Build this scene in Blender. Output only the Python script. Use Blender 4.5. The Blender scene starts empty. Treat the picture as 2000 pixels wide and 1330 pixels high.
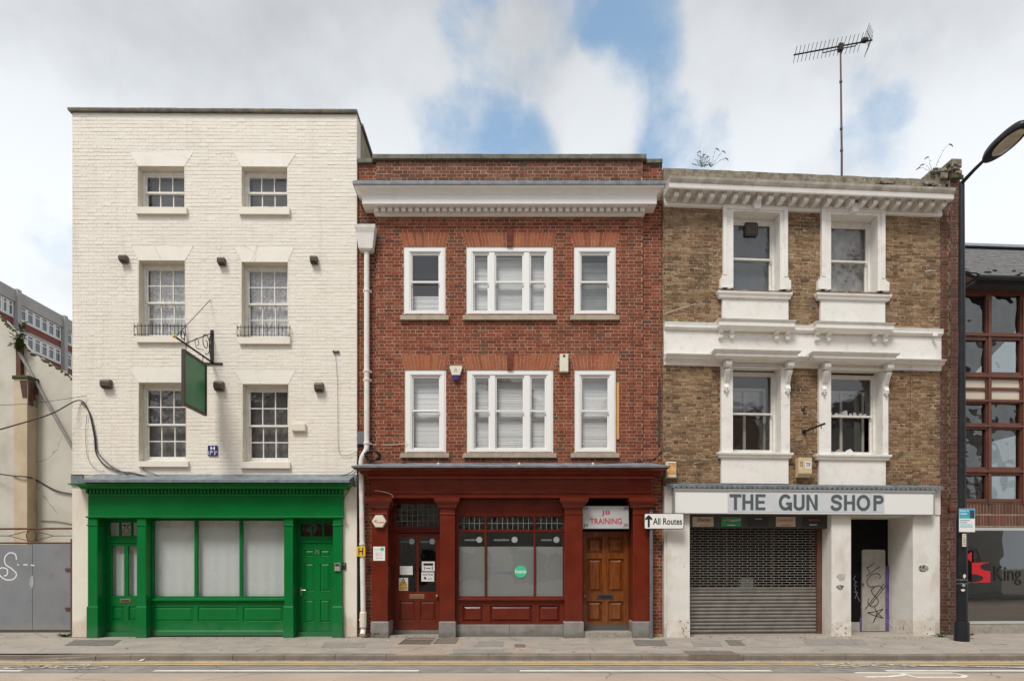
import bpy, math, random
from mathutils import Vector, Matrix
R = math.radians
rnd = random.Random(7)
sc = bpy.context.scene
col = sc.collection

# ------------------------------------------------------------------ camera
D, H, F, CX, HY = 13.0, 1.53, 1173.0, 1000.0, 1105.0   # metres to the red facade, eye height, focal length / horizon in photo pixels
cam_d = bpy.data.cameras.new('camera')
cam = bpy.data.objects.new('camera', cam_d); col.objects.link(cam)
cam.location = (0, -D, H); cam.rotation_euler = (R(90), 0, 0)
cam_d.sensor_width = 36; cam_d.lens = 36 * F / 2000; cam_d.shift_y = (HY - 665) / 2000
cam_d.clip_start = 0.1; cam_d.clip_end = 5000
sc.camera = cam

# ------------------------------------------------------------------ world, sun, exposure
SUN_EL, SUN_AZ = 57, 207       # azimuth clockwise from +Y: behind the camera, a little to the left
world = bpy.data.worlds.new('World'); sc.world = world; world.use_nodes = True
def build_world():
    nt = world.node_tree; N = nt.nodes; L = nt.links; N.clear()
    out = N.new('ShaderNodeOutputWorld'); bg = N.new('ShaderNodeBackground'); bg.inputs[1].default_value = 0.1
    L.new(bg.outputs[0], out.inputs[0])
    sky = N.new('ShaderNodeTexSky'); sky.sky_type = 'NISHITA'; sky.sun_disc = False
    sky.sun_elevation = R(SUN_EL); sky.sun_rotation = R(SUN_AZ); sky.air_density = 1.0; sky.dust_density = 0.6
    tc = N.new('ShaderNodeTexCoord')
    nrm = N.new('ShaderNodeVectorMath'); nrm.operation = 'NORMALIZE'; L.new(tc.outputs['Generated'], nrm.inputs[0])
    d = nrm.outputs[0]
    def math_(op, a, b=None, c=None):
        n = N.new('ShaderNodeMath'); n.operation = op
        for i, x in enumerate((a, b, c)):
            if x is None: continue
            if isinstance(x, (int, float)): n.inputs[i].default_value = x
            else: L.new(x, n.inputs[i])
        return n.outputs[0]
    def noise(scale, detail, rough, off, dist=0.0, sx=1, sz=1):
        mp = N.new('ShaderNodeMapping'); L.new(d, mp.inputs[0]); mp.inputs['Location'].default_value = off; mp.inputs['Scale'].default_value = (sx, 1, sz)
        n = N.new('ShaderNodeTexNoise'); L.new(mp.outputs[0], n.inputs['Vector'])
        n.inputs['Scale'].default_value = scale; n.inputs['Detail'].default_value = detail; n.inputs['Roughness'].default_value = rough; n.inputs['Distortion'].default_value = dist
        return n.outputs[0]
    def ramp(x, a, b, lo=0.0, hi=1.0):
        n = N.new('ShaderNodeMapRange'); n.interpolation_type = 'SMOOTHSTEP'; L.new(x, n.inputs[0])
        for i, q in zip((1, 2, 3, 4), (a, b, lo, hi)): n.inputs[i].default_value = q
        return n.outputs[0]
    # breaks in the cloud: directions with an angular radius and a weight
    gaps = [(1205, 5, 4.2, .66), (1225, 60, 4.2, .80), (1248, 115, 4, .85), (1262, 170, 3.3, .80), (1275, 225, 3.2, .80), (1305, 265, 3.6, .84), (1360, 290, 3.8, .74), (840, 275, 4, .74), (900, 255, 4, .74), (965, 282, 4.2, .80),
            (1035, 290, 3.6, .76), (915, 25, 4, .68), (940, 75, 4, .54), (1100, 70, 6.5, .46), (1010, 120, 7.5, .46), (1010, 215, 5, .40), (90, 408, 4, .62), (130, 420, 3.4, .5), (1737, 212, 2.3, .56), (1705, 290, 3.4, .42), (1715, 120, 3, .42), (430, 30, 6, .26), (1560, 40, 6, .26)]
    puffs = [(1170, 222, 3.6, .42), (1440, 200, 6, .30), (735, 270, 3.4, .35), (50, 320, 6, .35), (1900, 420, 6, .3), (700, 120, 8, .15)]
    tot = None
    for px, py, rad, w in gaps:
        v = Vector(((px - CX) / F, 1, (HY - py) / F)).normalized()
        dp = N.new('ShaderNodeVectorMath'); dp.operation = 'DOT_PRODUCT'; L.new(d, dp.inputs[0]); dp.inputs[1].default_value = v
        g = ramp(dp.outputs['Value'], math.cos(R(rad * 1.25)), math.cos(R(rad * .25)), 0, w)
        tot = g if tot is None else math_('MAXIMUM', tot, g)
    puff = None
    for px, py, rad, w in puffs:
        v = Vector(((px - CX) / F, 1, (HY - py) / F)).normalized()
        dp = N.new('ShaderNodeVectorMath'); dp.operation = 'DOT_PRODUCT'; L.new(d, dp.inputs[0]); dp.inputs[1].default_value = v
        g = ramp(dp.outputs['Value'], math.cos(R(rad * 1.3)), math.cos(R(rad * .3)), 0, w)
        puff = g if puff is None else math_('MAXIMUM', puff, g)
    tot = math_('SUBTRACT', tot, puff)
    n1 = noise(7.5, 10, .60, (3.1, .4, 1.7), .12)
    n1b = noise(2.2, 3, .5, (8.1, 4.4, 2.2), .2)
    s = math_('ADD', tot, math_('MULTIPLY', math_('SUBTRACT', n1, .5), 1.5))
    s = math_('ADD', s, math_('MULTIPLY', math_('SUBTRACT', n1b, .5), .5))
    blue = ramp(s, .22, .84, 0, .88)
    # cloud body: soft lumps, greyer towards the zenith where the base is seen from below
    n2 = noise(3.6, 8, .56, (1.3, 7.7, 5.2), .1)
    n3 = noise(11.0, 8, .6, (6.3, 2.7, 9.2), .1)
    sep = N.new('ShaderNodeSeparateXYZ'); L.new(d, sep.inputs[0])
    up = ramp(sep.outputs['Z'], .40, .78, 0.0, 1.0)
    b = math_('ADD', math_('MULTIPLY', n2, .75), math_('MULTIPLY', n3, .25))
    b = ramp(math_('ADD', b, math_('MULTIPLY', puff, .35)), .34, .66, CLOUD_LO, CLOUD_HI)
    b = math_('MULTIPLY', b, math_('SUBTRACT', 1.0, math_('MULTIPLY', up, .34)))
    cc = N.new('ShaderNodeCombineColor')
    L.new(math_('MULTIPLY', b, .945), cc.inputs[0]); L.new(math_('MULTIPLY', b, .985), cc.inputs[1]); L.new(math_('MULTIPLY', b, 1.03), cc.inputs[2])
    mx = N.new('ShaderNodeMix'); mx.data_type = 'RGBA'
    L.new(blue, mx.inputs[0]); L.new(cc.outputs[0], mx.inputs[6])
    hs = N.new('ShaderNodeHueSaturation'); hs.inputs['Saturation'].default_value = 1.0; hs.inputs['Hue'].default_value = .483; hs.inputs['Value'].default_value = SKYV
    L.new(sky.outputs[0], hs.inputs['Color']); L.new(hs.outputs[0], mx.inputs[7])
    L.new(mx.outputs[2], bg.inputs[0])
CLOUD_LO, CLOUD_HI, SKYV = 3.55, 4.65, 1.08
build_world()
sun_d = bpy.data.lights.new('sun', 'SUN'); sun_d.energy = 1.5; sun_d.angle = R(18); sun_d.color = (1, .955, .88)
sun = bpy.data.objects.new('sun', sun_d); col.objects.link(sun)
sv = Vector((math.sin(R(SUN_AZ)) * math.cos(R(SUN_EL)), math.cos(R(SUN_AZ)) * math.cos(R(SUN_EL)), math.sin(R(SUN_EL))))
sun.rotation_euler = (-sv).to_track_quat('-Z', 'Y').to_euler(); sun.location = sv * 60
sc.view_settings.view_transform = 'Standard'; sc.view_settings.look = 'None'
sc.view_settings.exposure = 1.14; sc.view_settings.gamma = 1.0; sc.view_settings.use_curve_mapping = False
try:
    sc.cycles.max_bounces = 7; sc.cycles.diffuse_bounces = 4; sc.cycles.transparent_max_bounces = 16; sc.cycles.glossy_bounces = 3
    sc.cycles.use_denoising = True; sc.cycles.caustics_reflective = False; sc.cycles.caustics_refractive = False
    sc.cycles.sample_clamp_indirect = 6
except Exception: pass

# ------------------------------------------------------------------ helpers
class Frame:
    """A facade plane: u to the right, v into the building, z up. Photo pixels are read off on the plane v."""
    def __init__(s, px0, deg=0.0, Y0=0.0):
        s.Y0 = Y0; s.th = R(deg); s.c = math.cos(s.th); s.s = math.sin(s.th); s.X0 = (px0 - CX) / F * (D + Y0)
    def uz(s, px, py, v=0.0):
        a = (px - CX) / F; b = (HY - py) / F
        t = (v - s.X0 * s.s + (D + s.Y0) * s.c) / (s.c - a * s.s)
        X = t * a; Y = -D + t
        return (X - s.X0) * s.c + (Y - s.Y0) * s.s, H + t * b
    def U(s, px, v=0.0): return s.uz(px, 700, v)[0]
    def Z(s, py, px, v=0.0): return s.uz(px, py, v)[1]
    def rect(s, px0, px1, py0, py1, v=0.0):
        m = (px0 + px1) / 2
        return s.U(px0, v), s.U(px1, v), s.Z(py1, m, v), s.Z(py0, m, v)
    def w(s, u, v, z): return Vector((s.X0 + u * s.c - v * s.s, s.Y0 + u * s.s + v * s.c, z))

class MB:
    def __init__(s): s.v = []; s.f = []; s.col = None
    def add(s, pts, faces):
        o = len(s.v); s.v.extend(tuple(p) for p in pts); s.f.extend(tuple(i + o for i in f) for f in faces); return s
    def quad(s, a, b, c, d): return s.add((a, b, c, d), ((0, 1, 2, 3),))
    def box(s, x0, x1, y0, y1, z0, z1):
        return s.add([(x0, y0, z0), (x1, y0, z0), (x1, y1, z0), (x0, y1, z0), (x0, y0, z1), (x1, y0, z1), (x1, y1, z1), (x0, y1, z1)],
              ((0, 1, 5, 4), (1, 2, 6, 5), (2, 3, 7, 6), (3, 0, 4, 7), (4, 5, 6, 7), (3, 2, 1, 0)))
    def bbox(s, x0, x1, y0, y1, z0, z1, b=.006):
        """box whose front (low y) edges are chamfered"""
        p = [(x0, y1, z0), (x1, y1, z0), (x1, y1, z1), (x0, y1, z1), (x0, y0 + b, z0), (x1, y0 + b, z0), (x1, y0 + b, z1), (x0, y0 + b, z1),
             (x0 + b, y0, z0 + b), (x1 - b, y0, z0 + b), (x1 - b, y0, z1 - b), (x0 + b, y0, z1 - b)]
        f = [(8, 9, 10, 11), (3, 2, 1, 0)]
        for i in range(4):
            j = (i + 1) % 4; f += [(i, j, 4 + j, 4 + i), (4 + i, 4 + j, 8 + j, 8 + i)]
        return s.add(p, f)
    def prism_y(s, poly, y0, y1):
        n = len(poly); p = [(x, y0, z) for x, z in poly] + [(x, y1, z) for x, z in poly]
        return s.add(p, [tuple(range(n)), tuple(range(2 * n - 1, n - 1, -1))] + [(i, i + n, (i + 1) % n + n, (i + 1) % n) for i in range(n)])
    def prism_x(s, poly, x0, x1):
        n = len(poly); p = [(x0, y, z) for y, z in poly] + [(x1, y, z) for y, z in poly]
        return s.add(p, [tuple(range(n)), tuple(range(2 * n - 1, n - 1, -1))] + [(i, i + n, (i + 1) % n + n, (i + 1) % n) for i in range(n)])
    def prism_z(s, poly, z0, z1):
        n = len(poly); p = [(x, y, z0) for x, y in poly] + [(x, y, z1) for x, y in poly]
        return s.add(p, [tuple(range(n - 1, -1, -1)), tuple(range(n, 2 * n))] + [(i, (i + 1) % n, (i + 1) % n + n, i + n) for i in range(n)])
    def tube(s, path, r, n=6, cap=True):
        P = [Vector(p) for p in path]; m = len(P); rr = r if isinstance(r, (list, tuple)) else [r] * m
        t0 = (P[1] - P[0]).normalized(); a = Vector((0, 0, 1)) if abs(t0.z) < .9 else Vector((1, 0, 0)); nx = t0.cross(a).normalized()
        pts = []
        for i in range(m):
            t = (P[min(i + 1, m - 1)] - P[max(i - 1, 0)])
            t = t.normalized() if t.length > 1e-9 else t0
            nx = (nx - t * nx.dot(t)); nx = nx.normalized() if nx.length > 1e-6 else t.orthogonal().normalized()
            ny = t.cross(nx)
            for k in range(n):
                an = 2 * math.pi * k / n; pts.append(P[i] + (nx * math.cos(an) + ny * math.sin(an)) * rr[i])
        f = []
        for i in range(m - 1):
            for k in range(n):
                k2 = (k + 1) % n; f.append((i * n + k, i * n + k2, (i + 1) * n + k2, (i + 1) * n + k))
        if cap: f += [tuple(range(n - 1, -1, -1)), tuple(range((m - 1) * n, m * n))]
        return s.add(pts, f)
    def lathe(s, c, prof, n=16, axis='z'):
        """prof: (radius, height) along the axis through c"""
        pts = []
        for r, h in prof:
            for k in range(n):
                a = 2 * math.pi * k / n; x, y = r * math.cos(a), r * math.sin(a)
                pts.append({'z': (c[0] + x, c[1] + y, c[2] + h), 'y': (c[0] + x, c[1] + h, c[2] + y), 'x': (c[0] + h, c[1] + x, c[2] + y)}[axis])
        f = []
        for i in range(len(prof) - 1):
            for k in range(n):
                k2 = (k + 1) % n; f.append((i * n + k, i * n + k2, (i + 1) * n + k2, (i + 1) * n + k))
        f += [tuple(range(n - 1, -1, -1)), tuple(range((len(prof) - 1) * n, len(prof) * n))]
        return s.add(pts, f)
    def holed(s, x0, x1, z0, z1, y0, y1, holes, back=True):
        xs = sorted(set([x0, x1] + [min(max(h[i], x0), x1) for h in holes for i in (0, 1)]))
        zs = sorted(set([z0, z1] + [min(max(h[i], z0), z1) for h in holes for i in (2, 3)]))
        nx, nz = len(xs) - 1, len(zs) - 1
        solid = [[not any(h[0] - 1e-6 < (xs[i] + xs[i + 1]) / 2 < h[1] + 1e-6 and h[2] - 1e-6 < (zs[j] + zs[j + 1]) / 2 < h[3] + 1e-6 for h in holes) for j in range(nz)] for i in range(nx)]
        S = lambda i, j: 0 <= i < nx and 0 <= j < nz and solid[i][j]
        for i in range(nx):
            for j in range(nz):
                if not solid[i][j]: continue
                a, b, c, d = xs[i], xs[i + 1], zs[j], zs[j + 1]
                s.quad((a, y0, c), (b, y0, c), (b, y0, d), (a, y0, d))
                if back: s.quad((b, y1, c), (a, y1, c), (a, y1, d), (b, y1, d))
                if not S(i - 1, j): s.quad((a, y1, c), (a, y0, c), (a, y0, d), (a, y1, d))
                if not S(i + 1, j): s.quad((b, y0, c), (b, y1, c), (b, y1, d), (b, y0, d))
                if not S(i, j - 1): s.quad((a, y1, c), (b, y1, c), (b, y0, c), (a, y0, c))
                if not S(i, j + 1): s.quad((a, y0, d), (b, y0, d), (b, y1, d), (a, y1, d))
        return s
    def mould(s, x0, x1, prof, v0, back, rl=True, rr=True):
        """prof: list of (projection, z) from bottom to top; lofted round the front with mitred returns"""
        o = len(s.v)
        for p, z in prof:
            a = x0 - (p if rl else 0); b = x1 + (p if rr else 0)
            s.v += [(a, back, z), (a, v0 - p, z), (b, v0 - p, z), (b, back, z)]
        for i in range(len(prof) - 1):
            for k in range(3): s.f.append((o + 4 * i + k, o + 4 * i + k + 1, o + 4 * i + 5 + k, o + 4 * i + 4 + k))
        n = len(prof) - 1
        s.f += [(o, o + 3, o + 2, o + 1), (o + 4 * n, o + 4 * n + 1, o + 4 * n + 2, o + 4 * n + 3)]
        s.f += [tuple(o + 4 * i for i in range(n + 1)) + (), ] if False else []
        return s
    def panel(s, x0, x1, z0, z1, v, rec=.016, mw=.014, flat=.012, bev=.03, rise=.012):
        rings = [(0, v), (mw * .3, v - .005), (mw, v + rec), (mw + flat, v + rec), (mw + flat + bev, v + rec - rise)]
        o = len(s.v)
        for ins, y in rings: s.v += [(x0 + ins, y, z0 + ins), (x1 - ins, y, z0 + ins), (x1 - ins, y, z1 - ins), (x0 + ins, y, z1 - ins)]
        for i in range(len(rings) - 1):
            for k in range(4):
                k2 = (k + 1) % 4; s.f.append((o + 4 * i + k, o + 4 * i + k2, o + 4 * i + 4 + k2, o + 4 * i + 4 + k))
        e = o + 4 * (len(rings) - 1); s.f.append((e, e + 1, e + 2, e + 3)); return s
    def ribbon(s, pts, w, y):
        P = [Vector((p[0], p[1])) for p in pts]; m = len(P); o = len(s.v)
        for i in range(m):
            t = P[min(i + 1, m - 1)] - P[max(i - 1, 0)]; t = t.normalized() if t.length > 1e-9 else Vector((1, 0)); n = Vector((-t.y, t.x)) * (w / 2)
            for q in (P[i] + n, P[i] - n): s.v.append((q.x, y, q.y))
        s.f += [(o + 2 * i, o + 2 * i + 1, o + 2 * i + 3, o + 2 * i + 2) for i in range(m - 1)]; return s
    def disc(s, x, z, r, y, n=20, rz=None):
        rz = rz or r
        return s.add([(x + r * math.cos(2 * math.pi * k / n), y, z + rz * math.sin(2 * math.pi * k / n)) for k in range(n)], [tuple(range(n))])
    def mesh(s, name, mat, origin=(0, 0, 0)):
        me = bpy.data.meshes.new(name); ox, oy, oz = origin
        me.from_pydata([(x - ox, y - oy, z - oz) for x, y, z in s.v], [], s.f); me.update()
        for m in (mat if isinstance(mat, (list, tuple)) else [mat]): me.materials.append(m)
        if s.col is not None:
            a = me.attributes.new('bc', 'FLOAT_COLOR', 'POINT'); a.data.foreach_set('color', [c for q in s.col for c in q])
        return me
    def part(s, name, mat, parent, smooth=False, label=None, kind=None):
        o = bpy.data.objects.new(name, s.mesh(name, mat)); col.objects.link(o); o.parent = parent
        if smooth: shade(o)
        if label: o['label'] = label
        if kind: o['kind'] = kind
        return o
    def thing(s, fr, name, mat, label, cat, org, group=None, smooth=False):
        """a thing that is one mesh, built in facade coordinates with its origin at org"""
        o = bpy.data.objects.new(name, s.mesh(name, mat, org)); col.objects.link(o)
        o.location = fr.w(*org) if fr else org; o.rotation_euler.z = fr.th if fr else 0
        tag(o, label, cat, group)
        if smooth: shade(o)
        return o
def shade(o):
    me = o.data; me.polygons.foreach_set('use_smooth', [True] * len(me.polygons))
    me.set_sharp_from_angle(angle=R(35))
def tag(o, label, cat, group=None, kind=None):
    o['label'] = label; o['category'] = cat
    if group: o['group'] = group
    if kind: o['kind'] = kind
    return o
def empty(fr, name, label, cat, org=(0, 0, 0), group=None):
    """Empty at a thing's base; its parts are built in coordinates relative to org"""
    o = bpy.data.objects.new(name, None); col.objects.link(o); o.empty_display_size = .2
    o.location = fr.w(*org) if fr else org; o.rotation_euler.z = fr.th if fr else 0
    return tag(o, label, cat, group)
def rel(o, me_mb, org):
    me_mb.v = [(x - org[0], y - org[1], z - org[2]) for x, y, z in me_mb.v]; return me_mb
def struct(mb, name, mat, parent=None, smooth=False):
    o = mb.part(name, mat, parent, smooth)
    if parent is None: o['kind'] = 'structure'
    return o
def inst(me, name, parent, loc, rotz=0, scale=None):
    o = bpy.data.objects.new(name, me); col.objects.link(o); o.parent = parent; o.location = loc; o.rotation_euler.z = rotz
    if scale: o.scale = scale
    return o
def text_mb(s, x0, x1, z0, z1, y, bold=0.0, shear=0.0, font_res=4, extrude=0.0, rot=0):
    """lettering fitted into a rectangle of the plane y"""
    cu = bpy.data.curves.new('t', 'FONT'); cu.body = s; cu.size = 1; cu.offset = bold; cu.shear = shear; cu.resolution_u = font_res; cu.extrude = extrude
    ob = bpy.data.objects.new('t', cu); col.objects.link(ob)
    dg = bpy.context.evaluated_depsgraph_get(); dg.update()
    me = bpy.data.meshes.new_from_object(ob.evaluated_get(dg))
    V = [v.co.copy() for v in me.vertices]; Fc = [tuple(p.vertices) for p in me.polygons]
    bpy.data.objects.remove(ob); bpy.data.curves.remove(cu); bpy.data.meshes.remove(me)
    if rot == 90: V = [Vector((-v.y, v.x, v.z)) for v in V]
    ax, bx = min(v.x for v in V), max(v.x for v in V); az, bz = min(v.y for v in V), max(v.y for v in V)
    m = MB(); m.v = [(x0 + (v.x - ax) / (bx - ax) * (x1 - x0), y - v.z, z0 + (v.y - az) / (bz - az) * (z1 - z0)) for v in V]; m.f = Fc
    return m
def arc(cx, cz, r, a0, a1, n=10, rz=None):
    rz = rz or r
    return [(cx + r * math.cos(R(a0 + (a1 - a0) * i / n)), cz + rz * math.sin(R(a0 + (a1 - a0) * i / n))) for i in range(n + 1)]

# ------------------------------------------------------------------ materials
MATS = {}
def _n(nt, t, **kw):
    n = nt.nodes.new(t)
    for k, v in kw.items(): setattr(n, k, v)
    return n
def noise_node(nt, scale, detail=5, rough=.55, vec=None, stretch=(1, 1, 1), dist=0):
    g = _n(nt, 'ShaderNodeNewGeometry'); mp = _n(nt, 'ShaderNodeMapping'); mp.inputs['Scale'].default_value = stretch
    nt.links.new(g.outputs['Position'], mp.inputs[0])
    n = _n(nt, 'ShaderNodeTexNoise'); nt.links.new(mp.outputs[0], n.inputs['Vector'])
    n.inputs['Scale'].default_value = scale; n.inputs['Detail'].default_value = detail; n.inputs['Roughness'].default_value = rough; n.inputs['Distortion'].default_value = dist
    return n.outputs[0]
def mrange(nt, x, a, b, lo=0., hi=1.):
    n = _n(nt, 'ShaderNodeMapRange', interpolation_type='SMOOTHSTEP'); nt.links.new(x, n.inputs[0])
    for i, q in zip((1, 2, 3, 4), (a, b, lo, hi)): n.inputs[i].default_value = q
    return n.outputs[0]
def mixc(nt, f, a, b, mode='MIX'):
    n = _n(nt, 'ShaderNodeMix', data_type='RGBA', blend_type=mode)
    for i, x in ((0, f), (6, a), (7, b)):
        if isinstance(x, (int, float)): n.inputs[i].default_value = x
        elif isinstance(x, tuple): n.inputs[i].default_value = (*x, 1) if len(x) == 3 else x
        else: nt.links.new(x, n.inputs[i])
    return n.outputs[2]
def bump(nt, b, h, strength, dist=.01):
    n = _n(nt, 'ShaderNodeBump'); n.inputs['Strength'].default_value = strength; n.inputs['Distance'].default_value = dist
    nt.links.new(h, n.inputs['Height']); nt.links.new(n.outputs[0], b.inputs['Normal'])
def mat(name, c1, c2=None, scale=6, rough=.6, bmp=.0, bscale=40, metal=0, stain=None, stain_amt=0, stain_scale=1.5, stain_stretch=(1, 1, 1), spec=.5, specks=None, speck_scale=60, speck_t=.68, coat=0, stretch=(1, 1, 1)):
    if name in MATS: return MATS[name]
    m = bpy.data.materials.new(name); m.use_nodes = True; nt = m.node_tree; b = nt.nodes['Principled BSDF']
    b.inputs['Roughness'].default_value = rough; b.inputs['Metallic'].default_value = metal; b.inputs['Specular IOR Level'].default_value = spec
    b.inputs['Coat Weight'].default_value = coat
    c = c1
    if c2: c = mixc(nt, mrange(nt, noise_node(nt, scale, stretch=stretch), .35, .65), c1, c2)
    if stain: c = mixc(nt, mrange(nt, noise_node(nt, stain_scale, 7, .65, stretch=stain_stretch), .5, .75, 0, stain_amt), c, stain)
    if specks: c = mixc(nt, mrange(nt, noise_node(nt, speck_scale, 3, .6), speck_t, speck_t + .06), c, specks)
    if isinstance(c, tuple): b.inputs['Base Color'].default_value = (*c, 1)
    else: nt.links.new(c, b.inputs['Base Color'])
    if bmp: bump(nt, b, noise_node(nt, bscale, 6, .6), bmp)
    MATS[name] = m; return m
def brick_mat(name, stops, dark, grime, grime_amt, noise_amt=.25, rough=.9, patch=None, patch_amt=0, speck=None, streak=None, streak_amt=0):
    m = bpy.data.materials.new(name); m.use_nodes = True; nt = m.node_tree; b = nt.nodes['Principled BSDF']; b.inputs['Roughness'].default_value = rough; b.inputs['Specular IOR Level'].default_value = .25
    at = _n(nt, 'ShaderNodeAttribute', attribute_name='bc'); sp = _n(nt, 'ShaderNodeSeparateColor'); nt.links.new(at.outputs['Color'], sp.inputs[0])
    cr = _n(nt, 'ShaderNodeValToRGB'); nt.links.new(sp.outputs[0], cr.inputs[0]); e = cr.color_ramp.elements
    while len(e) < len(stops): e.new(.5)
    for i, (p, c) in enumerate(stops): e[i].position = p; e[i].color = (*c, 1)
    c = mixc(nt, sp.outputs[1], cr.outputs[0], dark)
    c = mixc(nt, mrange(nt, noise_node(nt, 28, 6, .65), .3, .7, 0, noise_amt), c, tuple(x * .45 for x in stops[0][1]))
    if patch: c = mixc(nt, mrange(nt, noise_node(nt, 2.2, 6, .65), .5, .68, 0, patch_amt), c, patch)
    c = mixc(nt, mrange(nt, noise_node(nt, .9, 7, .68), .48, .72, 0, grime_amt), c, grime)
    if speck: c = mixc(nt, mrange(nt, noise_node(nt, 70, 3, .6), .66, .72), c, speck)
    if streak: c = mixc(nt, mrange(nt, noise_node(nt, 2.6, 8, .7, stretch=(1.6, 1, .16)), .50, .74, 0, streak_amt), c, streak)
    nt.links.new(c, b.inputs['Base Color']); bump(nt, b, noise_node(nt, 90, 5, .6), .5, .004)
    MATS[name] = m; return m
def glass_mat(name, ior=1.55, tint=(1, 1, 1), wob=0.0, wscale=3, refl=1.0, base=0.0):
    m = bpy.data.materials.new(name); m.use_nodes = True; nt = m.node_tree; nt.nodes.clear()
    out = _n(nt, 'ShaderNodeOutputMaterial'); mx = _n(nt, 'ShaderNodeMixShader'); tr = _n(nt, 'ShaderNodeBsdfTransparent'); gl = _n(nt, 'ShaderNodeBsdfGlossy')
    lw = _n(nt, 'ShaderNodeLayerWeight'); lw.inputs[0].default_value = .5; gl.inputs['Roughness'].default_value = .015; tr.inputs[0].default_value = (*tint, 1)
    r0 = ((ior - 1) / (ior + 1)) ** 2
    pw = _n(nt, 'ShaderNodeMath', operation='POWER'); nt.links.new(lw.outputs['Facing'], pw.inputs[0]); pw.inputs[1].default_value = 5
    ma = _n(nt, 'ShaderNodeMath', operation='MULTIPLY_ADD'); nt.links.new(pw.outputs[0], ma.inputs[0]); ma.inputs[1].default_value = 1 - r0; ma.inputs[2].default_value = r0
    nt.links.new(ma.outputs[0], mx.inputs[0]); nt.links.new(tr.outputs[0], mx.inputs[1]); nt.links.new(gl.outputs[0], mx.inputs[2]); nt.links.new(mx.outputs[0], out.inputs[0])
    if wob:
        bp = _n(nt, 'ShaderNodeBump'); bp.inputs['Strength'].default_value = wob; bp.inputs['Distance'].default_value = .05 if wob < .9 else .13
        nt.links.new(noise_node(nt, wscale, 2, .4), bp.inputs['Height']); nt.links.new(bp.outputs[0], gl.inputs['Normal'])
    MATS[name] = m; return m
def cloth_mat(name, c, transl=.35, alpha_pattern=None):
    m = bpy.data.materials.new(name); m.use_nodes = True; nt = m.node_tree; nt.nodes.clear()
    out = _n(nt, 'ShaderNodeOutputMaterial'); df = _n(nt, 'ShaderNodeBsdfDiffuse'); tl = _n(nt, 'ShaderNodeBsdfTranslucent'); mx = _n(nt, 'ShaderNodeMixShader')
    mx.inputs[0].default_value = transl; df.inputs[0].default_value = (*c, 1); tl.inputs[0].default_value = (*c, 1)
    nt.links.new(df.outputs[0], mx.inputs[1]); nt.links.new(tl.outputs[0], mx.inputs[2]); last = mx.outputs[0]
    if alpha_pattern == 'lace':
        g = _n(nt, 'ShaderNodeNewGeometry'); vo = _n(nt, 'ShaderNodeTexVoronoi', feature='DISTANCE_TO_EDGE'); vo.inputs['Scale'].default_value = 34
        nt.links.new(g.outputs['Position'], vo.inputs['Vector'])
        a = mrange(nt, vo.outputs['Distance'], .03, .16, 0, 1)
        fl = mrange(nt, noise_node(nt, 14, 3, .6, dist=1.5), .46, .56, 0, 1)
        mu = _n(nt, 'ShaderNodeMath', operation='MULTIPLY'); nt.links.new(a, mu.inputs[0]); nt.links.new(fl, mu.inputs[1])
        m2 = _n(nt, 'ShaderNodeMath', operation='MULTIPLY_ADD'); nt.links.new(mu.outputs[0], m2.inputs[0]); m2.inputs[1].default_value = .48; m2.inputs[2].default_value = .02
        tp = _n(nt, 'ShaderNodeBsdfTransparent'); x2 = _n(nt, 'ShaderNodeMixShader'); nt.links.new(m2.outputs[0], x2.inputs[0]); nt.links.new(last, x2.inputs[1]); nt.links.new(tp.outputs[0], x2.inputs[2]); last = x2.outputs[0]
    nt.links.new(last, out.inputs[0]); MATS[name] = m; return m

cream = (.74, .665, .545)
m_creambrick = brick_mat('cream painted brick', [(0, (.80, .757, .68)), (.5, (.81, .768, .692)), (1, (.805, .76, .683))], (.66, .57, .46), (.74, .685, .60), .5, .03, .62, patch=(.78, .725, .64), patch_amt=.4, streak=(.58, .52, .44), streak_amt=.38)
m_creamjoint = mat('cream painted joints', (.765, .715, .63), (.61, .535, .45), 3, .75, .4, 60)
m_cream = mat('cream painted render', (.80, .755, .675), (.77, .715, .62), 2, .65, .25, 30, stain=(.55, .42, .30), stain_amt=.35, stain_scale=1.8, stain_stretch=(1, 1, .3))
m_lintel = mat('smooth cream lintel paint', (.815, .782, .715), (.80, .76, .69), 3, .6, .1, 25, stain=(.66, .60, .52), stain_amt=.4, stain_scale=3)
m_whitewood = mat('old white sash paint', (.80, .79, .75), (.72, .70, .65), 9, .5, .15, 50)
m_reveal = mat('grey cream reveal paint', (.70, .65, .56), (.62, .565, .475), 4, .7)
m_lead = mat('lead sheet', (.13, .15, .17), (.20, .225, .25), 7, .5, .2, 12, stain=(.32, .34, .35), stain_amt=.5, stain_scale=5)
m_darkcoping = mat('dark coping stone', (.13, .13, .115), (.20, .19, .16), 8, .85, .5, 30, stain=(.30, .24, .10), stain_amt=.5, stain_scale=4)
m_green = mat('green gloss paint', (.0012, .150, .030), (.0018, .165, .034), 2, .27, .05, 14, spec=.30, stain=(.012, .11, .028), stain_amt=.45, stain_scale=2.2, specks=(.06, .20, .09), speck_scale=24, speck_t=.73)
m_darkiron = mat('black iron', (.018, .018, .02), None, rough=.5, metal=.3)
m_brownbox = mat('brown lamp housing', (.085, .058, .042), (.11, .08, .06), 20, .55)
m_redbrick = brick_mat('red brick', [(0, (.135, .040, .026)), (.3, (.215, .054, .031)), (.7, (.285, .072, .039)), (1, (.32, .105, .06))], (.095, .070, .055), (.12, .055, .038), .65, .35, patch=(.23, .075, .044), patch_amt=.45)
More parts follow.
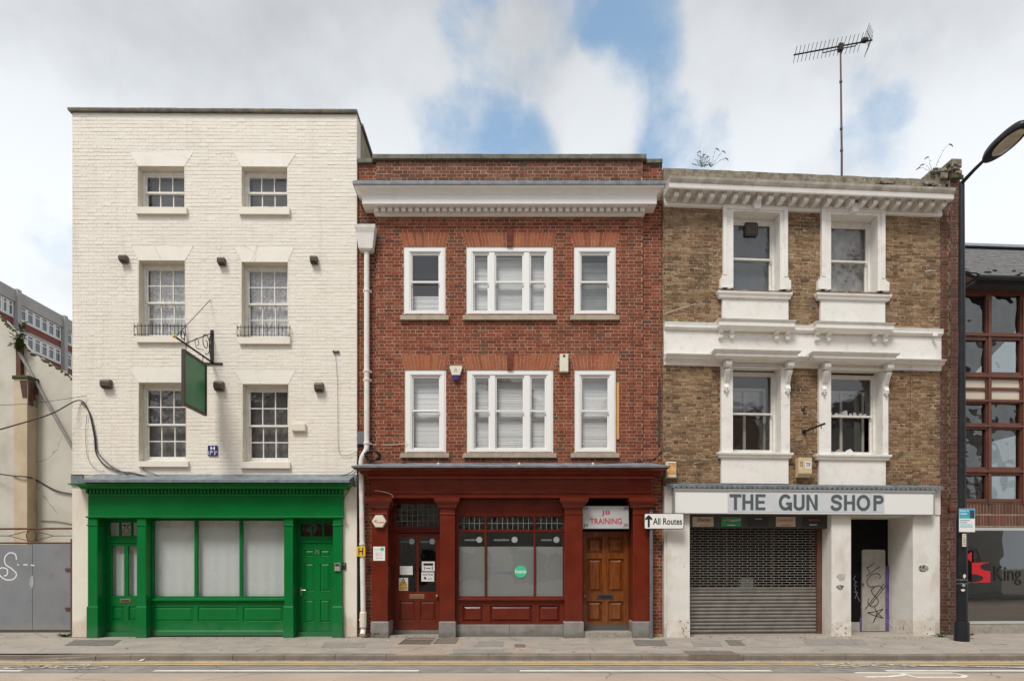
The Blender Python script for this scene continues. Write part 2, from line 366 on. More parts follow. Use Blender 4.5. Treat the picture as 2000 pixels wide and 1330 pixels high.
m_sootybrick = brick_mat('sooty parapet brick', [(0, (.13, .050, .036)), (.4, (.19, .068, .046)), (.8, (.23, .090, .06)), (1, (.28, .13, .09))], (.10, .075, .06), (.10, .06, .045), .5, .35, patch=(.20, .09, .065), patch_amt=.4)
m_rubbed = brick_mat('rubbed orange brick', [(0, (.31, .090, .045)), (.5, (.36, .112, .056)), (1, (.40, .14, .07))], (.2, .06, .035), (.19, .075, .045), .5, .2)
m_mortar = mat('buff mortar', (.44, .31, .215), (.28, .18, .115), 6, .95, .3, 60)
m_copestone = mat('mossy coping stone', (.20, .185, .15), (.13, .125, .10), 7, .9, .5, 40, stain=(.07, .075, .05), stain_amt=.7, stain_scale=4)
m_white = mat('white gloss paint', (.80, .79, .77), (.77, .755, .73), 3, .4, .04, 20, stain=(.62, .58, .52), stain_amt=.25, stain_scale=5)
m_upvc = mat('bright white window paint', (.82, .82, .815), None, rough=.35)
m_sill = mat('buff stone sill', (.42, .365, .285), (.34, .295, .23), 9, .85, .3, 60)
m_oxblood = mat('oxblood gloss paint', (.118, .0145, .0060), (.145, .0195, .0078), 3, .24, .05, 18, spec=.42, stain=(.18, .032, .014), stain_amt=.35, stain_scale=4)
m_plinth = mat('grey plinth paint', (.26, .25, .235), (.21, .20, .185), 6, .7, .2, 40, stain=(.15, .13, .11), stain_amt=.5, stain_scale=4)
m_step = mat('worn step stone', (.36, .33, .29), (.27, .245, .21), 9, .85, .3, 50)
m_brownbrick = brick_mat('weathered stock brick', [(0, (.16, .092, .052)), (.3, (.255, .153, .086)), (.65, (.332, .208, .120)), (.9, (.40, .272, .165)), (1, (.28, .14, .082))], (.085, .062, .044), (.060, .047, .037), .80, .55, patch=(.36, .265, .15), patch_amt=.35, speck=(.42, .34, .23))
m_brownmortar = mat('dirty lime mortar', (.40, .31, .20), (.17, .125, .08), 7, .95, .5, 60)
m_stucco = mat('white stucco paint', (.80, .79, .765), (.77, .75, .71), 2.5, .6, .15, 30, stain=(.52, .47, .39), stain_amt=.40, stain_scale=5, specks=(.34, .29, .24), speck_scale=19, speck_t=.76)
m_stuccodirty = mat('weathered stucco ledge', (.62, .58, .52), (.44, .40, .34), 5, .7, .3, 40, stain=(.26, .23, .18), stain_amt=.6, stain_scale=6)
m_mossy = mat('mossy parapet render', (.27, .235, .18), (.16, .14, .105), 9, .95, .7, 30, stain=(.05, .05, .035), stain_amt=.8, stain_scale=5, specks=(.45, .42, .36), speck_scale=22, speck_t=.62)
m_shopwhite = mat('shabby white shop paint', (.78, .765, .73), (.73, .70, .65), 2.5, .55, .1, 25, stain=(.46, .41, .34), stain_amt=.5, stain_scale=2.5, stain_stretch=(1, 1, .4), specks=(.16, .13, .11), speck_scale=13, speck_t=.72)
m_peelwhite = mat('peeling white plinth paint', (.74, .70, .64), (.62, .56, .48), 5, .7, .3, 40, specks=(.13, .11, .09), speck_scale=16, speck_t=.60)
m_pierbrick = brick_mat('dark red pier brick', [(0, (.105, .052, .040)), (.5, (.135, .066, .050)), (.9, (.165, .080, .060)), (1, (.21, .058, .045))], (.085, .062, .052), (.08, .055, .042), .4, .3)
m_piermortar = mat('grey pier mortar', (.33, .255, .195), (.23, .17, .125), 6, .95)
m_steel = mat('galvanised shutter steel', (.235, .215, .195), (.185, .168, .15), 5, .45, .05, 30, metal=.35, stain=(.16, .12, .09), stain_amt=.4, stain_scale=6)
m_grille = mat('shutter grille steel', (.27, .25, .225), None, rough=.45, metal=.3)
m_black = mat('black board paint', (.006, .006, .007), (.010, .009, .010), 6, .7, spec=.1)
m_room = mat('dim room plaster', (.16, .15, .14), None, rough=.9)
m_wood = mat('varnished door wood', (.23, .064, .009), (.13, .032, .005), 7, .26, .05, 20, coat=.5, stretch=(6, 6, .5), stain=(.10, .028, .007), stain_amt=.6, stain_scale=3, stain_stretch=(3, 3, .5))
m_brownwood = mat('brown timber jamb', (.13, .055, .035), (.09, .04, .028), 5, .6, .1, 30)
m_brass = mat('brass', (.45, .27, .10), None, rough=.35, metal=.9)
m_dullbrass = mat('dull brass', (.32, .20, .13), None, rough=.5, metal=.5)
m_chrome = mat('satin steel', (.5, .5, .5), None, rough=.35, metal=.9)
m_glass = glass_mat('window glass', 1.7, wob=.08)
m_oldglass = glass_mat('wavy old glass', 1.66, wob=.3, wscale=5)
m_wavy = glass_mat('rippled reflective glass', 2.1, (.55, .58, .58), wob=1.0, wscale=1.6)
m_frost = mat('frosted film', (.34, .36, .35), (.31, .33, .325), 1.5, .25)
_nt = m_frost.node_tree; _tp = _n(_nt, 'ShaderNodeBsdfTransparent'); _mx = _n(_nt, 'ShaderNodeMixShader'); _mx.inputs[0].default_value = .3
_nt.links.new(_nt.nodes['Principled BSDF'].outputs[0], _mx.inputs[1]); _nt.links.new(_tp.outputs[0], _mx.inputs[2]); _nt.links.new(_mx.outputs[0], _nt.nodes['Material Output'].inputs[0])
m_curtain = cloth_mat('white net curtain', (.84, .90, .89), .25)
m_lace = cloth_mat('lace curtain', (.92, .93, .94), .25, 'lace')
m_blind = mat('white blind slats', (.80, .82, .82), None, rough=.5)
m_greyblind = mat('grey roller blind', (.27, .275, .285), (.23, .235, .245), 3, .8)
m_cable = mat('black cable', (.02, .02, .021), None, rough=.6)
m_whitecable = mat('white cable', (.6, .58, .54), None, rough=.6)
m_whiteplastic = mat('aged white plastic', (.74, .70, .60), (.69, .64, .53), 8, .45)
m_pipe = mat('white painted pipe', (.78, .765, .74), (.72, .69, .64), 5, .4, stain=(.45, .38, .30), stain_amt=.3, stain_scale=5)
m_bluesign = mat('blue enamel', (.025, .022, .17), None, rough=.35)
m_signwhite = mat('sign white', (.80, .80, .79), None, rough=.4)
m_signgrey = mat('pale sign panel', (.60, .625, .66), (.56, .585, .62), 3, .4)
m_lettergrey = mat('slate letter', (.085, .105, .115), None, rough=.45)
m_signsilver = mat('silver sign face', (.52, .53, .54), (.58, .59, .60), 2, .35, metal=.15)
m_redletter = mat('red letter', (.50, .02, .035), None, rough=.45)
m_ink = mat('black ink', (.012, .012, .013), None, rough=.5)
m_yellow = mat('sign yellow', (.75, .46, .02), None, rough=.45)
m_lamp = mat('lamp post black paint', (.014, .015, .018), (.02, .021, .025), 8, .4, .05, 30, spec=.25)
m_green2 = mat('logo green', (.06, .52, .28), None, rough=.4)
m_greyfilm = mat('grey logo film', (.33, .35, .35), None, rough=.4)
m_bluefilm = mat('faded blue film', (.14, .20, .36), None, rough=.4)
m_rust = mat('rusty iron', (.085, .035, .022), (.13, .055, .03), 12, .8, .3, 60)
m_gate = mat('grey gate paint', (.225, .235, .255), (.195, .205, .222), 1.2, .5, .25, 3, stain=(.15, .15, .152), stain_amt=.6, stain_scale=2.5, specks=(.12, .11, .10), speck_scale=25, speck_t=.72)
m_gable = mat('stained render wall', (.56, .535, .475), (.50, .47, .40), 1.2, .85, .2, 15, stain=(.22, .20, .14), stain_amt=.65, stain_scale=.8, stain_stretch=(1, 1, .25))
m_gablepier = mat('buff render pier', (.55, .46, .33), (.48, .38, .26), 1.5, .85, .2, 15, stain=(.25, .19, .12), stain_amt=.5, stain_scale=1.2, stain_stretch=(1, 1, .25))
m_moss = mat('dark moss', (.045, .05, .022), (.08, .075, .035), 18, .95, .6, 40)
m_concrete = mat('office concrete', (.38, .365, .355), (.33, .32, .315), .8, .85)
m_officebrick = mat('office red brick', (.20, .066, .052), (.17, .056, .045), 1.5, .9)
m_officewhite = mat('office white frame', (.70, .71, .72), None, rough=.5)
m_officeglass = mat('office pane', (.10, .115, .13), None, rough=.12, spec=.8)
m_timber = mat('red brown timber frame', (.145, .050, .030), (.115, .041, .025), 5, .45, .05, 30)
m_panelcream = mat('cream infill panel', (.62, .55, .44), None, rough=.5)
m_slate = mat('roof slate', (.155, .15, .15), (.11, .11, .115), 9, .8, .3, 40, stain=(.06, .05, .035), stain_amt=.6, stain_scale=6)
m_paving = mat('pavement asphalt', (.36, .32, .275), (.30, .265, .23), 1.6, .9, .35, 90, stain=(.21, .19, .17), stain_amt=.5, stain_scale=.9, specks=(.20, .18, .16), speck_scale=90, speck_t=.64)
m_slab = mat('concrete paving slab', (.36, .32, .28), (.30, .265, .23), 3, .9, .3, 80, stain=(.22, .20, .17), stain_amt=.4, stain_scale=2)
m_slabpink = mat('pinkish paving slab', (.40, .31, .255), (.34, .265, .22), 3, .9, .3, 80, stain=(.24, .20, .17), stain_amt=.4, stain_scale=2)
m_kerb = mat('kerb stone', (.225, .195, .165), (.17, .148, .125), 3, .9, .3, 60, stain=(.13, .115, .10), stain_amt=.6, stain_scale=2.5, stain_stretch=(.5, 1, 2))
m_road = mat('brown grey carriageway', (.43, .35, .285), (.38, .305, .245), .7, .92, .3, 120, stain=(.24, .195, .155), stain_amt=.4, stain_scale=.5, stain_stretch=(.3, 1, 1), specks=(.20, .165, .13), speck_scale=120, speck_t=.62)
m_lane = mat('grey cycle lane asphalt', (.255, .24, .215), (.195, .185, .165), 5, .92, .4, 120, stain=(.29, .25, .21), stain_amt=.4, stain_scale=2, specks=(.33, .31, .28), speck_scale=100, speck_t=.62)
m_gutter = mat('gutter strip asphalt', (.38, .325, .265), (.30, .26, .21), 3, .9, .3, 100)
m_dirt = mat('yard dirt', (.27, .235, .195), (.20, .175, .145), 3, .95, .5, 40, stain=(.38, .36, .33), stain_amt=.6, stain_scale=3)
def crack(m, scale, wid, c2, dist=.5, stretch=(1, 1, 1)):
    nt = m.node_tree; b = nt.nodes['Principled BSDF']; s0 = b.inputs['Base Color'].links[0].from_socket
    g = _n(nt, 'ShaderNodeNewGeometry'); nz = _n(nt, 'ShaderNodeTexNoise'); nz.inputs['Scale'].default_value = scale * 3; nz.inputs['Detail'].default_value = 6; nt.links.new(g.outputs['Position'], nz.inputs['Vector'])
    mx = _n(nt, 'ShaderNodeVectorMath', operation='MULTIPLY_ADD'); nt.links.new(nz.outputs['Color'], mx.inputs[0]); mx.inputs[1].default_value = (dist, dist, 0); nt.links.new(g.outputs['Position'], mx.inputs[2])
    mp = _n(nt, 'ShaderNodeMapping'); mp.inputs['Scale'].default_value = stretch; nt.links.new(mx.outputs[0], mp.inputs[0])
    vo = _n(nt, 'ShaderNodeTexVoronoi', feature='DISTANCE_TO_EDGE'); vo.inputs['Scale'].default_value = scale; nt.links.new(mp.outputs[0], vo.inputs['Vector'])
    k = mrange(nt, vo.outputs['Distance'], 0, wid, 1, 0); gate = mrange(nt, noise_node(nt, scale * 1.5, 3, .5), .48, .58)
    mu = _n(nt, 'ShaderNodeMath', operation='MULTIPLY'); nt.links.new(k, mu.inputs[0]); nt.links.new(gate, mu.inputs[1])
    nt.links.new(mixc(nt, mu.outputs[0], s0, c2), b.inputs['Base Color'])
def splash(m, c, top, amt=.7):
    """road dirt thrown up the foot of a front, in ragged patches"""
    nt = m.node_tree; b = nt.nodes['Principled BSDF']; lk = b.inputs['Base Color'].links; s0 = lk[0].from_socket
    g = _n(nt, 'ShaderNodeNewGeometry'); sp = _n(nt, 'ShaderNodeSeparateXYZ'); nt.links.new(g.outputs['Position'], sp.inputs[0])
    h = mrange(nt, sp.outputs[2], 0, top, .42, -.25); ad = _n(nt, 'ShaderNodeMath', operation='ADD'); nt.links.new(h, ad.inputs[0]); nt.links.new(noise_node(nt, 4.5, 8, .65), ad.inputs[1])
    nt.links.new(mixc(nt, mrange(nt, ad.outputs[0], .5, .95, 0, amt), s0, c), b.inputs['Base Color'])
splash(m_green, (.055, .17, .085), .55, .6); splash(m_oxblood, (.15, .045, .028), .5, .4); splash(m_shopwhite, (.42, .35, .28), .7, .7); splash(m_cream, (.50, .40, .31), .9, .6); splash(m_plinth, (.14, .125, .105), .25, .8); splash(m_gate, (.28, .255, .225), .5, .6)
crack(m_road, .45, .008, (.14, .115, .095), .5); crack(m_paving, .9, .014, (.12, .105, .09), .3); crack(m_lane, 1.0, .012, (.08, .075, .07), .3)
crack(m_stucco, .8, .0022, (.50, .46, .40), .5); crack(m_gable, .5, .006, (.22, .19, .15), .4); crack(m_lintel, .6, .006, (.55, .49, .41), .2)
def worn_mat(name, c, worn, t, scale=9, stretch=(1, 1, 1)):
    m = mat(name, c, tuple(x * .88 for x in c), 6, .7, .1, 60); nt = m.node_tree; b = nt.nodes['Principled BSDF']; lk = b.inputs['Base Color'].links[0]; s0 = lk.from_socket
    c2 = mixc(nt, mrange(nt, noise_node(nt, scale, 7, .7, stretch=stretch), t, t + .08), s0, worn); nt.links.new(c2, b.inputs['Base Color']); return m
m_roadwhite = worn_mat('road marking white', (.78, .75, .70), (.45, .40, .35), .66)
m_roadworn = worn_mat('worn road marking', (.58, .55, .50), (.24, .22, .20), .47, 14)
m_roadyellow = worn_mat('road marking yellow', (.66, .45, .20), (.42, .33, .23), .50, 5, (.4, 3, 1))
m_leaf = mat('weed leaf', (.06, .10, .025), (.10, .13, .04), 12, .7)
m_drystem = mat('dry stem', (.09, .055, .03), (.13, .08, .045), 12, .8)
m_paper = mat('paper', (.72, .73, .73), None, rough=.7)
m_graffwhite = mat('white spray paint', (.75, .75, .75), None, rough=.7)
m_perf = mat('dirty pale steel door', (.42, .395, .36), (.36, .335, .30), 6, .6, .5, 120, stain=(.22, .19, .16), stain_amt=.5, stain_scale=4)
m_purple = mat('purple paint', (.10, .065, .22), (.13, .10, .25), 6, .6, stain=(.02, .02, .03), stain_amt=.8, stain_scale=8)
m_beige = mat('beige alarm casing', (.62, .50, .33), (.57, .45, .28), 9, .45)
m_orange = mat('orange weathered decal', (.60, .26, .06), (.66, .45, .25), 9, .5)
m_aerial = mat('aerial metal', (.05, .04, .045), None, rough=.5, metal=.5)
m_mast = mat('rusty mast', (.12, .045, .035), (.08, .05, .045), 4, .6)
m_lens = mat('lamp lens', (.50, .46, .38), (.42, .38, .31), 12, .15)
m_woodbatten = mat('raw pine batten', (.58, .34, .13), (.50, .28, .10), 12, .7, stretch=(8, 8, .5))
m_cyan = mat('sign cyan', (.02, .36, .62), None, rough=.4)
m_darkgrey = mat('dark grey felt', (.035, .037, .042), (.05, .052, .06), 8, .8)
m_opp = mat('opposite stucco', (.50, .47, .43), (.42, .40, .36), 1, .85)
m_oppbrick = mat('opposite brick', (.20, .12, .085), (.16, .095, .07), 2, .9)
m_oppglass = mat('opposite pane', (.05, .055, .06), None, rough=.1)

# ------------------------------------------------------------------ brickwork, arches, windows
def brick_pts(x0, x1, z0, z1, v, dep, rng, j=.003, b=.004):
    jj = lambda: rng.uniform(-j, j)
    X0, X1, Z0, Z1 = x0 + jj() * .6, x1 + jj() * .6, z0 + jj() * .6, z1 + jj() * .6
    f = v - dep; t = rng.uniform(-1, 1) * j; q = rng.uniform(-1, 1) * j
    P = [(X0, v + .03, Z0), (X1, v + .03, Z0), (X1, v + .03, Z1), (X0, v + .03, Z1), (X0, f + b, Z0), (X1, f + b, Z0), (X1, f + b, Z1), (X0, f + b, Z1),
         (X0 + b, f + t + q, Z0 + b), (X1 - b, f - t + q, Z0 + b), (X1 - b, f - t - q, Z1 - b), (X0 + b, f + t - q, Z1 - b)]
    Fc = [(8, 9, 10, 11)]
    for i in range(4):
        k = (i + 1) % 4; Fc += [(i, k, 4 + k, 4 + i), (4 + i, 4 + k, 8 + k, 8 + i)]
    return P, Fc
def brick_wall(parent, x0, x1, z0, z1, v, blocks, m, seed, n_ind=300, course=.075, dep=(.004, .010), jit=.003, pdark=(.05, .35), sort=None, joint=.010, wob=.0, hole_p=0, vj=None, fill=0):
    rng = random.Random(seed); big = MB(); big.col = []; cand = []
    zs = sorted(set(b[i] for b in blocks for i in ((3, 4) if b[0] == 'r' else (5, 6))))
    i = 0; per = .3375; vj = vj or joint
    while z0 + i * course < z1 - .02:
        a, b = z0 + i * course, min(z0 + (i + 1) * course - joint, z1)
        cuts = [a] + [q for q in zs if a + .012 < q < b - .012] + [b]
        off = 0 if i % 2 == 0 else -.16875
        off += rng.uniform(-.012, .012)
        for a2, b2 in zip(cuts, cuts[1:]):
            mid = (a2 + b2) / 2; iv = []
            for bl in blocks:
                if bl[0] == 'r' and bl[3] < mid < bl[4]: iv.append((bl[1], bl[2]))
                if bl[0] == 't' and bl[5] < mid < bl[6]:
                    k = (mid - bl[5]) / (bl[6] - bl[5]); iv.append((bl[1] + (bl[3] - bl[1]) * k, bl[2] + (bl[4] - bl[2]) * k))
            x = x0 + off - per; k = 0
            while x < x1:
                L = .215 if k % 2 == 0 else .1025
                pieces = [(max(x, x0), min(x + L, x1))]
                for p, q in iv:
                    nw = []
                    for s, e in pieces:
                        if q <= s or p >= e: nw.append((s, e))
                        else:
                            if p - s > .02: nw.append((s, p - .004))
                            if e - q > .02: nw.append((q + .004, e))
                    pieces = nw
                for s, e in pieces:
                    if e - s < .02: continue
                    c = (rng.random(), (1.0 if rng.random() < pdark[1 if k % 2 else 0] else 0.0) * rng.uniform(.4, 1), rng.random(), 1)
                    if fill and rng.random() < fill: bb = b2 + joint * rng.uniform(.4, .95)
                    else: bb = b2
                    full = e - s > .2 and b2 - a2 > course - joint - .004 and k % 2 == 0
                    zz = wob * math.sin(s * 1.3 + i * .7) if wob else 0
                    rec = (s, e, a2 + zz, bb + zz, rng.uniform(*dep), c)
                    (cand if full else big_list).append(rec) if False else None
                    if full: cand.append(rec)
                    else:
                        P, Fc = brick_pts(s, e, a2 + zz, bb + zz, v, rec[4], rng, jit); big.add(P, Fc); big.col += [c] * len(P)
                x += L + (joint if vj >= joint else vj); k += 1
        i += 1
    cand.sort(key=sort or (lambda r: (round(r[2], 2), r[0])))
    pool = []
    for q in range(24):
        mb = MB(); c = (rng.random(), (1.0 if rng.random() < pdark[0] else 0) * .7, 0, 1)
        P, Fc = brick_pts(-.1075, .1075, -(course - joint) / 2, (course - joint) / 2, 0, rng.uniform(*dep), rng, jit); mb.add(P, Fc); mb.col = [c] * len(P)
        pool.append(mb.mesh('brick', m))
    for r in cand[:n_ind]: inst(pool[rng.randrange(24)], 'brick', parent, ((r[0] + r[1]) / 2, v, (r[2] + r[3]) / 2))
    for r in cand[n_ind:]:
        P, Fc = brick_pts(r[0], r[1], r[2], r[3], v, r[4], rng, jit); big.add(P, Fc); big.col += [r[5]] * len(P)
    if big.v: big.part('brickwork', m, parent, kind='stuff')
big_list = []
def arch(parent, xb0, xb1, xt0, xt1, z0, z1, v, m, seed, key=False, w=.072):
    rng = random.Random(seed); n = max(5, round((xb1 - xb0) / w))
    kc = (xb0 + xb1) / 2
    for i in range(n):
        fa, fb = i / n, (i + 1) / n; g = .0055
        B = lambda f, t: (xb0 + (xb1 - xb0) * f) * (1 - t) + (xt0 + (xt1 - xt0) * f) * t
        if key and abs(B((fa + fb) / 2, .5) - kc) < .07: continue
        sp = .36 if i % 2 else .64
        c0 = (rng.random(), 0 if rng.random() > .08 else .5, 0, 1)
        for t0, t1 in ((0, sp - .018), (sp + .018, 1)):
            poly = [(B(fa, t0) + g, z0 + (z1 - z0) * t0), (B(fb, t0) - g, z0 + (z1 - z0) * t0), (B(fb, t1) - g, z0 + (z1 - z0) * t1), (B(fa, t1) + g, z0 + (z1 - z0) * t1)]
            mb = MB().prism_y(poly, v - rng.uniform(.001, .004), v + .03); mb.col = [c0] * len(mb.v); mb.part('voussoir', m, parent)
    if key:
        for t0, t1 in ((-.03, .3), (.32, .64), (.66, 1.2)):
            a = .062 + .008 * max(t0, 0); b = .062 + .008 * t1
            mb = MB().prism_y([(kc - a, z0 + (z1 - z0) * t0), (kc + a, z0 + (z1 - z0) * t0), (kc + b, z0 + (z1 - z0) * t1), (kc - b, z0 + (z1 - z0) * t1)], v - .035, v + .03)
            mb.col = [(rng.random() * .4, .25, 0, 1)] * len(mb.v); mb.part('keystone', m_redbrick, parent)
def pane(parent, x0, x1, z0, z1, v, m, name='pane'):
    return MB().box(x0, x1, v, v + .005, z0, z1).part(name, m, parent)
def sash(win, name, x0, x1, z0, z1, v, cols, rows, m, mg, st=.045, top=.045, bot=.045, bar=.018, th=.036, skip=()):
    """one sash: a mesh of stiles, rails and glazing bars, each pane a child of its window"""
    gw = (x1 - x0 - 2 * st - (cols - 1) * bar) / cols; gh = (z1 - z0 - top - bot - (rows - 1) * bar) / rows; holes = []
    for i in range(cols):
        for j in range(rows):
            a = x0 + st + i * (gw + bar); b = z0 + bot + j * (gh + bar); holes.append((a, a + gw, b, b + gh))
    MB().holed(x0, x1, z0, z1, v, v + th, holes).part(name, m, win)
    for h in holes: pane(win, h[0] - .004, h[1] + .004, h[2] - .004, h[3] + .004, v + th * .5, mg)
    return holes
def window(root, r, v, fw=.07, cols=3, ru=2, rl=2, meet=.5, m=None, mg=None, m_sash=None, st=.045, fd=.12, horns=False, bot=.06, name='window', bar=.018, fwt=None):
    x0, x1, z0, z1 = r; fwt = fwt or fw
    inn = (x0 + fw, x1 - fw, z0 + .035, z1 - fwt)
    w = MB().holed(x0, x1, z0, z1, v, v + fd, [inn]).part(name, m, root)
    zm = inn[2] + (inn[3] - inn[2]) * meet
    sash(w, 'upper_sash', inn[0] + .001, inn[1] - .001, zm - .02, inn[3] - .001, v + .022, cols, ru, m_sash or m, mg, st, st, .04, bar)
    sash(w, 'lower_sash', inn[0] + .001, inn[1] - .001, inn[2] + .001, zm + .02, v + .062, cols, rl, m_sash or m, mg, st, .04, bot, bar)
    if horns:
        for s in (inn[0] + .001, inn[1] - st - .001):
            MB().prism_x([(v + .022, zm - .021), (v + .058, zm - .021), (v + .058, zm - .075), (v + .045, zm - .085), (v + .028, zm - .05)], s, s + st).part('sash_horn', m_sash or m, w)
    return w
def wavy_sheet(x0, x1, z0, z1, v, amp=.02, waves=8, seed=0, nz=6):
    rng = random.Random(seed); n = waves * 8; mb = MB(); ph = [rng.uniform(0, 6) for _ in range(3)]
    for j in range(nz + 1):
        z = z1 + (z0 - z1) * j / nz
        for i in range(n + 1):
            t = i / n; k = .55 + .45 * j / nz
            mb.v.append((x0 + (x1 - x0) * t, v + k * amp * (math.sin(t * waves * 6.283 + ph[0]) * .7 + .4 * math.sin(t * waves * 2.7 * 2.1 + ph[1]) + .3 * math.sin(t * 9 + ph[2])), z))
    for j in range(nz):
        for i in range(n): mb.f.append((j * (n + 1) + i, (j + 1) * (n + 1) + i, (j + 1) * (n + 1) + i + 1, j * (n + 1) + i + 1))
    return mb
def blind(fr, x0, x1, z0, z1, v, label, m, pitch=.025, closed=True, seed=0):
    rng = random.Random(seed); mb = MB(); z = z0
    mb.box(x0, x1, v, v + .03, z1, z1 + .03)
    while z < z1:
        t = rng.uniform(-.003, .003); zz = z + rng.uniform(-.002, .002); hh = pitch * (1.0 if rng.random() > .04 else .88)
        mb.quad((x0, v + .004 + t, zz), (x1, v + .004 + t, zz), (x1, v + .014, zz + hh), (x0, v + .014, zz + hh)); z += pitch
    mb.box(x0, x1, v, v + .02, z0 - .02, z0 - .002)
    return mb.thing(fr, 'venetian_blind', m, label, 'blind', ((x0 + x1) / 2, v, z0), 'blinds behind the red building windows')
def shell(root, x0, x1, z1, depth, floors, m, mside, back=.35):
    MB().box(x0, x0 + .22, back, depth, 0, z1).part('side_wall', mside, root)
    MB().box(x1 - .22, x1, back, depth, 0, z1).part('side_wall', mside, root)
    MB().box(x0 + .23, x1 - .23, depth - .2, depth, 0, z1).part('rear_wall', m, root)
    for i, f in enumerate(floors): MB().box(x0 + .23, x1 - .23, back + .01, depth - .21, f, f + .15).part('floor' if i < len(floors) - 1 else 'roof', m, root)

# ------------------------------------------------------------------ ground, pavement, road
GZ = -.139
def gx(px, d): return (px - CX) / F * d
def gd(py, z=GZ): return F * (H - z) / (py - HY)
struct(MB().add([(-600, -300, GZ - .05), (600, -300, GZ - .05), (600, 900, GZ - .05), (-600, 900, GZ - .05)], ((0, 1, 2, 3),)), 'ground', m_dirt)
def grid_sheet(x0, x1, y0, y1, z, nx, ny, fn=None):
    mb = MB()
    for j in range(ny + 1):
        for i in range(nx + 1):
            x = x0 + (x1 - x0) * i / nx; y = y0 + (y1 - y0) * j / ny; mb.v.append((x, y, z + (fn(x, y) if fn else 0)))
    for j in range(ny):
        for i in range(nx): mb.f.append((j * (nx + 1) + i, j * (nx + 1) + i + 1, (j + 1) * (nx + 1) + i + 1, (j + 1) * (nx + 1) + i))
    return mb
struct(grid_sheet(-90, 90, -14.0, -2.42, GZ, 60, 10), 'road', m_road)
YK = -2.42                                        # kerb line
struct(MB().add([(-60, -3.62, GZ + .004), (60, -3.62, GZ + .004), (60, YK, GZ + .004), (-60, YK, GZ + .004)], ((0, 1, 2, 3),)), 'cycle_lane', m_lane)
struct(MB().add([(-60, -2.80, GZ + .008), (60, -2.80, GZ + .008), (60, YK, GZ + .008), (-60, YK, GZ + .008)], ((0, 1, 2, 3),)), 'gutter_strip', m_gutter)
def pav_z(x, y): return -.03 * min(1, max(0, (-y) / 2.42))
pave = struct(MB().add([(-60, YK + .14, -.029), (60, YK + .14, -.029), (60, .9, 0.0), (-60, .9, 0.0)], ((0, 1, 2, 3),)), 'pavement', m_paving)
kerb = struct(MB().box(-60, 60, YK + .02, YK + .139, GZ - .1, -.05), 'kerb', m_kerb)
x = -12.3; rk = random.Random(3)
def low(x): return .085 * min(1, max(0, (-7.0 - x) / 1.6)) if x > -12 else .085     # dropped kerb at the gate
while x < 13.5:
    L = .90 if x > -7 else .62; dx = rk.uniform(-.004, .004); a, b = x + .004, x + L - .004
    la, lb = low(a), low(b); t = -.031
    y0 = YK + rk.uniform(-.006, .006)
    mb = MB().add([(a, y0, GZ - .05), (b, y0, GZ - .05), (b, YK + .138, GZ - .05), (a, YK + .138, GZ - .05),
                   (a, y0 + .004, t - .022 - la), (b, y0 + .004, t - .022 - lb), (b, YK + .138, t - lb * .3), (a, YK + .138, t - la * .3), (a, y0 + .022, t - la), (b, y0 + .022, t - lb)],
                  ((0, 1, 5, 4), (4, 5, 9, 8), (8, 9, 6, 7), (1, 2, 6, 9, 5), (3, 0, 4, 8, 7)))
    mb.part('kerb_stone', m_kerb, kerb); x += L
# slabs and patches let into the pavement (each its own piece)
def patch(px0, px1, py0, py1, m, name='paving_slab', skew=0, h=.004):
    P = []
    for px, py in ((px0 - skew, py1), (px1 - skew, py1), (px1 + skew, py0), (px0 + skew, py0)):
        d = gd(py, -.015); P.append((gx(px, d), d - D))
    MB().prism_z([(a, b) for a, b in P], -.06, h + pav_z(0, P[0][1])).part(name, m, pave)
m_patchdark = mat('dark asphalt patch', (.17, .155, .14), (.14, .13, .115), 4, .9, .3, 90)
m_patchgrey = mat('grey asphalt patch', (.275, .255, .23), (.235, .215, .195), 4, .9, .3, 90)
for a in [(138, 232, 1247, 1260, m_patchdark, 'asphalt_patch', 12), (500, 600, 1249, 1261, m_slab, 'paving_slab', 4), (632, 716, 1249, 1264, m_patchgrey, 'asphalt_patch', 6),
          (768, 905, 1243, 1262, m_slabpink, 'paving_slab', 4), (775, 880, 1262, 1276, m_slabpink, 'paving_slab', 2), (985, 1046, 1248, 1272, m_slabpink, 'paving_slab', 0),
          (932, 984, 1252, 1262, m_patchgrey, 'asphalt_patch', 2), (885, 1000, 1263, 1274, m_patchgrey, 'asphalt_patch', 0), (1238, 1300, 1247, 1260, m_patchdark, 'asphalt_patch', -4),
          (1305, 1352, 1249, 1262, m_slab, 'paving_slab', -3), (1352, 1408, 1250, 1262, m_patchgrey, 'asphalt_patch', -4), (1420, 1450, 1249, 1260, m_patchdark, 'asphalt_patch', -6),
          (1455, 1560, 1249, 1263, m_slab, 'paving_slab', -4), (1570, 1690, 1247, 1259, m_patchgrey, 'asphalt_patch', -6), (1050, 1150, 1246, 1258, m_slab, 'paving_slab', -1),
          (250, 380, 1262, 1274, m_slab, 'paving_slab', 6), (1700, 1830, 1262, 1275, m_slab, 'paving_slab', -8), (1905, 2010, 1246, 1268, m_slab, 'paving_slab', -10)]: patch(*a)
m_covermetal = mat('cover iron', (.22, .185, .155), (.17, .145, .12), 10, .7, .4, 70, metal=.2)
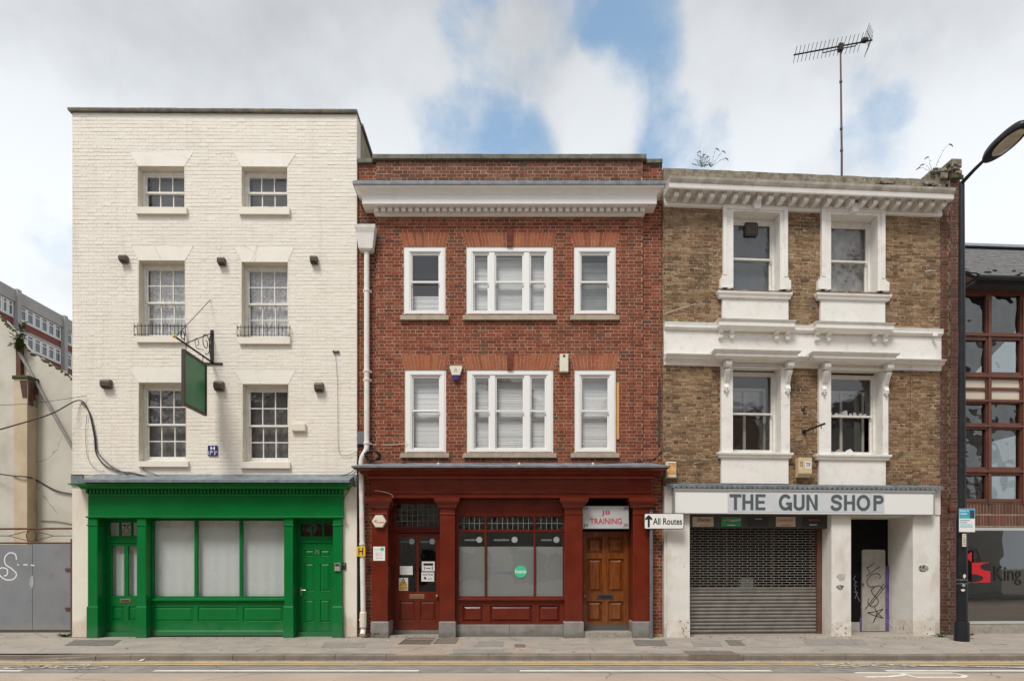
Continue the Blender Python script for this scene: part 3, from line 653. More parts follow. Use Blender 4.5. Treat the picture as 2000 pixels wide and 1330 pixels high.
def cover(name, label, px0, px1, py0, py1, slots):
    d0, d1 = gd(py1, -.015), gd(py0, -.015); xa, xb = gx((px0 + px1) / 2, (d0 + d1) / 2) - gx(CX + (px1 - px0) / 2, (d0 + d1) / 2), gx((px0 + px1) / 2, (d0 + d1) / 2) + gx(CX + (px1 - px0) / 2, (d0 + d1) / 2)
    ya, yb = d0 - D, d1 - D; o = empty(None, name, label, 'cover', ((xa + xb) / 2, (ya + yb) / 2, 0.0)); hx, hy = (xb - xa) / 2, (yb - ya) / 2; z = pav_z(0, ya) + .007
    MB().holed(-hx, hx, -hy, hy, -z - .004, -z + .03, [(-hx + .03, hx - .03, -hy + .03, hy - .03)])
    fr_ = MB(); 
    for bx in ((-hx, hx, -hy, -hy + .03), (-hx, hx, hy - .03, hy), (-hx, -hx + .03, -hy + .031, hy - .031), (hx - .03, hx, -hy + .031, hy - .031)): fr_.box(bx[0], bx[1], bx[2], bx[3], z - .03, z + .003)
    fr_.part('frame', m_covermetal, o)
    MB().box(-hx + .032, hx - .032, -hy + .032, hy - .032, z - .04, z - .004).part('plate', m_covermetal, o)
    if slots:
        me = MB().box(-.022, .022, -.035, .035, -.004, .006).mesh('stud', m_rust); nx, ny = slots
        for i in range(nx):
            for j in range(ny): inst(me, 'stud', o, (-hx + .07 + (2 * hx - .14) * i / (nx - 1), -hy + .08 + (2 * hy - .16) * j / max(1, ny - 1), z))
    return o
cover('coal_cover', 'large studded metal cover in the pavement outside the oxblood shopfront', 786, 846, 1246, 1258, (8, 4))
cover('utility_cover', 'dark smooth metal cover beside the studded cover in the pavement', 850, 893, 1247, 1257, None)
cover('stopcock_cover', 'tiny dark cover in the pavement below the frosted window', 1005, 1026, 1258, 1263, None)
# kerb drain
o = empty(None, 'kerb_drain', 'rusty iron drain cover set into the kerb before the shuttered shop', 'drain', (gx(1395, 10.6), YK + .05, 0))
MB().box(-.44, .44, -.075, .40, -.06, -.024).part('lid', m_covermetal, o)
MB().box(-.45, .45, -.082, -.074, -.125, -.05).part('mouth', m_covermetal, o)
# road paint
def paint(poly, m, name, label, cat, group=None, lift=.004, z=GZ + .008):
    mb = MB(); mb.add([(a, b, z + lift) for a, b in poly], (tuple(range(len(poly))),)); o = mb.part(name, m, None); tag(o, label, cat, group, 'structure'); return o
for i, (d0, d1, w) in enumerate(((10.25, 10.34, 'inner'), (10.06, 10.15, 'outer'))):
    mb = grid_sheet(-60, 60, d0 - D, d1 - D, GZ + .012, 240, 1, lambda x, y: 0); 
    mb.v = [(x, y + .012 * math.sin(x * .9) + .006 * math.sin(x * 3.1), z) for x, y, z in mb.v]
    o = mb.part('yellow_line', m_roadyellow, None); o['kind'] = 'structure'; o['label'] = ('yellow no-parking line nearest the kerb' if i == 0 else 'yellow no-parking line farther from the kerb')
for k, (a, b) in enumerate(((-400, 42), (300, 818), (1015, 1507), (1730, 2300))):
    d = 9.53; o = MB().add([(gx(a, d), d - D - .05, GZ + .009), (gx(b, d), d - D - .05, GZ + .009), (gx(b, d), d - D + .06, GZ + .009), (gx(a, d), d - D + .06, GZ + .009)], ((0, 1, 2, 3),)).part('lane_dash', m_roadwhite, None)
    o['kind'] = 'structure'; o['label'] = 'long white dash of the cycle lane line ' + ('at the far left', 'before the green shopfront', 'before the oxblood door and shutter', 'before the lamp post')[k]
def ground_ribbon(pts, w, z=GZ + .0085):
    mb = MB(); P = [Vector(p) for p in pts]; m = len(P)
    for i in range(m):
        t = (P[min(i + 1, m - 1)] - P[max(i - 1, 0)]).normalized(); n = Vector((-t.y, t.x)) * w / 2
        for q in (P[i] + n, P[i] - n): mb.v.append((q.x, q.y, z))
    mb.f = [(2 * i, 2 * i + 1, 2 * i + 3, 2 * i + 2) for i in range(m - 1)]; return mb
def bike_symbol(px, d, label):
    cx, cy = gx(px, d), d - D; s = .42; mb = MB()
    def add(p, w=.06):
        r = ground_ribbon([(cx + a * s, cy + b * s * .8) for a, b in p], w, GZ + .0125); mb.add(r.v, r.f)
    for ox in (-1.15, 1.15): add([(ox + .8 * math.cos(a / 16 * 6.284), .8 * .55 * math.sin(a / 16 * 6.284)) for a in range(17)])
    add([(-1.15, 0), (-.5, .75), (.75, .75), (.1, 0), (-.5, .75)]); add([(1.15, 0), (.7, .95), (.4, .95)]); add([(-.1 - 1.05, 0), (.1, 0)])
    o = mb.part('cycle_symbol', m_roadworn, None); o['kind'] = 'structure'; o['label'] = label
bike_symbol(110, 9.83, 'worn white bicycle symbol painted at the left of the cycle lane'); bike_symbol(1690, 10.0, 'worn white bicycle symbol painted before the shop doorway')
# large letter on the carriageway and the tapering line beside it
mb = MB()
d1, d2, d3 = 9.35, 9.12, 8.88
for p in ([(gx(1670, 9.38), 9.38 - D), (gx(1860, 9.36), 9.36 - D), (gx(1886, 9.15), 9.15 - D), (gx(1880, 9.0), 9.0 - D), (gx(1790, 9.0), 9.0 - D), (gx(1760, 9.33), 9.33 - D)],
          [(gx(1768, 9.2), 9.2 - D), (gx(1735, 9.05), 9.05 - D), (gx(1690, 9.02), 9.02 - D)]):
    r = ground_ribbon(p, .09, GZ + .0045); mb.add(r.v, r.f)
o = mb.part('road_letter', m_roadworn if False else m_roadwhite, None); o['kind'] = 'structure'; o['label'] = 'white painted letter cut by the lower right edge of the picture'
r = ground_ribbon([(gx(1760, 10.02), 10.02 - D), (gx(1850, 9.98), 9.98 - D), (gx(2080, 9.70), 9.70 - D)], .10, GZ + .0165); o = r.part('taper_line', m_roadworn, None); o['kind'] = 'structure'; o['label'] = 'worn white tapering line beside the lamp post kerb'
# far side of the street, which the glass reflects
struct(MB().box(-60, 60, -17.5, -14.0, GZ - .1, GZ + .11), 'far_pavement', m_paving)

# ================================================================== cream painted building with the green shopfront
f1 = Frame(697, .5)
B1 = empty(f1, 'painted_brick_building', 'cream painted three storey brick building with a green shopfront', 'building')
w0 = f1.U(141); TOP1 = f1.Z(222, 420)
OPEN1 = [(269, 360, 325, 405), (472, 561, 326, 405), (271, 361, 509, 657), (472, 562, 512, 659), (271, 363, 747, 901), (474, 563, 750, 903)]
SILL1 = [(264, 364, 404, 417), (466, 565, 404, 418), (265, 364, 656, 668), (466, 566, 658, 671), (269, 367, 900, 911), (469, 566, 902, 914)]
LINT1 = [(254, 378, 297), (457, 578, 299), (257, 378, 480), (457, 575, 481), (254, 378, 720), (457, 578, 722)]
op = [f1.rect(*q) for q in OPEN1]
ZS1 = f1.Z(943, 420)                                            # underside of the brickwork: the shopfront begins
wall = MB().holed(w0, 0, ZS1 - .05, TOP1, .004, .33, op).part('wall', m_creamjoint, B1)
bl = [('r', o_[0], o_[1], o_[2], o_[3]) for o_ in op]
for o_, l in zip(op, LINT1):
    zt = f1.Z(l[2], l[0]); a, b = f1.U(l[0]), f1.U(l[1]); bl.append(('t', o_[0], o_[1], a, b, o_[3], zt))
    MB().prism_y([(o_[0] + .002, o_[3] + .001), (o_[1] - .002, o_[3] + .001), (b, zt), (a, zt)], -.004, .06).part('lintel', m_lintel, B1)
brick_wall(wall, w0, 0, ZS1, TOP1, .004, bl, m_creambrick, 11, course=.0765, dep=(.0025, .0055), jit=.0010, pdark=(.0, .0), wob=.008, joint=.0075, vj=.0018, fill=.5)
for k, (o_, s) in enumerate(zip(op, SILL1)):
    x0, x1, z0, z1 = o_
    for q, nm in (((x0 - .02, x0 + .0015), 0), ((x1 - .0015, x1 + .02), 1)): MB().box(q[0], q[1], .0, .20, z0, z1 + .002).part('reveal', m_reveal, B1)
    MB().box(x0 + .002, x1 - .002, .0, .20, z1 - .0015, z1 + .015).part('reveal_head', m_reveal, B1)
    a, b, zb, zt = f1.rect(*s, -.06)
    MB().prism_x([(-.06, zb), (.03, zb), (.19, zb + .02), (.19, zt + .035), (-.06, zt - .004)], a, b).part('sill', m_cream, B1)
    kw = [dict(ru=1, rl=1), dict(ru=1, rl=1), dict(), dict(), dict(), dict()][k]
    window(B1, (x0 + .003, x1 - .003, z0 + .03, z1 - .003), .17, .05, 3, kw.get('ru', 2), kw.get('rl', 2), .5, m_whitewood, m_oldglass, st=.03, fd=.12, bot=.075, bar=.02, fwt=.085)
# what shows inside those windows
def inside(k): return op[k][0] + .06, op[k][1] - .06, op[k][2] + .05, op[k][3] - .06
for k, s in ((2, 'left'), (3, 'right')):
    a, b, c, d = inside(k); wavy_sheet(a, b, c, d, .325, .016, 9, k).thing(f1, 'lace_curtain', m_lace, f'white lace curtain behind the railed {s} middle window of the cream building', 'curtain', ((a + b) / 2, .325, c), 'lace curtains')
for k, s in ((0, 'left'), (1, 'right')):
    a, b, c, d = inside(k); MB().box(a, b, .42, .425, c, d).thing(f1, 'roller_blind', m_greyblind, f'grey roller blind filling the {s} top window of the cream building', 'blind', ((a + b) / 2, .42, c), 'grey blinds')
for k, s in ((4, 'left'), (5, 'right')):
    a, b, c, d = inside(k); wavy_sheet(a, b, c, d, .36, .012, 5, 20 + k).thing(f1, 'dark_curtain', mat('dusty grey curtain', (.19, .19, .195), (.14, .14, .147), 3, .9), f'dusty grey curtain behind the {s} first floor window above the green shopfront', 'curtain', ((a + b) / 2, .45, c), 'grey curtains')
shell(B1, w0, 0, TOP1 - .25, 9, [ZS1 + .05, f1.Z(690, 420), f1.Z(440, 420), TOP1 - .9], m_room, mat('stained side render', (.30, .25, .17), (.22, .19, .12), 2, .9, .3, 20, stain=(.10, .09, .05), stain_amt=.6, stain_scale=1.2, stain_stretch=(1, 1, .3)), .331)
MB().box(-.22, -.001, .331, 9, TOP1 - .249, TOP1).part('parapet', MATS['stained side render'], B1)
n = 8; a0 = w0 - .06
for i in range(n):
    a = a0 + (.02 - a0) * i / n; b = a0 + (.02 - a0) * (i + 1) / n - .006; dz = rnd.uniform(-.004, .004)
    MB().prism_x([(-.055, TOP1 + .012), (.36, TOP1 + .012), (.36, TOP1 + .07 + dz), (-.055, TOP1 + .075 + dz), (-.065, TOP1 + .05)], a, b).part('coping_stone', m_darkcoping, B1)
MB().box(-.26, .045, .362, 9, TOP1 + .012, TOP1 + .07).part('coping', m_darkcoping, B1)
# iron guards before the middle windows
for k, q in ((2, (262, 362, 632, 655)), (3, (463, 566, 635, 657))):
    a, b, c, d = f1.rect(*q, -.07); g = MB(); g.tube([(a, -.005, c + .02), (a, -.07, c + .02), (b, -.07, c + .02), (b, -.005, c + .02)], .008, 5); g.tube([(a, -.005, d - .05), (a, -.07, d - .05), (b, -.07, d - .05), (b, -.005, d - .05)], .008, 5)
    go = g.part('window_guard', m_darkiron, B1); me = MB().tube([(0, -.07, 0), (0, -.07, d - c)], .0065, 5).mesh('bar', m_darkiron)
    for i in range(15): inst(me, 'bar', go, (a + (b - a) * i / 14, 0, c))
# --- shopfront
LF = f1.rect(142, 695, 927, 943, -.05)
MB().prism_x([(.003, LF[2] - .06), (.003, LF[3] + .02), (-.05, LF[3] - .03), (-.40, LF[2] + .02), (-.40, LF[2] - .035), (-.37, LF[2] - .035)], f1.U(160, -.4), f1.U(682, -.4)).part('lead_flashing', m_lead, B1)
MB().box(w0 - .01, f1.U(163), -.03, .003, LF[2] - .06, LF[3] + .01).part('lead_apron', m_lead, B1)
MB().box(f1.U(680), -.01, -.03, .003, LF[2] - .06, LF[3] + .01).part('lead_apron', m_lead, B1)
for px in (190, 332, 544):
    q = f1.uz(px, 939, -.2); MB().lathe((q[0], -.22, LF[2] + .03), [(.025, 0), (.03, .03), (.012, .05)], 8).part('lead_clip', m_whiteplastic, B1)
uA, uB = f1.U(172, -.1), f1.U(670, -.1)
zc = f1.Z(945, 420, -.38); zf1 = f1.Z(966, 420, -.1); zf0 = f1.Z(1012, 420, -.1)
cor = MB().mould(uA + .02, uB - .02, [(.0, zf1 - .02), (.02, zf1 + .005), (.02, zf1 + .105), (.11, zf1 + .115), (.13, zf1 + .16), (.20, zf1 + .20), (.26, zc - .01), (.26, zc + .012)], -.1, .003).part('cornice', m_green, B1)
me = MB().box(-.022, .022, -.012, .07, 0, .085).mesh('dentil', m_green); n = 72
for i in range(n): inst(me, 'dentil', cor, (uA + .0 + (uB - uA - .0) * (i + .5) / n, -.188, zf1 + .02))
MB().holed(uA, uB, zf0 + .001, zf1 - .021, -.1, .0, []).part('fascia', m_green, B1)
MB().mould(uA, uB, [(0, zf0 + .0), (.03, zf0 + .012), (.035, zf0 + .035), (.0, zf0 + .05)], -.101, -.08).part('fascia_bead', m_green, B1)
PIL1 = [(171, 190), (267, 285), (555, 572), (650, 667.5)]
VP1, VW1, VD1 = -.1, .10, .17
pl = []
for a, b in PIL1:
    x0, x1 = f1.U(a, VP1), f1.U(b, VP1); pl.append((x0, x1)); zb = f1.Z(1184, a, VP1)
    p = MB().bbox(x0, x1, VP1, .30, .0, zf0 - .001, .008).part('pilaster', m_green, B1)
    MB().mould(x0 - .001, x1 + .001, [(.012, -.02), (.012, zb - .02), (.0, zb + .01)], VP1, .05).part('pilaster_base', m_green, p)
    zq = f1.Z(1026, a, VP1); MB().mould(x0, x1, [(.0, zq - .012), (.016, zq), (.016, zq + .012), (0, zq + .02)], VP1, .05).part('pilaster_bead', m_green, p)
MB().box(w0, pl[0][0] - .001, .0, .33, 0, ZS1 - .051).part('wall_pier', m_cream, B1)
MB().box(pl[3][1] + .001, -.001, .0, .33, 0, ZS1 - .051).part('wall_pier', m_cream, B1)
MB().box(pl[0][0], pl[3][1], .17, .33, zf0 - .0, ZS1 - .051).part('bressummer', m_green, B1)
MB().box(pl[0][1], pl[3][0], .301, .33, -.02, .0005).part('threshold', m_step, B1)
def panelled_door(root, x0, x1, z0, z1, v, panels, glazed, m, mg, name='door', th=.045, rec=.016):
    d = MB().holed(x0, x1, z0, z1, v, v + th, [p for p in panels + glazed]).part(name, m, root)
    for p in panels: MB().panel(*p, v, rec).part('panel', m, d)
    for g in glazed: pane(d, g[0] - .004, g[1] + .004, g[2] - .004, g[3] + .004, v + th * .5, mg)
    return d
# left glazed door
v = .20; x0, x1 = pl[0][1] + .03, pl[1][0] - .005
zt = f1.Z(1060, 236, v); z0d = f1.Z(1233, 236, v)
G = [f1.rect(218, 242.5, 1066, 1163, v), f1.rect(250, 274, 1066, 1163, v)]
Pn = [f1.rect(219, 241, 1183, 1212, v), f1.rect(251, 273, 1183, 1212, v)]
d = panelled_door(B1, f1.U(207, v), x1 + .02, z0d, zt, v, Pn, G, m_green, m_glass)
r_ = f1.rect(235, 256, 1169, 1176, v); lb = MB().bbox(r_[0], r_[1], v - .012, v - .001, r_[2], r_[3], .003).part('letter_box', m_dullbrass, d)
MB().box(r_[0] + .03, r_[1] - .03, v - .016, v - .0125, r_[2] + .022, r_[3] - .022).part('letter_flap', m_darkgrey, d)
G = [f1.rect(213, 232, 1020, 1046, v), f1.rect(235, 255, 1020, 1046, v), f1.rect(258, 276, 1020, 1046, v)]
zT = zf0 - .002
t = MB().holed(pl[0][1], pl[1][0] + .02, zt + .04, zT, v + .005, v + .05, G).part('transom_light', m_green, B1)
for g in G: pane(t, *g, v + .025, m_glass)
MB().box(pl[0][1], pl[1][0] + .02, v - .02, v + .05, zt + .004, zt + .039).part('transom_bar', m_green, B1)
MB().box(pl[0][1] + .0, f1.U(207, v) - .002, v - .01, v + .05, 0, zt + .003).part('door_jamb', m_green, B1)
g = G[1]; text_mb('75', g[0] + .022, g[1] - .018, g[2] + .04, g[3] - .035, v + .021, .03, .15).part('numeral_outline', mat('gold numeral', (.62, .50, .28), None, rough=.4), t); text_mb('75', g[0] + .03, g[1] - .026, g[2] + .05, g[3] - .045, v + .019, .0, .15).part('numerals', m_ink, t)
MB().box(pl[0][1] + .002, pl[1][0] - .002, .10, .30, -.02, z0d - .004).part('door_step', m_green, B1)
for i, g in enumerate((f1.rect(210, 280, 1018, 1050, .3), f1.rect(210, 280, 1064, 1166, .3))): wavy_sheet(g[0], g[1], g[2], g[3], .32, .012, 6, 50 + i).thing(f1, 'door_curtain', m_curtain, ('short white net curtain behind the fanlight numbered 75', 'white net curtain behind the glazed green door')[i], 'curtain', (g[0], .32, g[2]))
# shop window
v = VW1; x0, x1 = pl[1][1] + .002, pl[2][0] - .002
zs = f1.Z(1170, 420, v - .06); zw0, zw1 = f1.Z(1164, 420, v), f1.Z(1016.5, 420, v)
G = [(f1.U(298, v), f1.U(379.5, v), zw0, zw1), (f1.U(385, v), f1.U(467.5, v), zw0, zw1), (f1.U(473, v), f1.U(555, v) - .004, zw0, zw1)]
sw = MB().holed(x0, x1, zs - .02, zf0 - .002, v, v + .07, G).part('shop_window', m_green, B1)
for g in G: pane(sw, g[0] - .003, g[1] + .003, g[2] - .003, g[3] + .003, v + .03, m_glass)
MB().prism_x([(v - .06, zs - .03), (v + .0, zs - .045), (v + .0, zs + .025), (v - .06, zs + .005)], x0, x1).part('sill', m_green, sw)
for k, g in enumerate(G): wavy_sheet(g[0] - .03, g[1] + .03, g[2] - .02, g[3] + .03, v + .13, .004, 4, 60 + k, 3).thing(f1, 'shop_curtain', m_curtain, 'white net curtain in the ' + ('left', 'middle', 'right')[k] + ' pane of the green shop window', 'curtain', ((g[0] + g[1]) / 2, v + .16, g[2]), 'shop window curtains')
Pn = [f1.rect(299, 377, 1184, 1214, v), f1.rect(386, 465, 1184, 1214, v), f1.rect(474, 552, 1184, 1214, v)]
sr = MB().holed(x0, x1, .03, zs - .046, v, v + .07, Pn).part('stall_riser', m_green, B1)
for p in Pn: MB().panel(*p, v, .014).part('panel', m_green, sr)
zb = f1.Z(1233, 420, v - .02); MB().prism_x([(v - .03, .02), (v - .001, .02), (v - .001, zb + .03), (v - .03, zb)], x0, x1).part('skirting', m_green, sr)
# right solid door
v = .20; x0, x1 = pl[2][1] + .002, pl[3][0] - .002
zt = f1.Z(1060, 616, v); z0d = f1.Z(1232, 616, v)
MB().box(x0, f1.U(583, v) - .002, v - .01, v + .05, 0, zt + .003).part('door_jamb', m_green, B1)
Pn = []
for a, b in ((595, 614), (625, 645)):
    for c, e in ((1073, 1087), (1099, 1155), (1170, 1216)): Pn.append(f1.rect(a, b, c, e, v))
d = panelled_door(B1, f1.U(583, v), x1 - .001, z0d, zt, v, Pn, [], m_green, m_glass, rec=.01)
q = f1.uz(587, 1152, v - .05); MB().box(q[0] - .02, q[0] + .015, v - .008, v - .001, q[1] - .11, q[1] + .06).part('handle_plate', m_chrome, d); MB().tube([(q[0], v - .009, q[1]), (q[0], v - .05, q[1]), (q[0] + .11, v - .055, q[1])], .009, 6).part('handle', m_chrome, d)
q = f1.rect(615, 624, 1074, 1081, v); text_mb('75', *q, v - .003, .01, .1).part('numerals', m_chrome, d)
G = [f1.rect(587, 606, 1023, 1047, v), f1.rect(610, 629, 1023, 1047, v), f1.rect(633, 653, 1023, 1047, v)]
t = MB().holed(x0, x1, zt + .04, zf0 - .002, v + .005, v + .05, G).part('transom_light', m_green, B1)
for g in G: pane(t, *g, v + .025, m_glass)
MB().box(x0, x1, v - .02, v + .05, zt + .004, zt + .039).part('transom_bar', m_green, B1)
MB().box(x0, x1, .10, .30, -.02, z0d - .004).part('door_step', m_green, B1)

# --- things fixed to the cream building
def mount(fr, px, py, v=0.0):
    u, z = fr.uz(px, py, v); return (u, v, z)
LAMPS = [(239, 504, 14, 12, 'top left'), (431, 509, 13, 13, 'top middle'), (612, 506, 13, 13, 'top right'), (205, 749, 18, 16, 'lower left'), (426, 753, 17, 17, 'lower middle, beside the hanging sign'), (622, 755, 16, 17, 'lower right')]
for px, py, w, h, s in LAMPS:
    u, v, z = mount(f1, px, py, -.1); w *= .0055; h *= .0055
    o = empty(f1, 'wall_lamp', 'small brown box lamp on the cream wall, ' + s + ' of six', 'lamp', (u, -.005, z), 'box lamps on the cream building')
    MB().prism_x([(0, -h), (-.05, -h), (-.115, -h * .55), (-.125, h * .45), (-.10, h), (0, h)], -w, w).part('housing', m_brownbox, o)
    MB().prism_x([(-.012, -h - .004), (-.048, -h - .004), (-.108, -h * .6 - .004), (-.10, -h * .6 + .0), (-.045, -h + .0), (-.012, -h + .0)], -w * .8, w * .8).part('lens', m_darkgrey, o)
    MB().box(-w * .7, w * .7, .0, .012, -h * .7, h * .7).part('back_plate', m_brownbox, o)
q = f1.rect(570, 597, 827, 842, -.05); o = empty(f1, 'junction_box', 'cream plastic box on the cream wall beside the right first floor window', 'box', (q[0], -.006, q[2]))
MB().bbox(0, q[1] - q[0], -.07, 0, 0, q[3] - q[2], .012).part('casing', m_whiteplastic, o); MB().box(.02, q[1] - q[0] - .02, -.03, -.002, -.012, -.001).part('gland', m_whiteplastic, o)
q = f1.rect(406, 425, 870, 890, -.02); o = empty(f1, 'hydrant_plate', 'small blue enamel plate with white H on the cream wall above the green shop', 'sign', (q[0], -.012, q[2])); W, Hh = q[1] - q[0], q[3] - q[2]
MB().box(0, W, -.01, 0, 0, Hh).part('plate', m_bluesign, o); text_mb('H', W * .28, W * .72, Hh * .56, Hh * .92, -.0115, .03).part('lettering', m_signwhite, o); text_mb('17" 3"', W * .08, W * .92, Hh * .10, Hh * .46, -.0115, .02).part('lettering', m_signwhite, o)
# hanging sign
uw, zw = f1.uz(414.5, 706); o = empty(f1, 'sign_bracket', 'black wrought iron scroll bracket on the cream wall', 'bracket', (uw, -.006, zw)); L = 1.44
u1_, z1_ = f1.uz(414.5, 645); hh = z1_ - zw
MB().box(-.035, .035, -.012, 0, -.03, hh).part('wall_plate', m_darkiron, o); a, b = f1.uz(398, 706)[0] - uw, f1.uz(435, 706)[0] - uw
MB().box(a, b, -.016, -.0, -.075, -.032).part('foot_plate', m_darkiron, o)
MB().tube([(0, -.013, -.02), (0, -L, -.02)], .02, 6).part('arm', m_darkiron, o)
MB().lathe((0, -L - .07, -.02), [(.0, 0), (.02, .01), (.036, .04), (.02, .07), (.02, .08)], 8, 'y').part('finial', m_yellow, o)
MB().tube([(0, -.013, hh - .07), (0, -1.0, .03), (0, -1.05, -.0)], .011, 5).part('brace', m_darkiron, o)
sp = []
for i in range(40):
    t = i / 39; an = R(-100 + 560 * t); rr = .22 * (1 - t * .8); sp.append((0, -.27 - .0 + rr * math.cos(an) * .9, .30 + rr * math.sin(an) * 1.1))
MB().tube(sp, .009, 5).part('scroll', m_darkiron, o)
sp = [(0, -.62 + .11 * (1 - t * .6) * math.cos(R(-60 - 400 * t)), .17 + .12 * (1 - t * .6) * math.sin(R(-60 - 400 * t))) for t in [i / 24 for i in range(25)]]
MB().tube([(0, -.36, .12)] + sp, .007, 5).part('scroll', m_darkiron, o)
sp = [(0, -1.18 + .09 * (1 - t * .5) * math.cos(R(-90 + 420 * t)), .10 + .12 * (1 - t * .5) * math.sin(R(-90 + 420 * t))) for t in [i / 24 for i in range(25)]]
MB().tube(sp, .010, 5).part('scroll', m_darkiron, o)
MB().tube([(0, -.02, hh - .06), (0, -.10, hh * .72), (0, -.13, hh * .4), (0, -.06, .04)], .010, 5).part('scroll', m_darkiron, o)
u2, z2 = f1.uz(411, 586); MB().tube([(u2 - uw, 0, z2 - zw), (.0, -L + .03, .0)], .007, 5).part('stay_rod', m_darkiron, o)
o = empty(f1, 'hanging_sign', 'blank green board in a dark frame hanging from the scroll bracket', 'sign', (uw, -.28, zw - .15)); y0, y1 = -.90, 0.0
hb = 1.10
MB().box(-.015, .015, y0 + .05, y1 - .05, -hb + .05, -.05).part('board', mat('faded green board', (.022, .155, .055), (.03, .18, .07), 2, .3, .1, 6, stain=(.01, .10, .035), stain_amt=.5, stain_scale=3), o)
for bx in ((y0, y0 + .05, -hb, 0), (y1 - .05, y1, -hb, 0), (y0 + .051, y1 - .051, -.05, 0), (y0 + .051, y1 - .051, -hb, -hb + .05)): MB().box(-.03, .03, bx[0], bx[1], bx[2], bx[3]).part('frame_rail', mat('dark brown frame', (.045, .03, .022), (.06, .04, .03), 10, .5), o)
for yy in (y0 + .12, y1 - .12):
    ch = MB()
    for i in range(3): ch.lathe((0, yy, .0), [(.0, 0)], 4) if False else ch.tube([(.012 * math.cos(a / 8 * 6.284) * (1 if i % 2 else 0), yy + .012 * math.cos(a / 8 * 6.284) * (0 if i % 2 else 1), .02 + i * .04 + .025 * math.sin(a / 8 * 6.284)) for a in range(9)], .004, 4)
    ch.part('chain', m_darkiron, o)
# cables on the cream wall
def cable(fr, pts, r, label, m=None, name='cable', cat='cable', group=None):
    P = [fr.uz(a, b, v) for a, b, v in pts]; P = [Vector((p[0], q[2], p[1])) for p, q in zip(P, pts)]
    S = []
    for i in range(len(P) - 1):
        p0, p1, p2, p3 = P[max(i - 1, 0)], P[i], P[i + 1], P[min(i + 2, len(P) - 1)]
        for k in range(6):
            t = k / 6; S.append(.5 * ((2 * p1) + (-p0 + p2) * t + (2 * p0 - 5 * p1 + 4 * p2 - p3) * t * t + (-p0 + 3 * p1 - 3 * p2 + p3) * t ** 3))
    S.append(P[-1]); return MB().tube(S, r, 5).thing(fr, name, m or m_cable, label, cat, tuple(P[0]), group, True)
vv = -.03
cable(f1, [(-60, 855, -1.6), (30, 830, -.9), (100, 808, -.4), (152, 782, -.05), (172, 800, vv), (184, 850, vv), (188, 885, vv), (205, 908, vv), (232, 920, vv), (262, 924, vv), (300, 935, -.12)], .014, 'thick black cable swooping from the street down the left edge of the cream wall')
cable(f1, [(158, 786, vv), (175, 805, vv), (186, 850, vv), (190, 880, vv), (208, 902, vv), (228, 916, vv), (250, 926, vv)], .009, 'thin black cable clipped alongside the thick cable on the cream wall')
cable(f1, [(170, 808, vv), (167, 850, vv), (172, 895, vv), (188, 916, vv), (205, 920, vv)], .004, 'hair-thin loose wire hanging left on the cream wall')
cable(f1, [(142, 927, vv), (230, 930, vv), (330, 930, vv), (450, 932, vv), (560, 933, vv), (640, 932, vv), (680, 925, vv), (697, 912, vv)], .009, 'black cable running along the lead above the green fascia')
cable(f1, [(640, 935, -.1), (665, 938, -.2), (682, 932, -.1), (682, 955, -.06), (672, 972, -.05), (669, 1000, -.05), (669, 1012, -.03)], .008, 'black cable looping down the right end of the green fascia')
cable(f1, [(278, 905, vv), (282, 918, vv), (300, 925, vv), (325, 937, -.12)], .007, 'short black cable under the left first floor sill')
cable(f1, [(655, 690, vv), (659, 745, vv), (660, 830, vv), (662, 880, vv), (675, 890, vv), (697, 882, vv)], .004, 'thin grey wire down the right side of the cream wall', m_darkgrey)
cable(f1, [(-40, 792, -1.2), (60, 788, -.6), (168, 773, -.03)], .005, 'thin wire from the left to a hook on the cream wall', m_darkgrey)
q = mount(f1, 657, 688); o = empty(f1, 'wire_insulator', 'small iron fitting with the thin grey wire on the cream wall', 'fitting', q); MB().box(-.07, .07, -.04, .0, -.012, .012).part('bar', m_darkgrey, o); MB().tube([(-.05, -.03, -.02), (-.05, -.03, .03)], .012, 5).part('knob', m_darkgrey, o); MB().tube([(.04, -.03, -.02), (.04, -.03, .03)], .012, 5).part('knob', m_darkgrey, o)
for i, q in enumerate(((653, 665, 1099, 1115), (668.5, 676, 1099, 1112))):
    x0, x1, z0, z1 = f1.rect(*q, -.12 if i == 0 else -.01); vv_ = -.112 if i == 0 else -.006
    o = empty(f1, 'door_entry_panel', ('silver door entry panel on the right green pilaster', 'small dark keypad on the cream pier beside the entry panel')[i], 'intercom', (x0, vv_, z0)); MB().bbox(0, x1 - x0, -.02, 0, 0, z1 - z0, .004).part('casing', (m_chrome, m_darkgrey)[i], o)
    MB().box((x1 - x0) * .2, (x1 - x0) * .8, -.0235, -.0205, (z1 - z0) * .62, (z1 - z0) * .88).part('speaker_grille', (m_darkgrey, m_chrome)[i], o)
    me = MB().box(-.008, .008, -.004, 0, -.007, .007).mesh('button', m_signwhite)
    if i == 0:
        for a in range(3):
            for b in range(3): inst(me, 'button', o, ((x1 - x0) * (.25 + .25 * a), -.0205, (z1 - z0) * (.15 + .15 * b)))

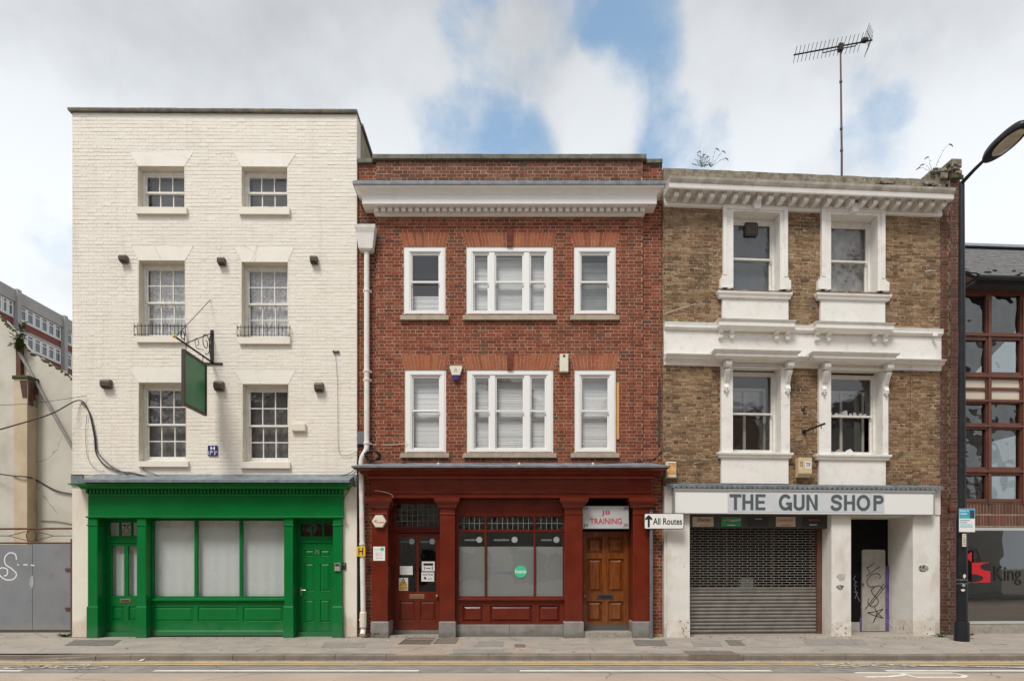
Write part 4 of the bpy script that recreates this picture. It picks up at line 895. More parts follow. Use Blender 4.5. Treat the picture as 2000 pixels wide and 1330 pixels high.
# ================================================================== red brick building with the oxblood shopfront
f2 = Frame(697)
B2 = empty(f2, 'red_brick_building', 'red brick three storey building with a white dentil cornice and oxblood shopfront', 'building')
W2 = f2.U(1295); xa, xb = f2.U(735), f2.U(1255)
TOP2 = f2.Z(314, 1000); ZB2 = f2.Z(905, 1000); SV = .07
FRM = {}
def win_r(a, b, c, d): return f2.rect(a, b, c, d, .03)
WIN2 = [win_r(789, 870, 483, 615), win_r(911, 1080, 483, 615), win_r(1121, 1202, 483, 615), win_r(791, 871, 723, 884), win_r(912, 1080, 723, 884), win_r(1122, 1202, 723, 884)]
ARC2 = [(789, 870, 780, 877, 453), (911, 1080, 902, 1087, 453), (1121, 1202, 1113, 1212, 453), (791, 871, 783, 878, 693), (912, 1080, 904, 1088, 693), (1122, 1202, 1115, 1210, 693)]
SIL2 = [(781, 876, 615, 624), (904, 1087, 615, 624), (1114, 1210, 615, 624), (782, 877, 884, 893), (905, 1087, 884, 893), (1115, 1210, 884, 893)]
wall = MB().holed(xa, xb, ZB2 - .3, TOP2, .006, .33, WIN2).part('wall', m_mortar, B2)
bl = [('r', r[0] - .004, r[1] + .004, r[2], r[3]) for r in WIN2]
for i, (r, a) in enumerate(zip(WIN2, ARC2)):
    zt = f2.Z(a[4], 1000); x0, x1, t0, t1 = f2.U(a[0]), f2.U(a[1]), f2.U(a[2]), f2.U(a[3])
    bl.append(('t', x0, x1, t0, t1, r[3], zt)); arch(wall, x0, x1, t0, t1, r[3] + .004, zt - .004, .006, m_rubbed, 30 + i, key=(i in (1, 4)))
    s = f2.rect(*SIL2[i], -.05); bl.append(('r', s[0], s[1], s[2] + .005, s[3]))
zpar = ZB2 - .25 + .075 * round((f2.Z(380, 1000) - ZB2 + .25) / .075)
brick_wall(wall, xa, xb, ZB2 - .25, zpar - .01, .006, bl, m_redbrick, 12, dep=(.002, .0055), pdark=(.04, .24), jit=.0015, joint=.0105)
brick_wall(wall, xa, xb, zpar, TOP2, .006, [], m_sootybrick, 15, n_ind=0, dep=(.002, .0055), pdark=(.05, .3), jit=.0015, joint=.0105)
for k, (a, b) in enumerate(((.002, xa - .001), (xb + .001, W2))):
    sw_ = MB().box(a, b, SV + .006, .33, 0, TOP2 - .04).part('side_strip', m_mortar, B2)
    zl = f2.Z(1238, 720); brick_wall(sw_, a, b, zl, TOP2 - .04, SV + .006, [], (m_redbrick), 14 + k, n_ind=90, dep=(.002, .0055), pdark=(.05, .26), jit=.0015, joint=.0105)
shell(B2, .001, W2 - .001, TOP2 - .2, 8, [ZB2 - .1, f2.Z(665, 1000), f2.Z(430, 1000), TOP2 - .7], m_room, m_mortar, .331)
# coping
def coping(x0, x1, v0, z, n, h=.10):
    for i in range(n):
        a = x0 + (x1 - x0) * i / n + .003; b = x0 + (x1 - x0) * (i + 1) / n - .003; dz = rnd.uniform(-.006, .006)
        MB().bbox(a, b, v0, .42, z + .002, z + h + dz, .012).part('coping_stone', m_copestone, B2)
coping(f2.U(728), f2.U(1262), -.06, TOP2, 5, .115); coping(.004, f2.U(727.5), .01, TOP2 - .04, 1, .1); coping(f2.U(1262.5), W2, .01, TOP2 - .04, 1, .1)
# cornice
zt = f2.Z(362, 1000, -.41); zb = f2.Z(424, 1000)
cl = xa + .02; crr = xb - .02
P2 = [(.0, zb), (.02, zb + .008), (.045, zb + .03), (.06, zb + .035), (.06, zb + .13), (.262, zb + .122), (.262, f2.Z(383, 1000, -.26)), (.275, f2.Z(381, 1000, -.27)), (.285, f2.Z(378, 1000, -.29)), (.33, f2.Z(371, 1000, -.33)), (.39, zt - .03), (.40, zt)]
cor = MB().mould(cl, crr, P2, -.01, .2).part('cornice', m_white, B2)
me = MB().box(-.044, .044, -.035, .065, 0, .088).mesh('dentil', m_white); n = 40; ya = cl - .06; yb = crr + .06
for i in range(n): inst(me, 'dentil', cor, (ya + (yb - ya) * (i + .5) / n, -.125, zb + .036))
MB().mould(cl, crr, [(.415, zt + .001), (.42, zt + .02), (.42, zt + .085), (.40, zt + .10), (.0, zt + .16)], -.01, .005).part('lead_capping', m_lead, cor)
for px in (848, 1008, 1168): q = f2.uz(px, 356, -.3); MB().lathe((q[0], -.33, zt + .10), [(.03, 0), (.03, .025), (.012, .05)], 8).part('lead_clip', m_whiteplastic, cor)
# windows
def red_window(k, lights, meet, st):
    r = WIN2[k]; v = .02; fw = .10; inn = []
    for a, b in lights: inn.append((f2.U(a, v), f2.U(b, v), r[2] + .05, r[3] - .115))
    w = MB().holed(r[0], r[1], r[2], r[3], v, v + .13, inn).part('window', m_upvc, B2)
    ow = MB().holed(r[0] + .03, r[1] - .03, r[2] + .02, r[3] - .04, v - .012, v - .0005, [(min(i[0] for i in inn) - .03, max(i[1] for i in inn) + .03, r[2] + .08, r[3] - .1)]).part('architrave', m_upvc, w)
    for (a, b, c, d) in inn:
        zm = c + (d - c) * meet
        sash(w, 'upper_sash', a + .001, b - .001, zm - .02, d - .001, v + .03, 1, 1, m_upvc, m_glass, st, .05, .035)
        sash(w, 'lower_sash', a + .001, b - .001, c + .001, zm + .02, v + .07, 1, 1, m_upvc, m_glass, st, .035, .07)
        for s in (a + .001, b - st - .001): MB().prism_x([(v + .03, zm - .021), (v + .066, zm - .021), (v + .066, zm - .07), (v + .05, zm - .085), (v + .036, zm - .05)], s, s + st).part('sash_horn', m_upvc, w)
    s = f2.rect(*SIL2[k], -.06)
    MB().prism_x([(-.06, s[2]), (.02, s[2]), (.02, s[3] + .012), (-.06, s[3] - .005)], s[0], s[1]).part('sill', m_sill, w)
    return inn
ST = .032
LT = {0: [(802, 859)], 1: [(924, 955), (966, 1023), (1034, 1066)], 2: [(1133, 1190)], 3: [(804, 860)], 4: [(925, 957), (967, 1024), (1035, 1067)], 5: [(1134, 1190)]}
names = {0: 'left second floor', 1: 'centre second floor', 2: 'right second floor', 3: 'left first floor', 4: 'centre first floor', 5: 'right first floor'}
for k in range(6):
    inn = red_window(k, LT[k], .52 if k < 3 else .535, ST)
    for j, (a, b, c, d) in enumerate(inn):
        side = '' if len(inn) == 1 else (', left light', ', wide middle light', ', right light')[j]
        lo, hi = c + .03, d - .06
        if k == 0: hi = c + (d - c) * .30
        if k == 2: hi = c + (d - c) * .86; lo = c + .02
        if k == 3: lo = c + .12
        lab = {0: 'half raised white blind', 2: 'slightly open white blind', 3: 'white blind with a gap below'}.get(k, 'closed white blind')
        m_ = m_blind if k != 2 else mat('grey tilted blind', (.30, .315, .32), (.22, .23, .235), 3, .6)
        blind(f2, a + .005, b - .005, lo, hi, .19, f'{lab} in the {names[k]} window of the red building{side}', m_, seed=100 + k * 5 + j)
# --- shopfront
VP, VW = -.12, .10
zl0 = f2.Z(912, 1000, -.5); zl1 = f2.Z(903, 1000, -.3)
ua, ub = f2.U(724, VP), f2.U(1272, VP); zf1 = f2.Z(936, 1000, VP); zf0 = f2.Z(972, 1000, VP)
cor = MB().mould(ua, ub, [(.0, zf1 - .01), (.05, zf1 + .01), (.07, zf1 + .05), (.16, zf1 + .09), (.18, zf1 + .10), (.18, zf1 + .14), (.22, zf1 + .15), (.28, zf1 + .19), (.30, zl0 - .012), (.30, zl0)], VP, .0).part('shop_cornice', m_oxblood, B2)
MB().mould(ua, ub, [(.325, zl0 + .001), (.33, zl0 + .035), (.0, zl0 + .15)], VP, .003).part('lead_flashing', m_lead, B2)
for px in (856, 1014, 1158): MB().lathe((f2.U(px, -.25), -.25, zl0 + .09), [(.03, 0), (.03, .025), (.012, .045)], 8).part('lead_clip', m_whiteplastic, B2)
MB().holed(ua, ub, zf0 + .001, zf1 - .011, VP, .05, []).part('fascia', m_oxblood, B2)
z = f2.Z(962, 1000, VP); MB().mould(ua, ub, [(0, z - .03), (.02, z - .02), (.02, z), (.035, z + .012), (.035, z + .03), (0, z + .04)], VP - .001, -.05).part('fascia_bead', m_oxblood, B2)
PIL2 = [(726, 757), (859, 888), (1103, 1138), (1237, 1271)]; pl2 = []
for a, b in PIL2:
    x0, x1 = f2.U(a, VP), f2.U(b, VP); pl2.append((x0, x1)); zp = f2.Z(1213, a, VP)
    p = MB().bbox(x0, x1, VP, .50, zp + .001, zf0 - .001, .006).part('pilaster', m_oxblood, B2)
    MB().mould(x0, x1, [(.02, -.02), (.02, zp - .02), (.0, zp)], VP - .0, .5).part('plinth', m_plinth, p)
    za = f2.Z(993, a, VP); MB().mould(x0, x1, [(.0, za), (.02, za + .01), (.04, za + .03), (.05, za + .08), (.09, za + .12), (.11, za + .15), (.11, zf0 - .002)], VP - .001, .2).part('capital', m_oxblood, p)
    zq = f2.Z(1004, a, VP); MB().mould(x0, x1, [(.0, zq - .01), (.014, zq), (.014, zq + .01), (0, zq + .02)], VP - .001, .4).part('pilaster_bead', m_oxblood, p)
MB().box(pl2[0][0], pl2[3][1], .34, .60, zf0 - .001, ZB2 - .301).part('bressummer', m_oxblood, B2)
# glazed door on the left
v = .42; x0, x1 = pl2[0][1], pl2[1][0]
zt = f2.Z(1041, 812, v); z0d = f2.Z(1230, 812, v)
G = [f2.rect(779, 813.5, 1048, 1155, v), f2.rect(818, 851, 1048, 1155, v)]; Pn = [f2.rect(779, 810, 1173, 1213, v), f2.rect(820, 851, 1173, 1213, v)]
d = panelled_door(B2, f2.U(770, v), f2.U(862, v), z0d, zt, v, Pn, G, m_oxblood, m_glass)
r_ = f2.rect(800, 829, 1160, 1169, v); MB().bbox(r_[0], r_[1], v - .012, v - .001, r_[2], r_[3], .003).part('letter_box', m_dullbrass, d); MB().box(r_[0] + .04, r_[1] - .04, v - .018, v - .0125, r_[2] + .028, r_[3] - .03).part('letter_flap', m_brass, d)
q = f2.uz(853, 1164, v - .05); MB().lathe((q[0], v - .06, q[1]), [(.02, 0), (.035, .012), (.032, .03), (.014, .04), (.014, .06)], 10, 'y').part('knob', m_brass, d)
MB().box(f2.U(770, v), f2.U(862, v), v - .008, v + .04, z0d - .09, z0d - .001).part('kick_board', m_plinth, d)
DL = d
MB().box(x0, f2.U(770, v) - .001, v - .02, v + .06, -.02, zt + .01).part('door_jamb', m_oxblood, B2); MB().box(f2.U(862, v) + .001, x1 + .03, v - .02, v + .06, -.02, zt + .01).part('door_jamb', m_oxblood, B2)
MB().mould(x0 + .001, x1 + .02, [(0, zt + .011), (.03, zt + .03), (.03, zt + .05), (0, zt + .06)], v - .02, v + .06, False, False).part('transom_bar', m_oxblood, B2)
def leaded(root, r, v, nx, nz, m=None, name='leaded_light'):
    x0, x1, z0, z1 = r; g = MB()
    for i in range(1, nx): q = x0 + (x1 - x0) * i / nx; g.box(q - .004, q + .004, v - .003, v + .007, z0, z1)
    for j in range(1, nz): q = z0 + (z1 - z0) * j / nz; g.box(x0, x1, v - .002, v + .006, q - .004, q + .004)
    o = g.part(name, mat('lead came', (.30, .30, .29), None, rough=.6), root)
    for i in range(nx):
        for j in range(nz): pane(o, x0 + (x1 - x0) * i / nx, x0 + (x1 - x0) * (i + 1) / nx, z0 + (z1 - z0) * j / nz, z0 + (z1 - z0) * (j + 1) / nz, v, m_oldglass)
    return o
r_ = f2.rect(774, 857, 984, 1028, v)
MB().holed(x0 + .001, x1 + .02, zt + .061, zf0 + .1, v, v + .06, [r_]).part('transom_frame', m_oxblood, B2); leaded(B2, r_, v + .03, 8, 4)
MB().prism_x([(VP + .03, -.02), (.50, -.02), (.50, z0d - .091), (.38, z0d - .091), (VP + .03, .035)], x0 + .001, x1 - .001).part('door_step', m_step, B2)
# shop window
v = VW; x0, x1 = pl2[1][1], pl2[2][0]; zs = f2.Z(1169, 1000, v - .05)
ML = [(896, 946.5), (950.5, 1042.5), (1046, 1099)]
top = (f2.Z(1003, 1000, v), zf0 + .04); lead_ = (f2.Z(1034, 1000, v), f2.Z(1009, 1000, v)); big = (f2.Z(1164, 1000, v), f2.Z(1039.5, 1000, v)); holes = []
for a, b in ML:
    for c, e in (lead_, big): holes.append((f2.U(a, v), f2.U(b, v), c, e))
sw = MB().holed(x0 + .001, x1 - .001, zs - .02, zf0 - .003, v, v + .06, holes).part('shop_window', m_oxblood, B2)
for i, (a, b) in enumerate(ML): leaded(sw, (f2.U(a, v), f2.U(b, v), *lead_), v + .03, 5 if i != 1 else 9, 2, name='leaded_light')
m_frostglass = m_frost
zfr = f2.Z(1067, 1000, v)
for k, (a, b) in enumerate(ML):
    h = (f2.U(a, v), f2.U(b, v), *big); pane(sw, h[0] - .003, h[1] + .003, h[2] - .003, h[3] + .003, v + .03, m_glass)
    MB().box(h[0], h[1], v + .037, v + .039, h[2], zfr).part('frosted_film', m_frost, sw)
    q = f2.rect((907, 965, 1057)[k], (930, 994, 1078)[k], 1051, 1056, v); text_mb('evandon', q[0], q[1], q[2], q[3], v + .028, .0).part('lettering', m_greyfilm, sw)
    c = f2.uz((933, 1005, 1084)[k] + (3 if k != 1 else 0), 1053.5, v); MB().disc(c[0], c[1], .066, v + .0275).part('logo_disc', m_greyfilm, sw)
MB().prism_x([(v - .06, zs - .03), (v - .0, zs - .045), (v, zs + .02), (v - .06, zs)], x0 + .001, x1 - .001).part('sill', m_oxblood, sw)
for mx_ in (948.5, 1044): MB().box(f2.U(mx_, v - .02) - .014, f2.U(mx_, v - .02) + .014, v - .02, v - .0005, zs + .022, zf0 - .004).part('mullion', m_oxblood, sw)
for zz in (f2.Z(1006, 1000, v), f2.Z(1036.5, 1000, v)): MB().box(x0 + .002, x1 - .002, v - .012, v - .0006, zz - .014, zz + .014).part('transom', m_oxblood, sw)
c = f2.uz(1017, 1116, v); o = empty(f2, 'window_logo', 'green round loans logo with faded blue word on the frosted window', 'logo', (c[0], v + .026, c[1])); MB().disc(0, 0, .135, 0, 28).part('disc', m_green2, o); text_mb('loans', -.118, .118, -.035, .05, -.0015, .012).part('lettering', m_signwhite, o); text_mb('evandon', -.56, -.15, -.03, .02, -.0015, -.004).part('faded_lettering', m_bluefilm, o)
Pn = [f2.rect(903, 943, 1181, 1215, v), f2.rect(957, 1039, 1181, 1215, v), f2.rect(1052, 1094, 1181, 1215, v)]; zp = f2.Z(1219, 1000, v)
sr = MB().holed(x0 + .001, x1 - .001, zp + .001, zs - .046, v, v + .06, Pn).part('stall_riser', m_oxblood, B2)
for p in Pn: MB().panel(*p, v, .03, .02, .008, .045, .028).part('panel', m_oxblood, sr)
for q0, q1 in ((x0 + .001, (x0 + x1) / 2 - .002), ((x0 + x1) / 2 + .002, x1 - .001)): MB().bbox(q0, q1, v - .03, v + .06, -.02, zp, .006).part('plinth_stone', m_plinth, sr)
# varnished door on the right with the training sign
v = .32; x0, x1 = pl2[2][1], pl2[3][0]; zt = f2.Z(1038, 1183, v); z0d = f2.Z(1219, 1183, v)
Pn = []
for a, b in ((1146, 1176), (1188, 1218)):
    for c, e in ((1048, 1080), (1090, 1156), (1173, 1214)): Pn.append(f2.rect(a, b, c, e, v))
d = panelled_door(B2, f2.U(1139, v), f2.U(1227, v), z0d, zt, v, Pn, [], m_wood, m_glass)
for o in list(d.children): bpy.data.objects.remove(o)
for p in Pn: MB().panel(*p, v, .034, .018, .006, .055, .034).part('panel', m_wood, d)
r_ = f2.rect(1166, 1198, 1160, 1169, v); MB().bbox(r_[0], r_[1], v - .012, v - .001, r_[2], r_[3], .003).part('letter_box', m_darkgrey, d); MB().box(r_[0] + .03, r_[1] - .03, v - .018, v - .0125, r_[2] + .028, r_[3] - .03).part('letter_flap', m_ink, d)
q = f2.uz(1142, 1164, v - .05); MB().lathe((q[0], v - .06, q[1]), [(.02, 0), (.033, .012), (.03, .03), (.014, .04), (.014, .06)], 10, 'y').part('knob', m_dullbrass, d)
MB().box(f2.U(1139, v), f2.U(1227, v), v - .006, v + .04, z0d - .13, z0d - .001).part('kick_plate', mat('grey kick plate', (.12, .115, .11), None, rough=.4, metal=.3), d)
MB().box(x0, f2.U(1139, v) - .001, v - .03, v + .06, -.02, zf0 + .1).part('door_jamb', m_oxblood, B2); MB().box(f2.U(1227, v) + .001, x1 - .0, v - .03, v + .06, -.02, zf0 + .1).part('door_jamb', m_oxblood, B2)
MB().box(f2.U(1139, v), f2.U(1227, v), v - .025, v + .06, zt + .001, zf0 + .1).part('door_head', m_black, B2)
MB().box(x0 + .001, x1 - .001, VP + .05, .45, -.02, z0d - .131).part('door_step', m_step, B2)
r_ = f2.rect(1138, 1228, 988, 1032, .05); o = empty(f2, 'training_sign', 'silver JB TRAINING sign with red letters above the varnished door', 'sign', (r_[0], .05, r_[2])); W, Hh = r_[1] - r_[0], r_[3] - r_[2]
MB().bbox(0, W, 0, .06, 0, Hh, .004).part('panel', m_signsilver, o); MB().holed(-.01, W + .01, -.01, Hh + .01, .006, .05, [(-.001, W + .001, -.001, Hh + .001)]).part('rim', m_darkgrey, o)
text_mb('JB', W * .41, W * .60, Hh * .56, Hh * .81, -.004, .004).part('lettering', m_redletter, o); text_mb('TRAINING', W * .16, W * .85, Hh * .20, Hh * .46, -.004, .010).part('lettering', m_redletter, o)
for a, b in ((.02, .80), (.88, .80), (.02, .05), (.88, .05)): text_mb('JB', W * a, W * (a + .10), Hh * b, Hh * (b + .17), -.004, -.008).part('corner_logo', m_ink, o)
# notices
def notice(fr, q, v, label, items, m=None, name='notice', org_v=None):
    x0, x1, z0, z1 = fr.rect(*q, v); o = empty(fr, name, label, 'notice' if name == 'notice' else 'sign', (x0, v, z0)); W, Hh = x1 - x0, z1 - z0
    MB().box(0, W, -.002, 0, 0, Hh).part('sheet', m or m_paper, o)
    for it in items:
        k, m_, a = it[0], it[1], it[2]
        if k == 't': text_mb(it[3], W * a[0], W * a[1], Hh * a[2], Hh * a[3], -.0035, .01).part('lettering', m_, o)
        if k == 'b': MB().box(W * a[0], W * a[1], -.0033, -.0022, Hh * a[2], Hh * a[3]).part('printed_block', m_, o)
        if k == 'p': MB().prism_y([(W * p, Hh * q_) for p, q_ in a], -.0045, -.0034).part('printed_shape', m_, o)
    return o
vd = .42 - .006
notice(f2, (781, 806, 1105, 1122), vd + .018, 'blank white paper taped inside the left pane of the oxblood door', [])
notice(f2, (779, 797, 1128, 1153), vd + .018, 'yellow triangle camera warning notice low on the oxblood door glass', [('p', m_ink, [(.08, .42), (.92, .42), (.5, .97)]), ('b', m_yellow, (.05, .95, .05, .36)), ('t', m_ink, (.15, .85, .24, .32), 'CCTV IN'), ('t', m_ink, (.12, .88, .10, .18), 'OPERATION')]).name
o = bpy.data.objects['notice.001'] if 'notice.001' in bpy.data.objects else None
if o:
    x0, x1, z0, z1 = f2.rect(779, 797, 1128, 1153, vd + .018); W, Hh = x1 - x0, z1 - z0
    MB().prism_y([(W * .19, Hh * .465), (W * .81, Hh * .465), (W * .5, Hh * .87)], -.006, -.0046).part('printed_shape', m_yellow, o); MB().prism_y([(W * .36, Hh * .52), (W * .62, Hh * .60), (W * .66, Hh * .66), (W * .5, Hh * .66)], -.0075, -.0061).part('printed_shape', m_ink, o)
notice(f2, (824, 849, 1096, 1115), vd + .018, 'white distancing notice with black bar, upper on the right door pane', [('b', m_ink, (.12, .88, .58, .82)), ('b', m_ink, (.16, .22, .15, .48)), ('b', m_ink, (.78, .84, .15, .48)), ('b', m_ink, (.32, .68, .26, .34))])
notice(f2, (823, 848, 1117, 1135), vd + .018, 'white hygiene notice, lower on the right door pane', [('t', m_ink, (.1, .9, .64, .86), 'NOTICE'), ('p', m_ink, [(.2, .3), (.35, .2), (.4, .4), (.3, .5), (.18, .45)]), ('b', m_greyfilm, (.5, .85, .3, .36)), ('b', m_greyfilm, (.5, .8, .2, .25))])
for i, (a, px) in enumerate((((783, 797), 802), ((822, 837), 842))):
    q = f2.rect(a[0], a[1], 1055.5, 1059.5, vd + .01); c = f2.uz(px + 2, 1057, vd + .01); o = empty(f2, 'door_logo', 'grey round logo with small word on the ' + ('left', 'right') [i] + ' pane of the oxblood door', 'logo', (c[0], vd + .018, c[1])); MB().disc(0, 0, .062, 0, 20).part('disc', m_greyfilm, o); text_mb('evandon', q[0] - c[0], q[1] - c[0], -.025, .02, 0).part('lettering', m_greyfilm, o); text_mb('loans', -.05, .05, -.015, .022, -.0015).part('lettering', m_darkgrey, o)
notice(f2, (729, 752, 1067, 1094.5), VP - .004, 'white opening hours plaque with green dot on the leftmost oxblood pilaster', [('t', m_greyfilm, (.08, .6, .76, .84), 'evandon'), ('t', m_redletter, (.2, .8, .52, .58), 'Opening Hours'), ('t', m_redletter, (.2, .8, .40, .46), 'Mon - Fri'), ('t', m_redletter, (.25, .75, .32, .37), '9am 5pm'), ('t', m_bluefilm, (.2, .8, .16, .21), '0800 000'), ('p', m_green2, [(.76 + .16 * math.cos(a / 12 * 6.284), .81 + .13 * math.sin(a / 12 * 6.284)) for a in range(12)])], m_signwhite, 'hours_plaque')
# clutter inside, seen through the film-free strip and low frosted part
# alarm boxes
def hexprism(w, h, d, k=.25): return [(-w, 0), (-w * (1 - 2 * k), h), (w * (1 - 2 * k), h), (w, 0), (w * (1 - 2 * k), -h), (-w * (1 - 2 * k), -h)]
u, z = f2.uz(740.5, 1018, VP - .04); o = empty(f2, 'hexagonal_alarm_box', 'white hexagonal alarm box with red logo on the leftmost oxblood pilaster', 'alarm box', (u, VP - .003, z))
h0, h1 = hexprism(.155, .13, 0), hexprism(.14, .115, 0); mb = MB(); mb.v = [(a, 0, b) for a, b in h0] + [(a, -.05, b) for a, b in h0] + [(a, -.07, b) for a, b in h1]
for i in range(6):
    j = (i + 1) % 6; mb.f += [(i, j, 6 + j, 6 + i), (6 + i, 6 + j, 12 + j, 12 + i)]
mb.f.append(tuple(range(12, 18))); mb.part('casing', m_whiteplastic, o)
MB().prism_y([(-.10, -.015), (-.06, -.015), (-.075, .045)], -.072, -.0705).part('logo', m_redletter, o); MB().prism_y([(-.055, .01), (-.03, .01), (-.03, .04)], -.072, -.0705).part('logo', m_redletter, o); text_mb('ALARMS', -.07, .11, -.04, -.01, -.0715, .02).part('lettering', m_redletter, o)
q = f2.rect(878, 903, 715, 743, -.05); o = empty(f2, 'bell_box', 'white shield shaped alarm box with blue base between red building windows', 'alarm box', ((q[0] + q[1]) / 2, -.006, q[2])); W, Hh = (q[1] - q[0]) / 2, q[3] - q[2]
MB().prism_y([(-W * .62, Hh * .36), (W * .62, Hh * .36), (W, Hh * .9), (W * .9, Hh), (-W * .9, Hh), (-W, Hh * .9)], -.075, 0).part('upper_casing', m_whiteplastic, o); MB().prism_y([(-W * .3, 0), (W * .3, 0), (W * .6, Hh * .34), (-W * .6, Hh * .34)], -.07, 0).part('lower_casing', m_bluesign, o)
text_mb('R', -W * .3, W * .25, Hh * .55, Hh * .8, -.077, 0, .2).part('logo', m_greyfilm, o)
q = f2.rect(1093, 1110, 692, 727, -.05); o = empty(f2, 'white_siren_box', 'tall white box with a brown dot beside the right first floor red window', 'alarm box', (q[0], -.006, q[2])); MB().bbox(0, q[1] - q[0], -.08, 0, 0, q[3] - q[2], .012).part('casing', m_whiteplastic, o); MB().lathe(((q[1] - q[0]) / 2, -.085, (q[3] - q[2]) * .88), [(.03, 0), (.032, .006)], 10, 'y').part('dot', m_brownbox, o)
q = f2.rect(1204.5, 1209.5, 747, 858, -.03); MB().bbox(0 + q[0], q[1], -.035, -.006, q[2], q[3], .004).thing(f2, 'pine_batten', m_woodbatten, 'raw pine batten fixed upright beside the right first floor red window', 'batten', (q[0], -.006, q[2]))
q = f2.rect(1283.5, 1289.5, 738, 870, SV - .02); MB().prism_y([(q[0] + .02, q[2]), (q[1] - .01, q[2] + .02), (q[1], q[3]), (q[0] + .03, q[3] - .02)], SV - .03, SV - .006).thing(f2, 'felt_strip', m_darkgrey, 'torn dark strip at the right edge of the red brick wall', 'strip', (q[0], SV - .006, q[2]))
# drainpipe
o = empty(f2, 'drainpipe', 'white rainwater pipe with hopper head on the left edge of the red building', 'drainpipe', (f2.U(711, .0), -.03, 0)); ou = f2.U(711, 0)
pu, pz = f2.uz(716, 470, -.05); pu -= ou
hz0, hz1 = f2.Z(492, 716, -.05), f2.Z(447, 716, -.05)
mb = MB(); 
for z_, w_, d_ in ((hz0, .10, .09), (hz0 + .03, .15, .12), (hz1 - .16, .19, .16), (hz1 - .06, .215, .19), (hz1, .225, .20)): mb.v += [(pu - w_, .08, z_), (pu - w_, -d_, z_), (pu + w_, -d_, z_), (pu + w_, .08, z_)]
for i in range(4):
    for k in range(4): k2 = (k + 1) % 4; mb.f.append((4 * i + k, 4 * i + k2, 4 * i + 4 + k2, 4 * i + 4 + k))
mb.f += [(3, 2, 1, 0), (16, 17, 18, 19)]; mb.part('hopper', m_pipe, o)
MB().box(pu - .07, pu + .07, -.04, .09, hz1 + .001, hz1 + .14).part('outlet', m_ink, o)
zb1 = f2.Z(868, 718, -.05); pu2, zb2 = f2.uz(716, 872, -.05); pu3, zb3 = f2.uz(703, 892, -.42); pu2 -= ou; pu3 -= ou
MB().tube([(pu, -.01, hz0), (pu, -.01, zb2 + .02)], .058, 12).part('upper_pipe', m_pipe, o, True)
pl_, zl_ = f2.uz(705, 930, -.10); pl_ -= ou
MB().tube([(pu2, -.01, zb2 + .03), (pu2, -.02, zb2 - .05), (pu2 - .03, -.03, zb2 - .12), (pl_ + .02, -.05, zb2 - .24), (pl_, -.05, zb2 - .33), (pl_, -.05, zb2 - .6)], .056, 12).part('offset_bend', m_pipe, o, True)
pk, zk = f2.uz(710, 1195, -.05); pk -= ou
MB().tube([(pl_, -.05, zb2 - .58), (pk, -.05, zk)], .054, 12).part('lower_pipe', m_pipe, o, True)
MB().lathe((pk, -.05, .22), [(.075, 0), (.075, .30), (.06, .33)], 12).part('shoe_sleeve', m_whiteplastic, o); MB().tube([(pk, -.05, .23), (pk, -.05, .14), (pk, -.12, .06)], .055, 10).part('shoe', m_pipe, o)
for py in (568, 725, 742, 866): zz = f2.Z(py, 716, -.05); MB().lathe((pu, -.01, zz - .02), [(.066, 0), (.069, .01), (.069, .04), (.066, .05)], 12).part('collar', m_pipe, o); MB().box(pu - .09, pu + .09, .03, .08, zz - .01, zz + .03).part('bracket', m_pipe, o)
for py in (1063, 1210): zz = f2.Z(py, 708, -.05); MB().lathe((pl_ + (pk - pl_) * .5, -.05, zz - .02), [(.062, 0), (.066, .01), (.066, .04), (.062, .05)], 12).part('collar', m_pipe, o)
q = f2.rect(697, 714, 1067, 1086, -.12); o = empty(f2, 'hydrant_sign', 'yellow hydrant sign with black H on the white drainpipe', 'sign', (q[0], -.15, q[2])); W, Hh = q[1] - q[0], q[3] - q[2]
MB().box(0, W, -.006, 0, 0, Hh).part('plate', m_yellow, o); text_mb('H', W * .22, W * .78, Hh * .12, Hh * .88, -.0075, .02).part('lettering', m_ink, o)
# wires and box by the pipe
q = f2.rect(698, 712, 843, 868, .02); o = empty(f2, 'cable_box', 'grey cable box beside the drainpipe above the oxblood cornice', 'box', (q[0], .07, q[2])); MB().bbox(0, q[1] - q[0], -.08, 0, 0, q[3] - q[2], .01).part('casing', mat('grey plastic box', (.14, .15, .17), None, rough=.5), o); MB().box(.02, q[1] - q[0] - .02, -.05, -.01, -.03, -.001).part('gland', m_cable, o)
mb = MB(); rr = random.Random(5); q = f2.uz(728, 890, -.2)
for i in range(9): mb.tube([(q[0] + .17 * math.cos(a / 14 * 6.284 + i) * rr.uniform(.75, 1.05) + rr.uniform(-.02, .02), -.2 + rr.uniform(-.06, .06), q[1] + .11 * math.sin(a / 14 * 6.284 + i) * rr.uniform(.8, 1.05)) for a in range(15)], .013, 5)
mb.thing(f2, 'cable_coil', m_cable, 'black coil of cable resting on the lead beside the pipe bend', 'cable', (q[0], -.2, q[1]))
cable(f2, [(735, 900, -.25), (760, 893, -.08), (785, 904, -.2), (850, 908, -.3), (960, 906, -.25), (1080, 907, -.25), (1180, 905, -.2), (1270, 898, .05), (1292, 880, .05)], .008, 'black cable trailing along the lead above the oxblood cornice')
cable(f2, [(722, 868, .04), (760, 869, -.01), (790, 866, -.02), (795, 862, -.02)], .006, 'pale wire from the pipe to the left first floor red window', m_whitecable)
cable(f2, [(702, 920, -.16), (712, 950, .02), (716, 960, .03), (735, 958, -.14), (762, 964, -.17), (768, 972, -.17)], .0035, 'grey wire over the left oxblood capital', m_whitecable)
cable(f2, [(698, 880, .05), (700, 940, .05), (699, 1050, .05), (700, 1130, .03), (700, 1205, .03)], .014, 'thick black cable running down behind the white drainpipe')
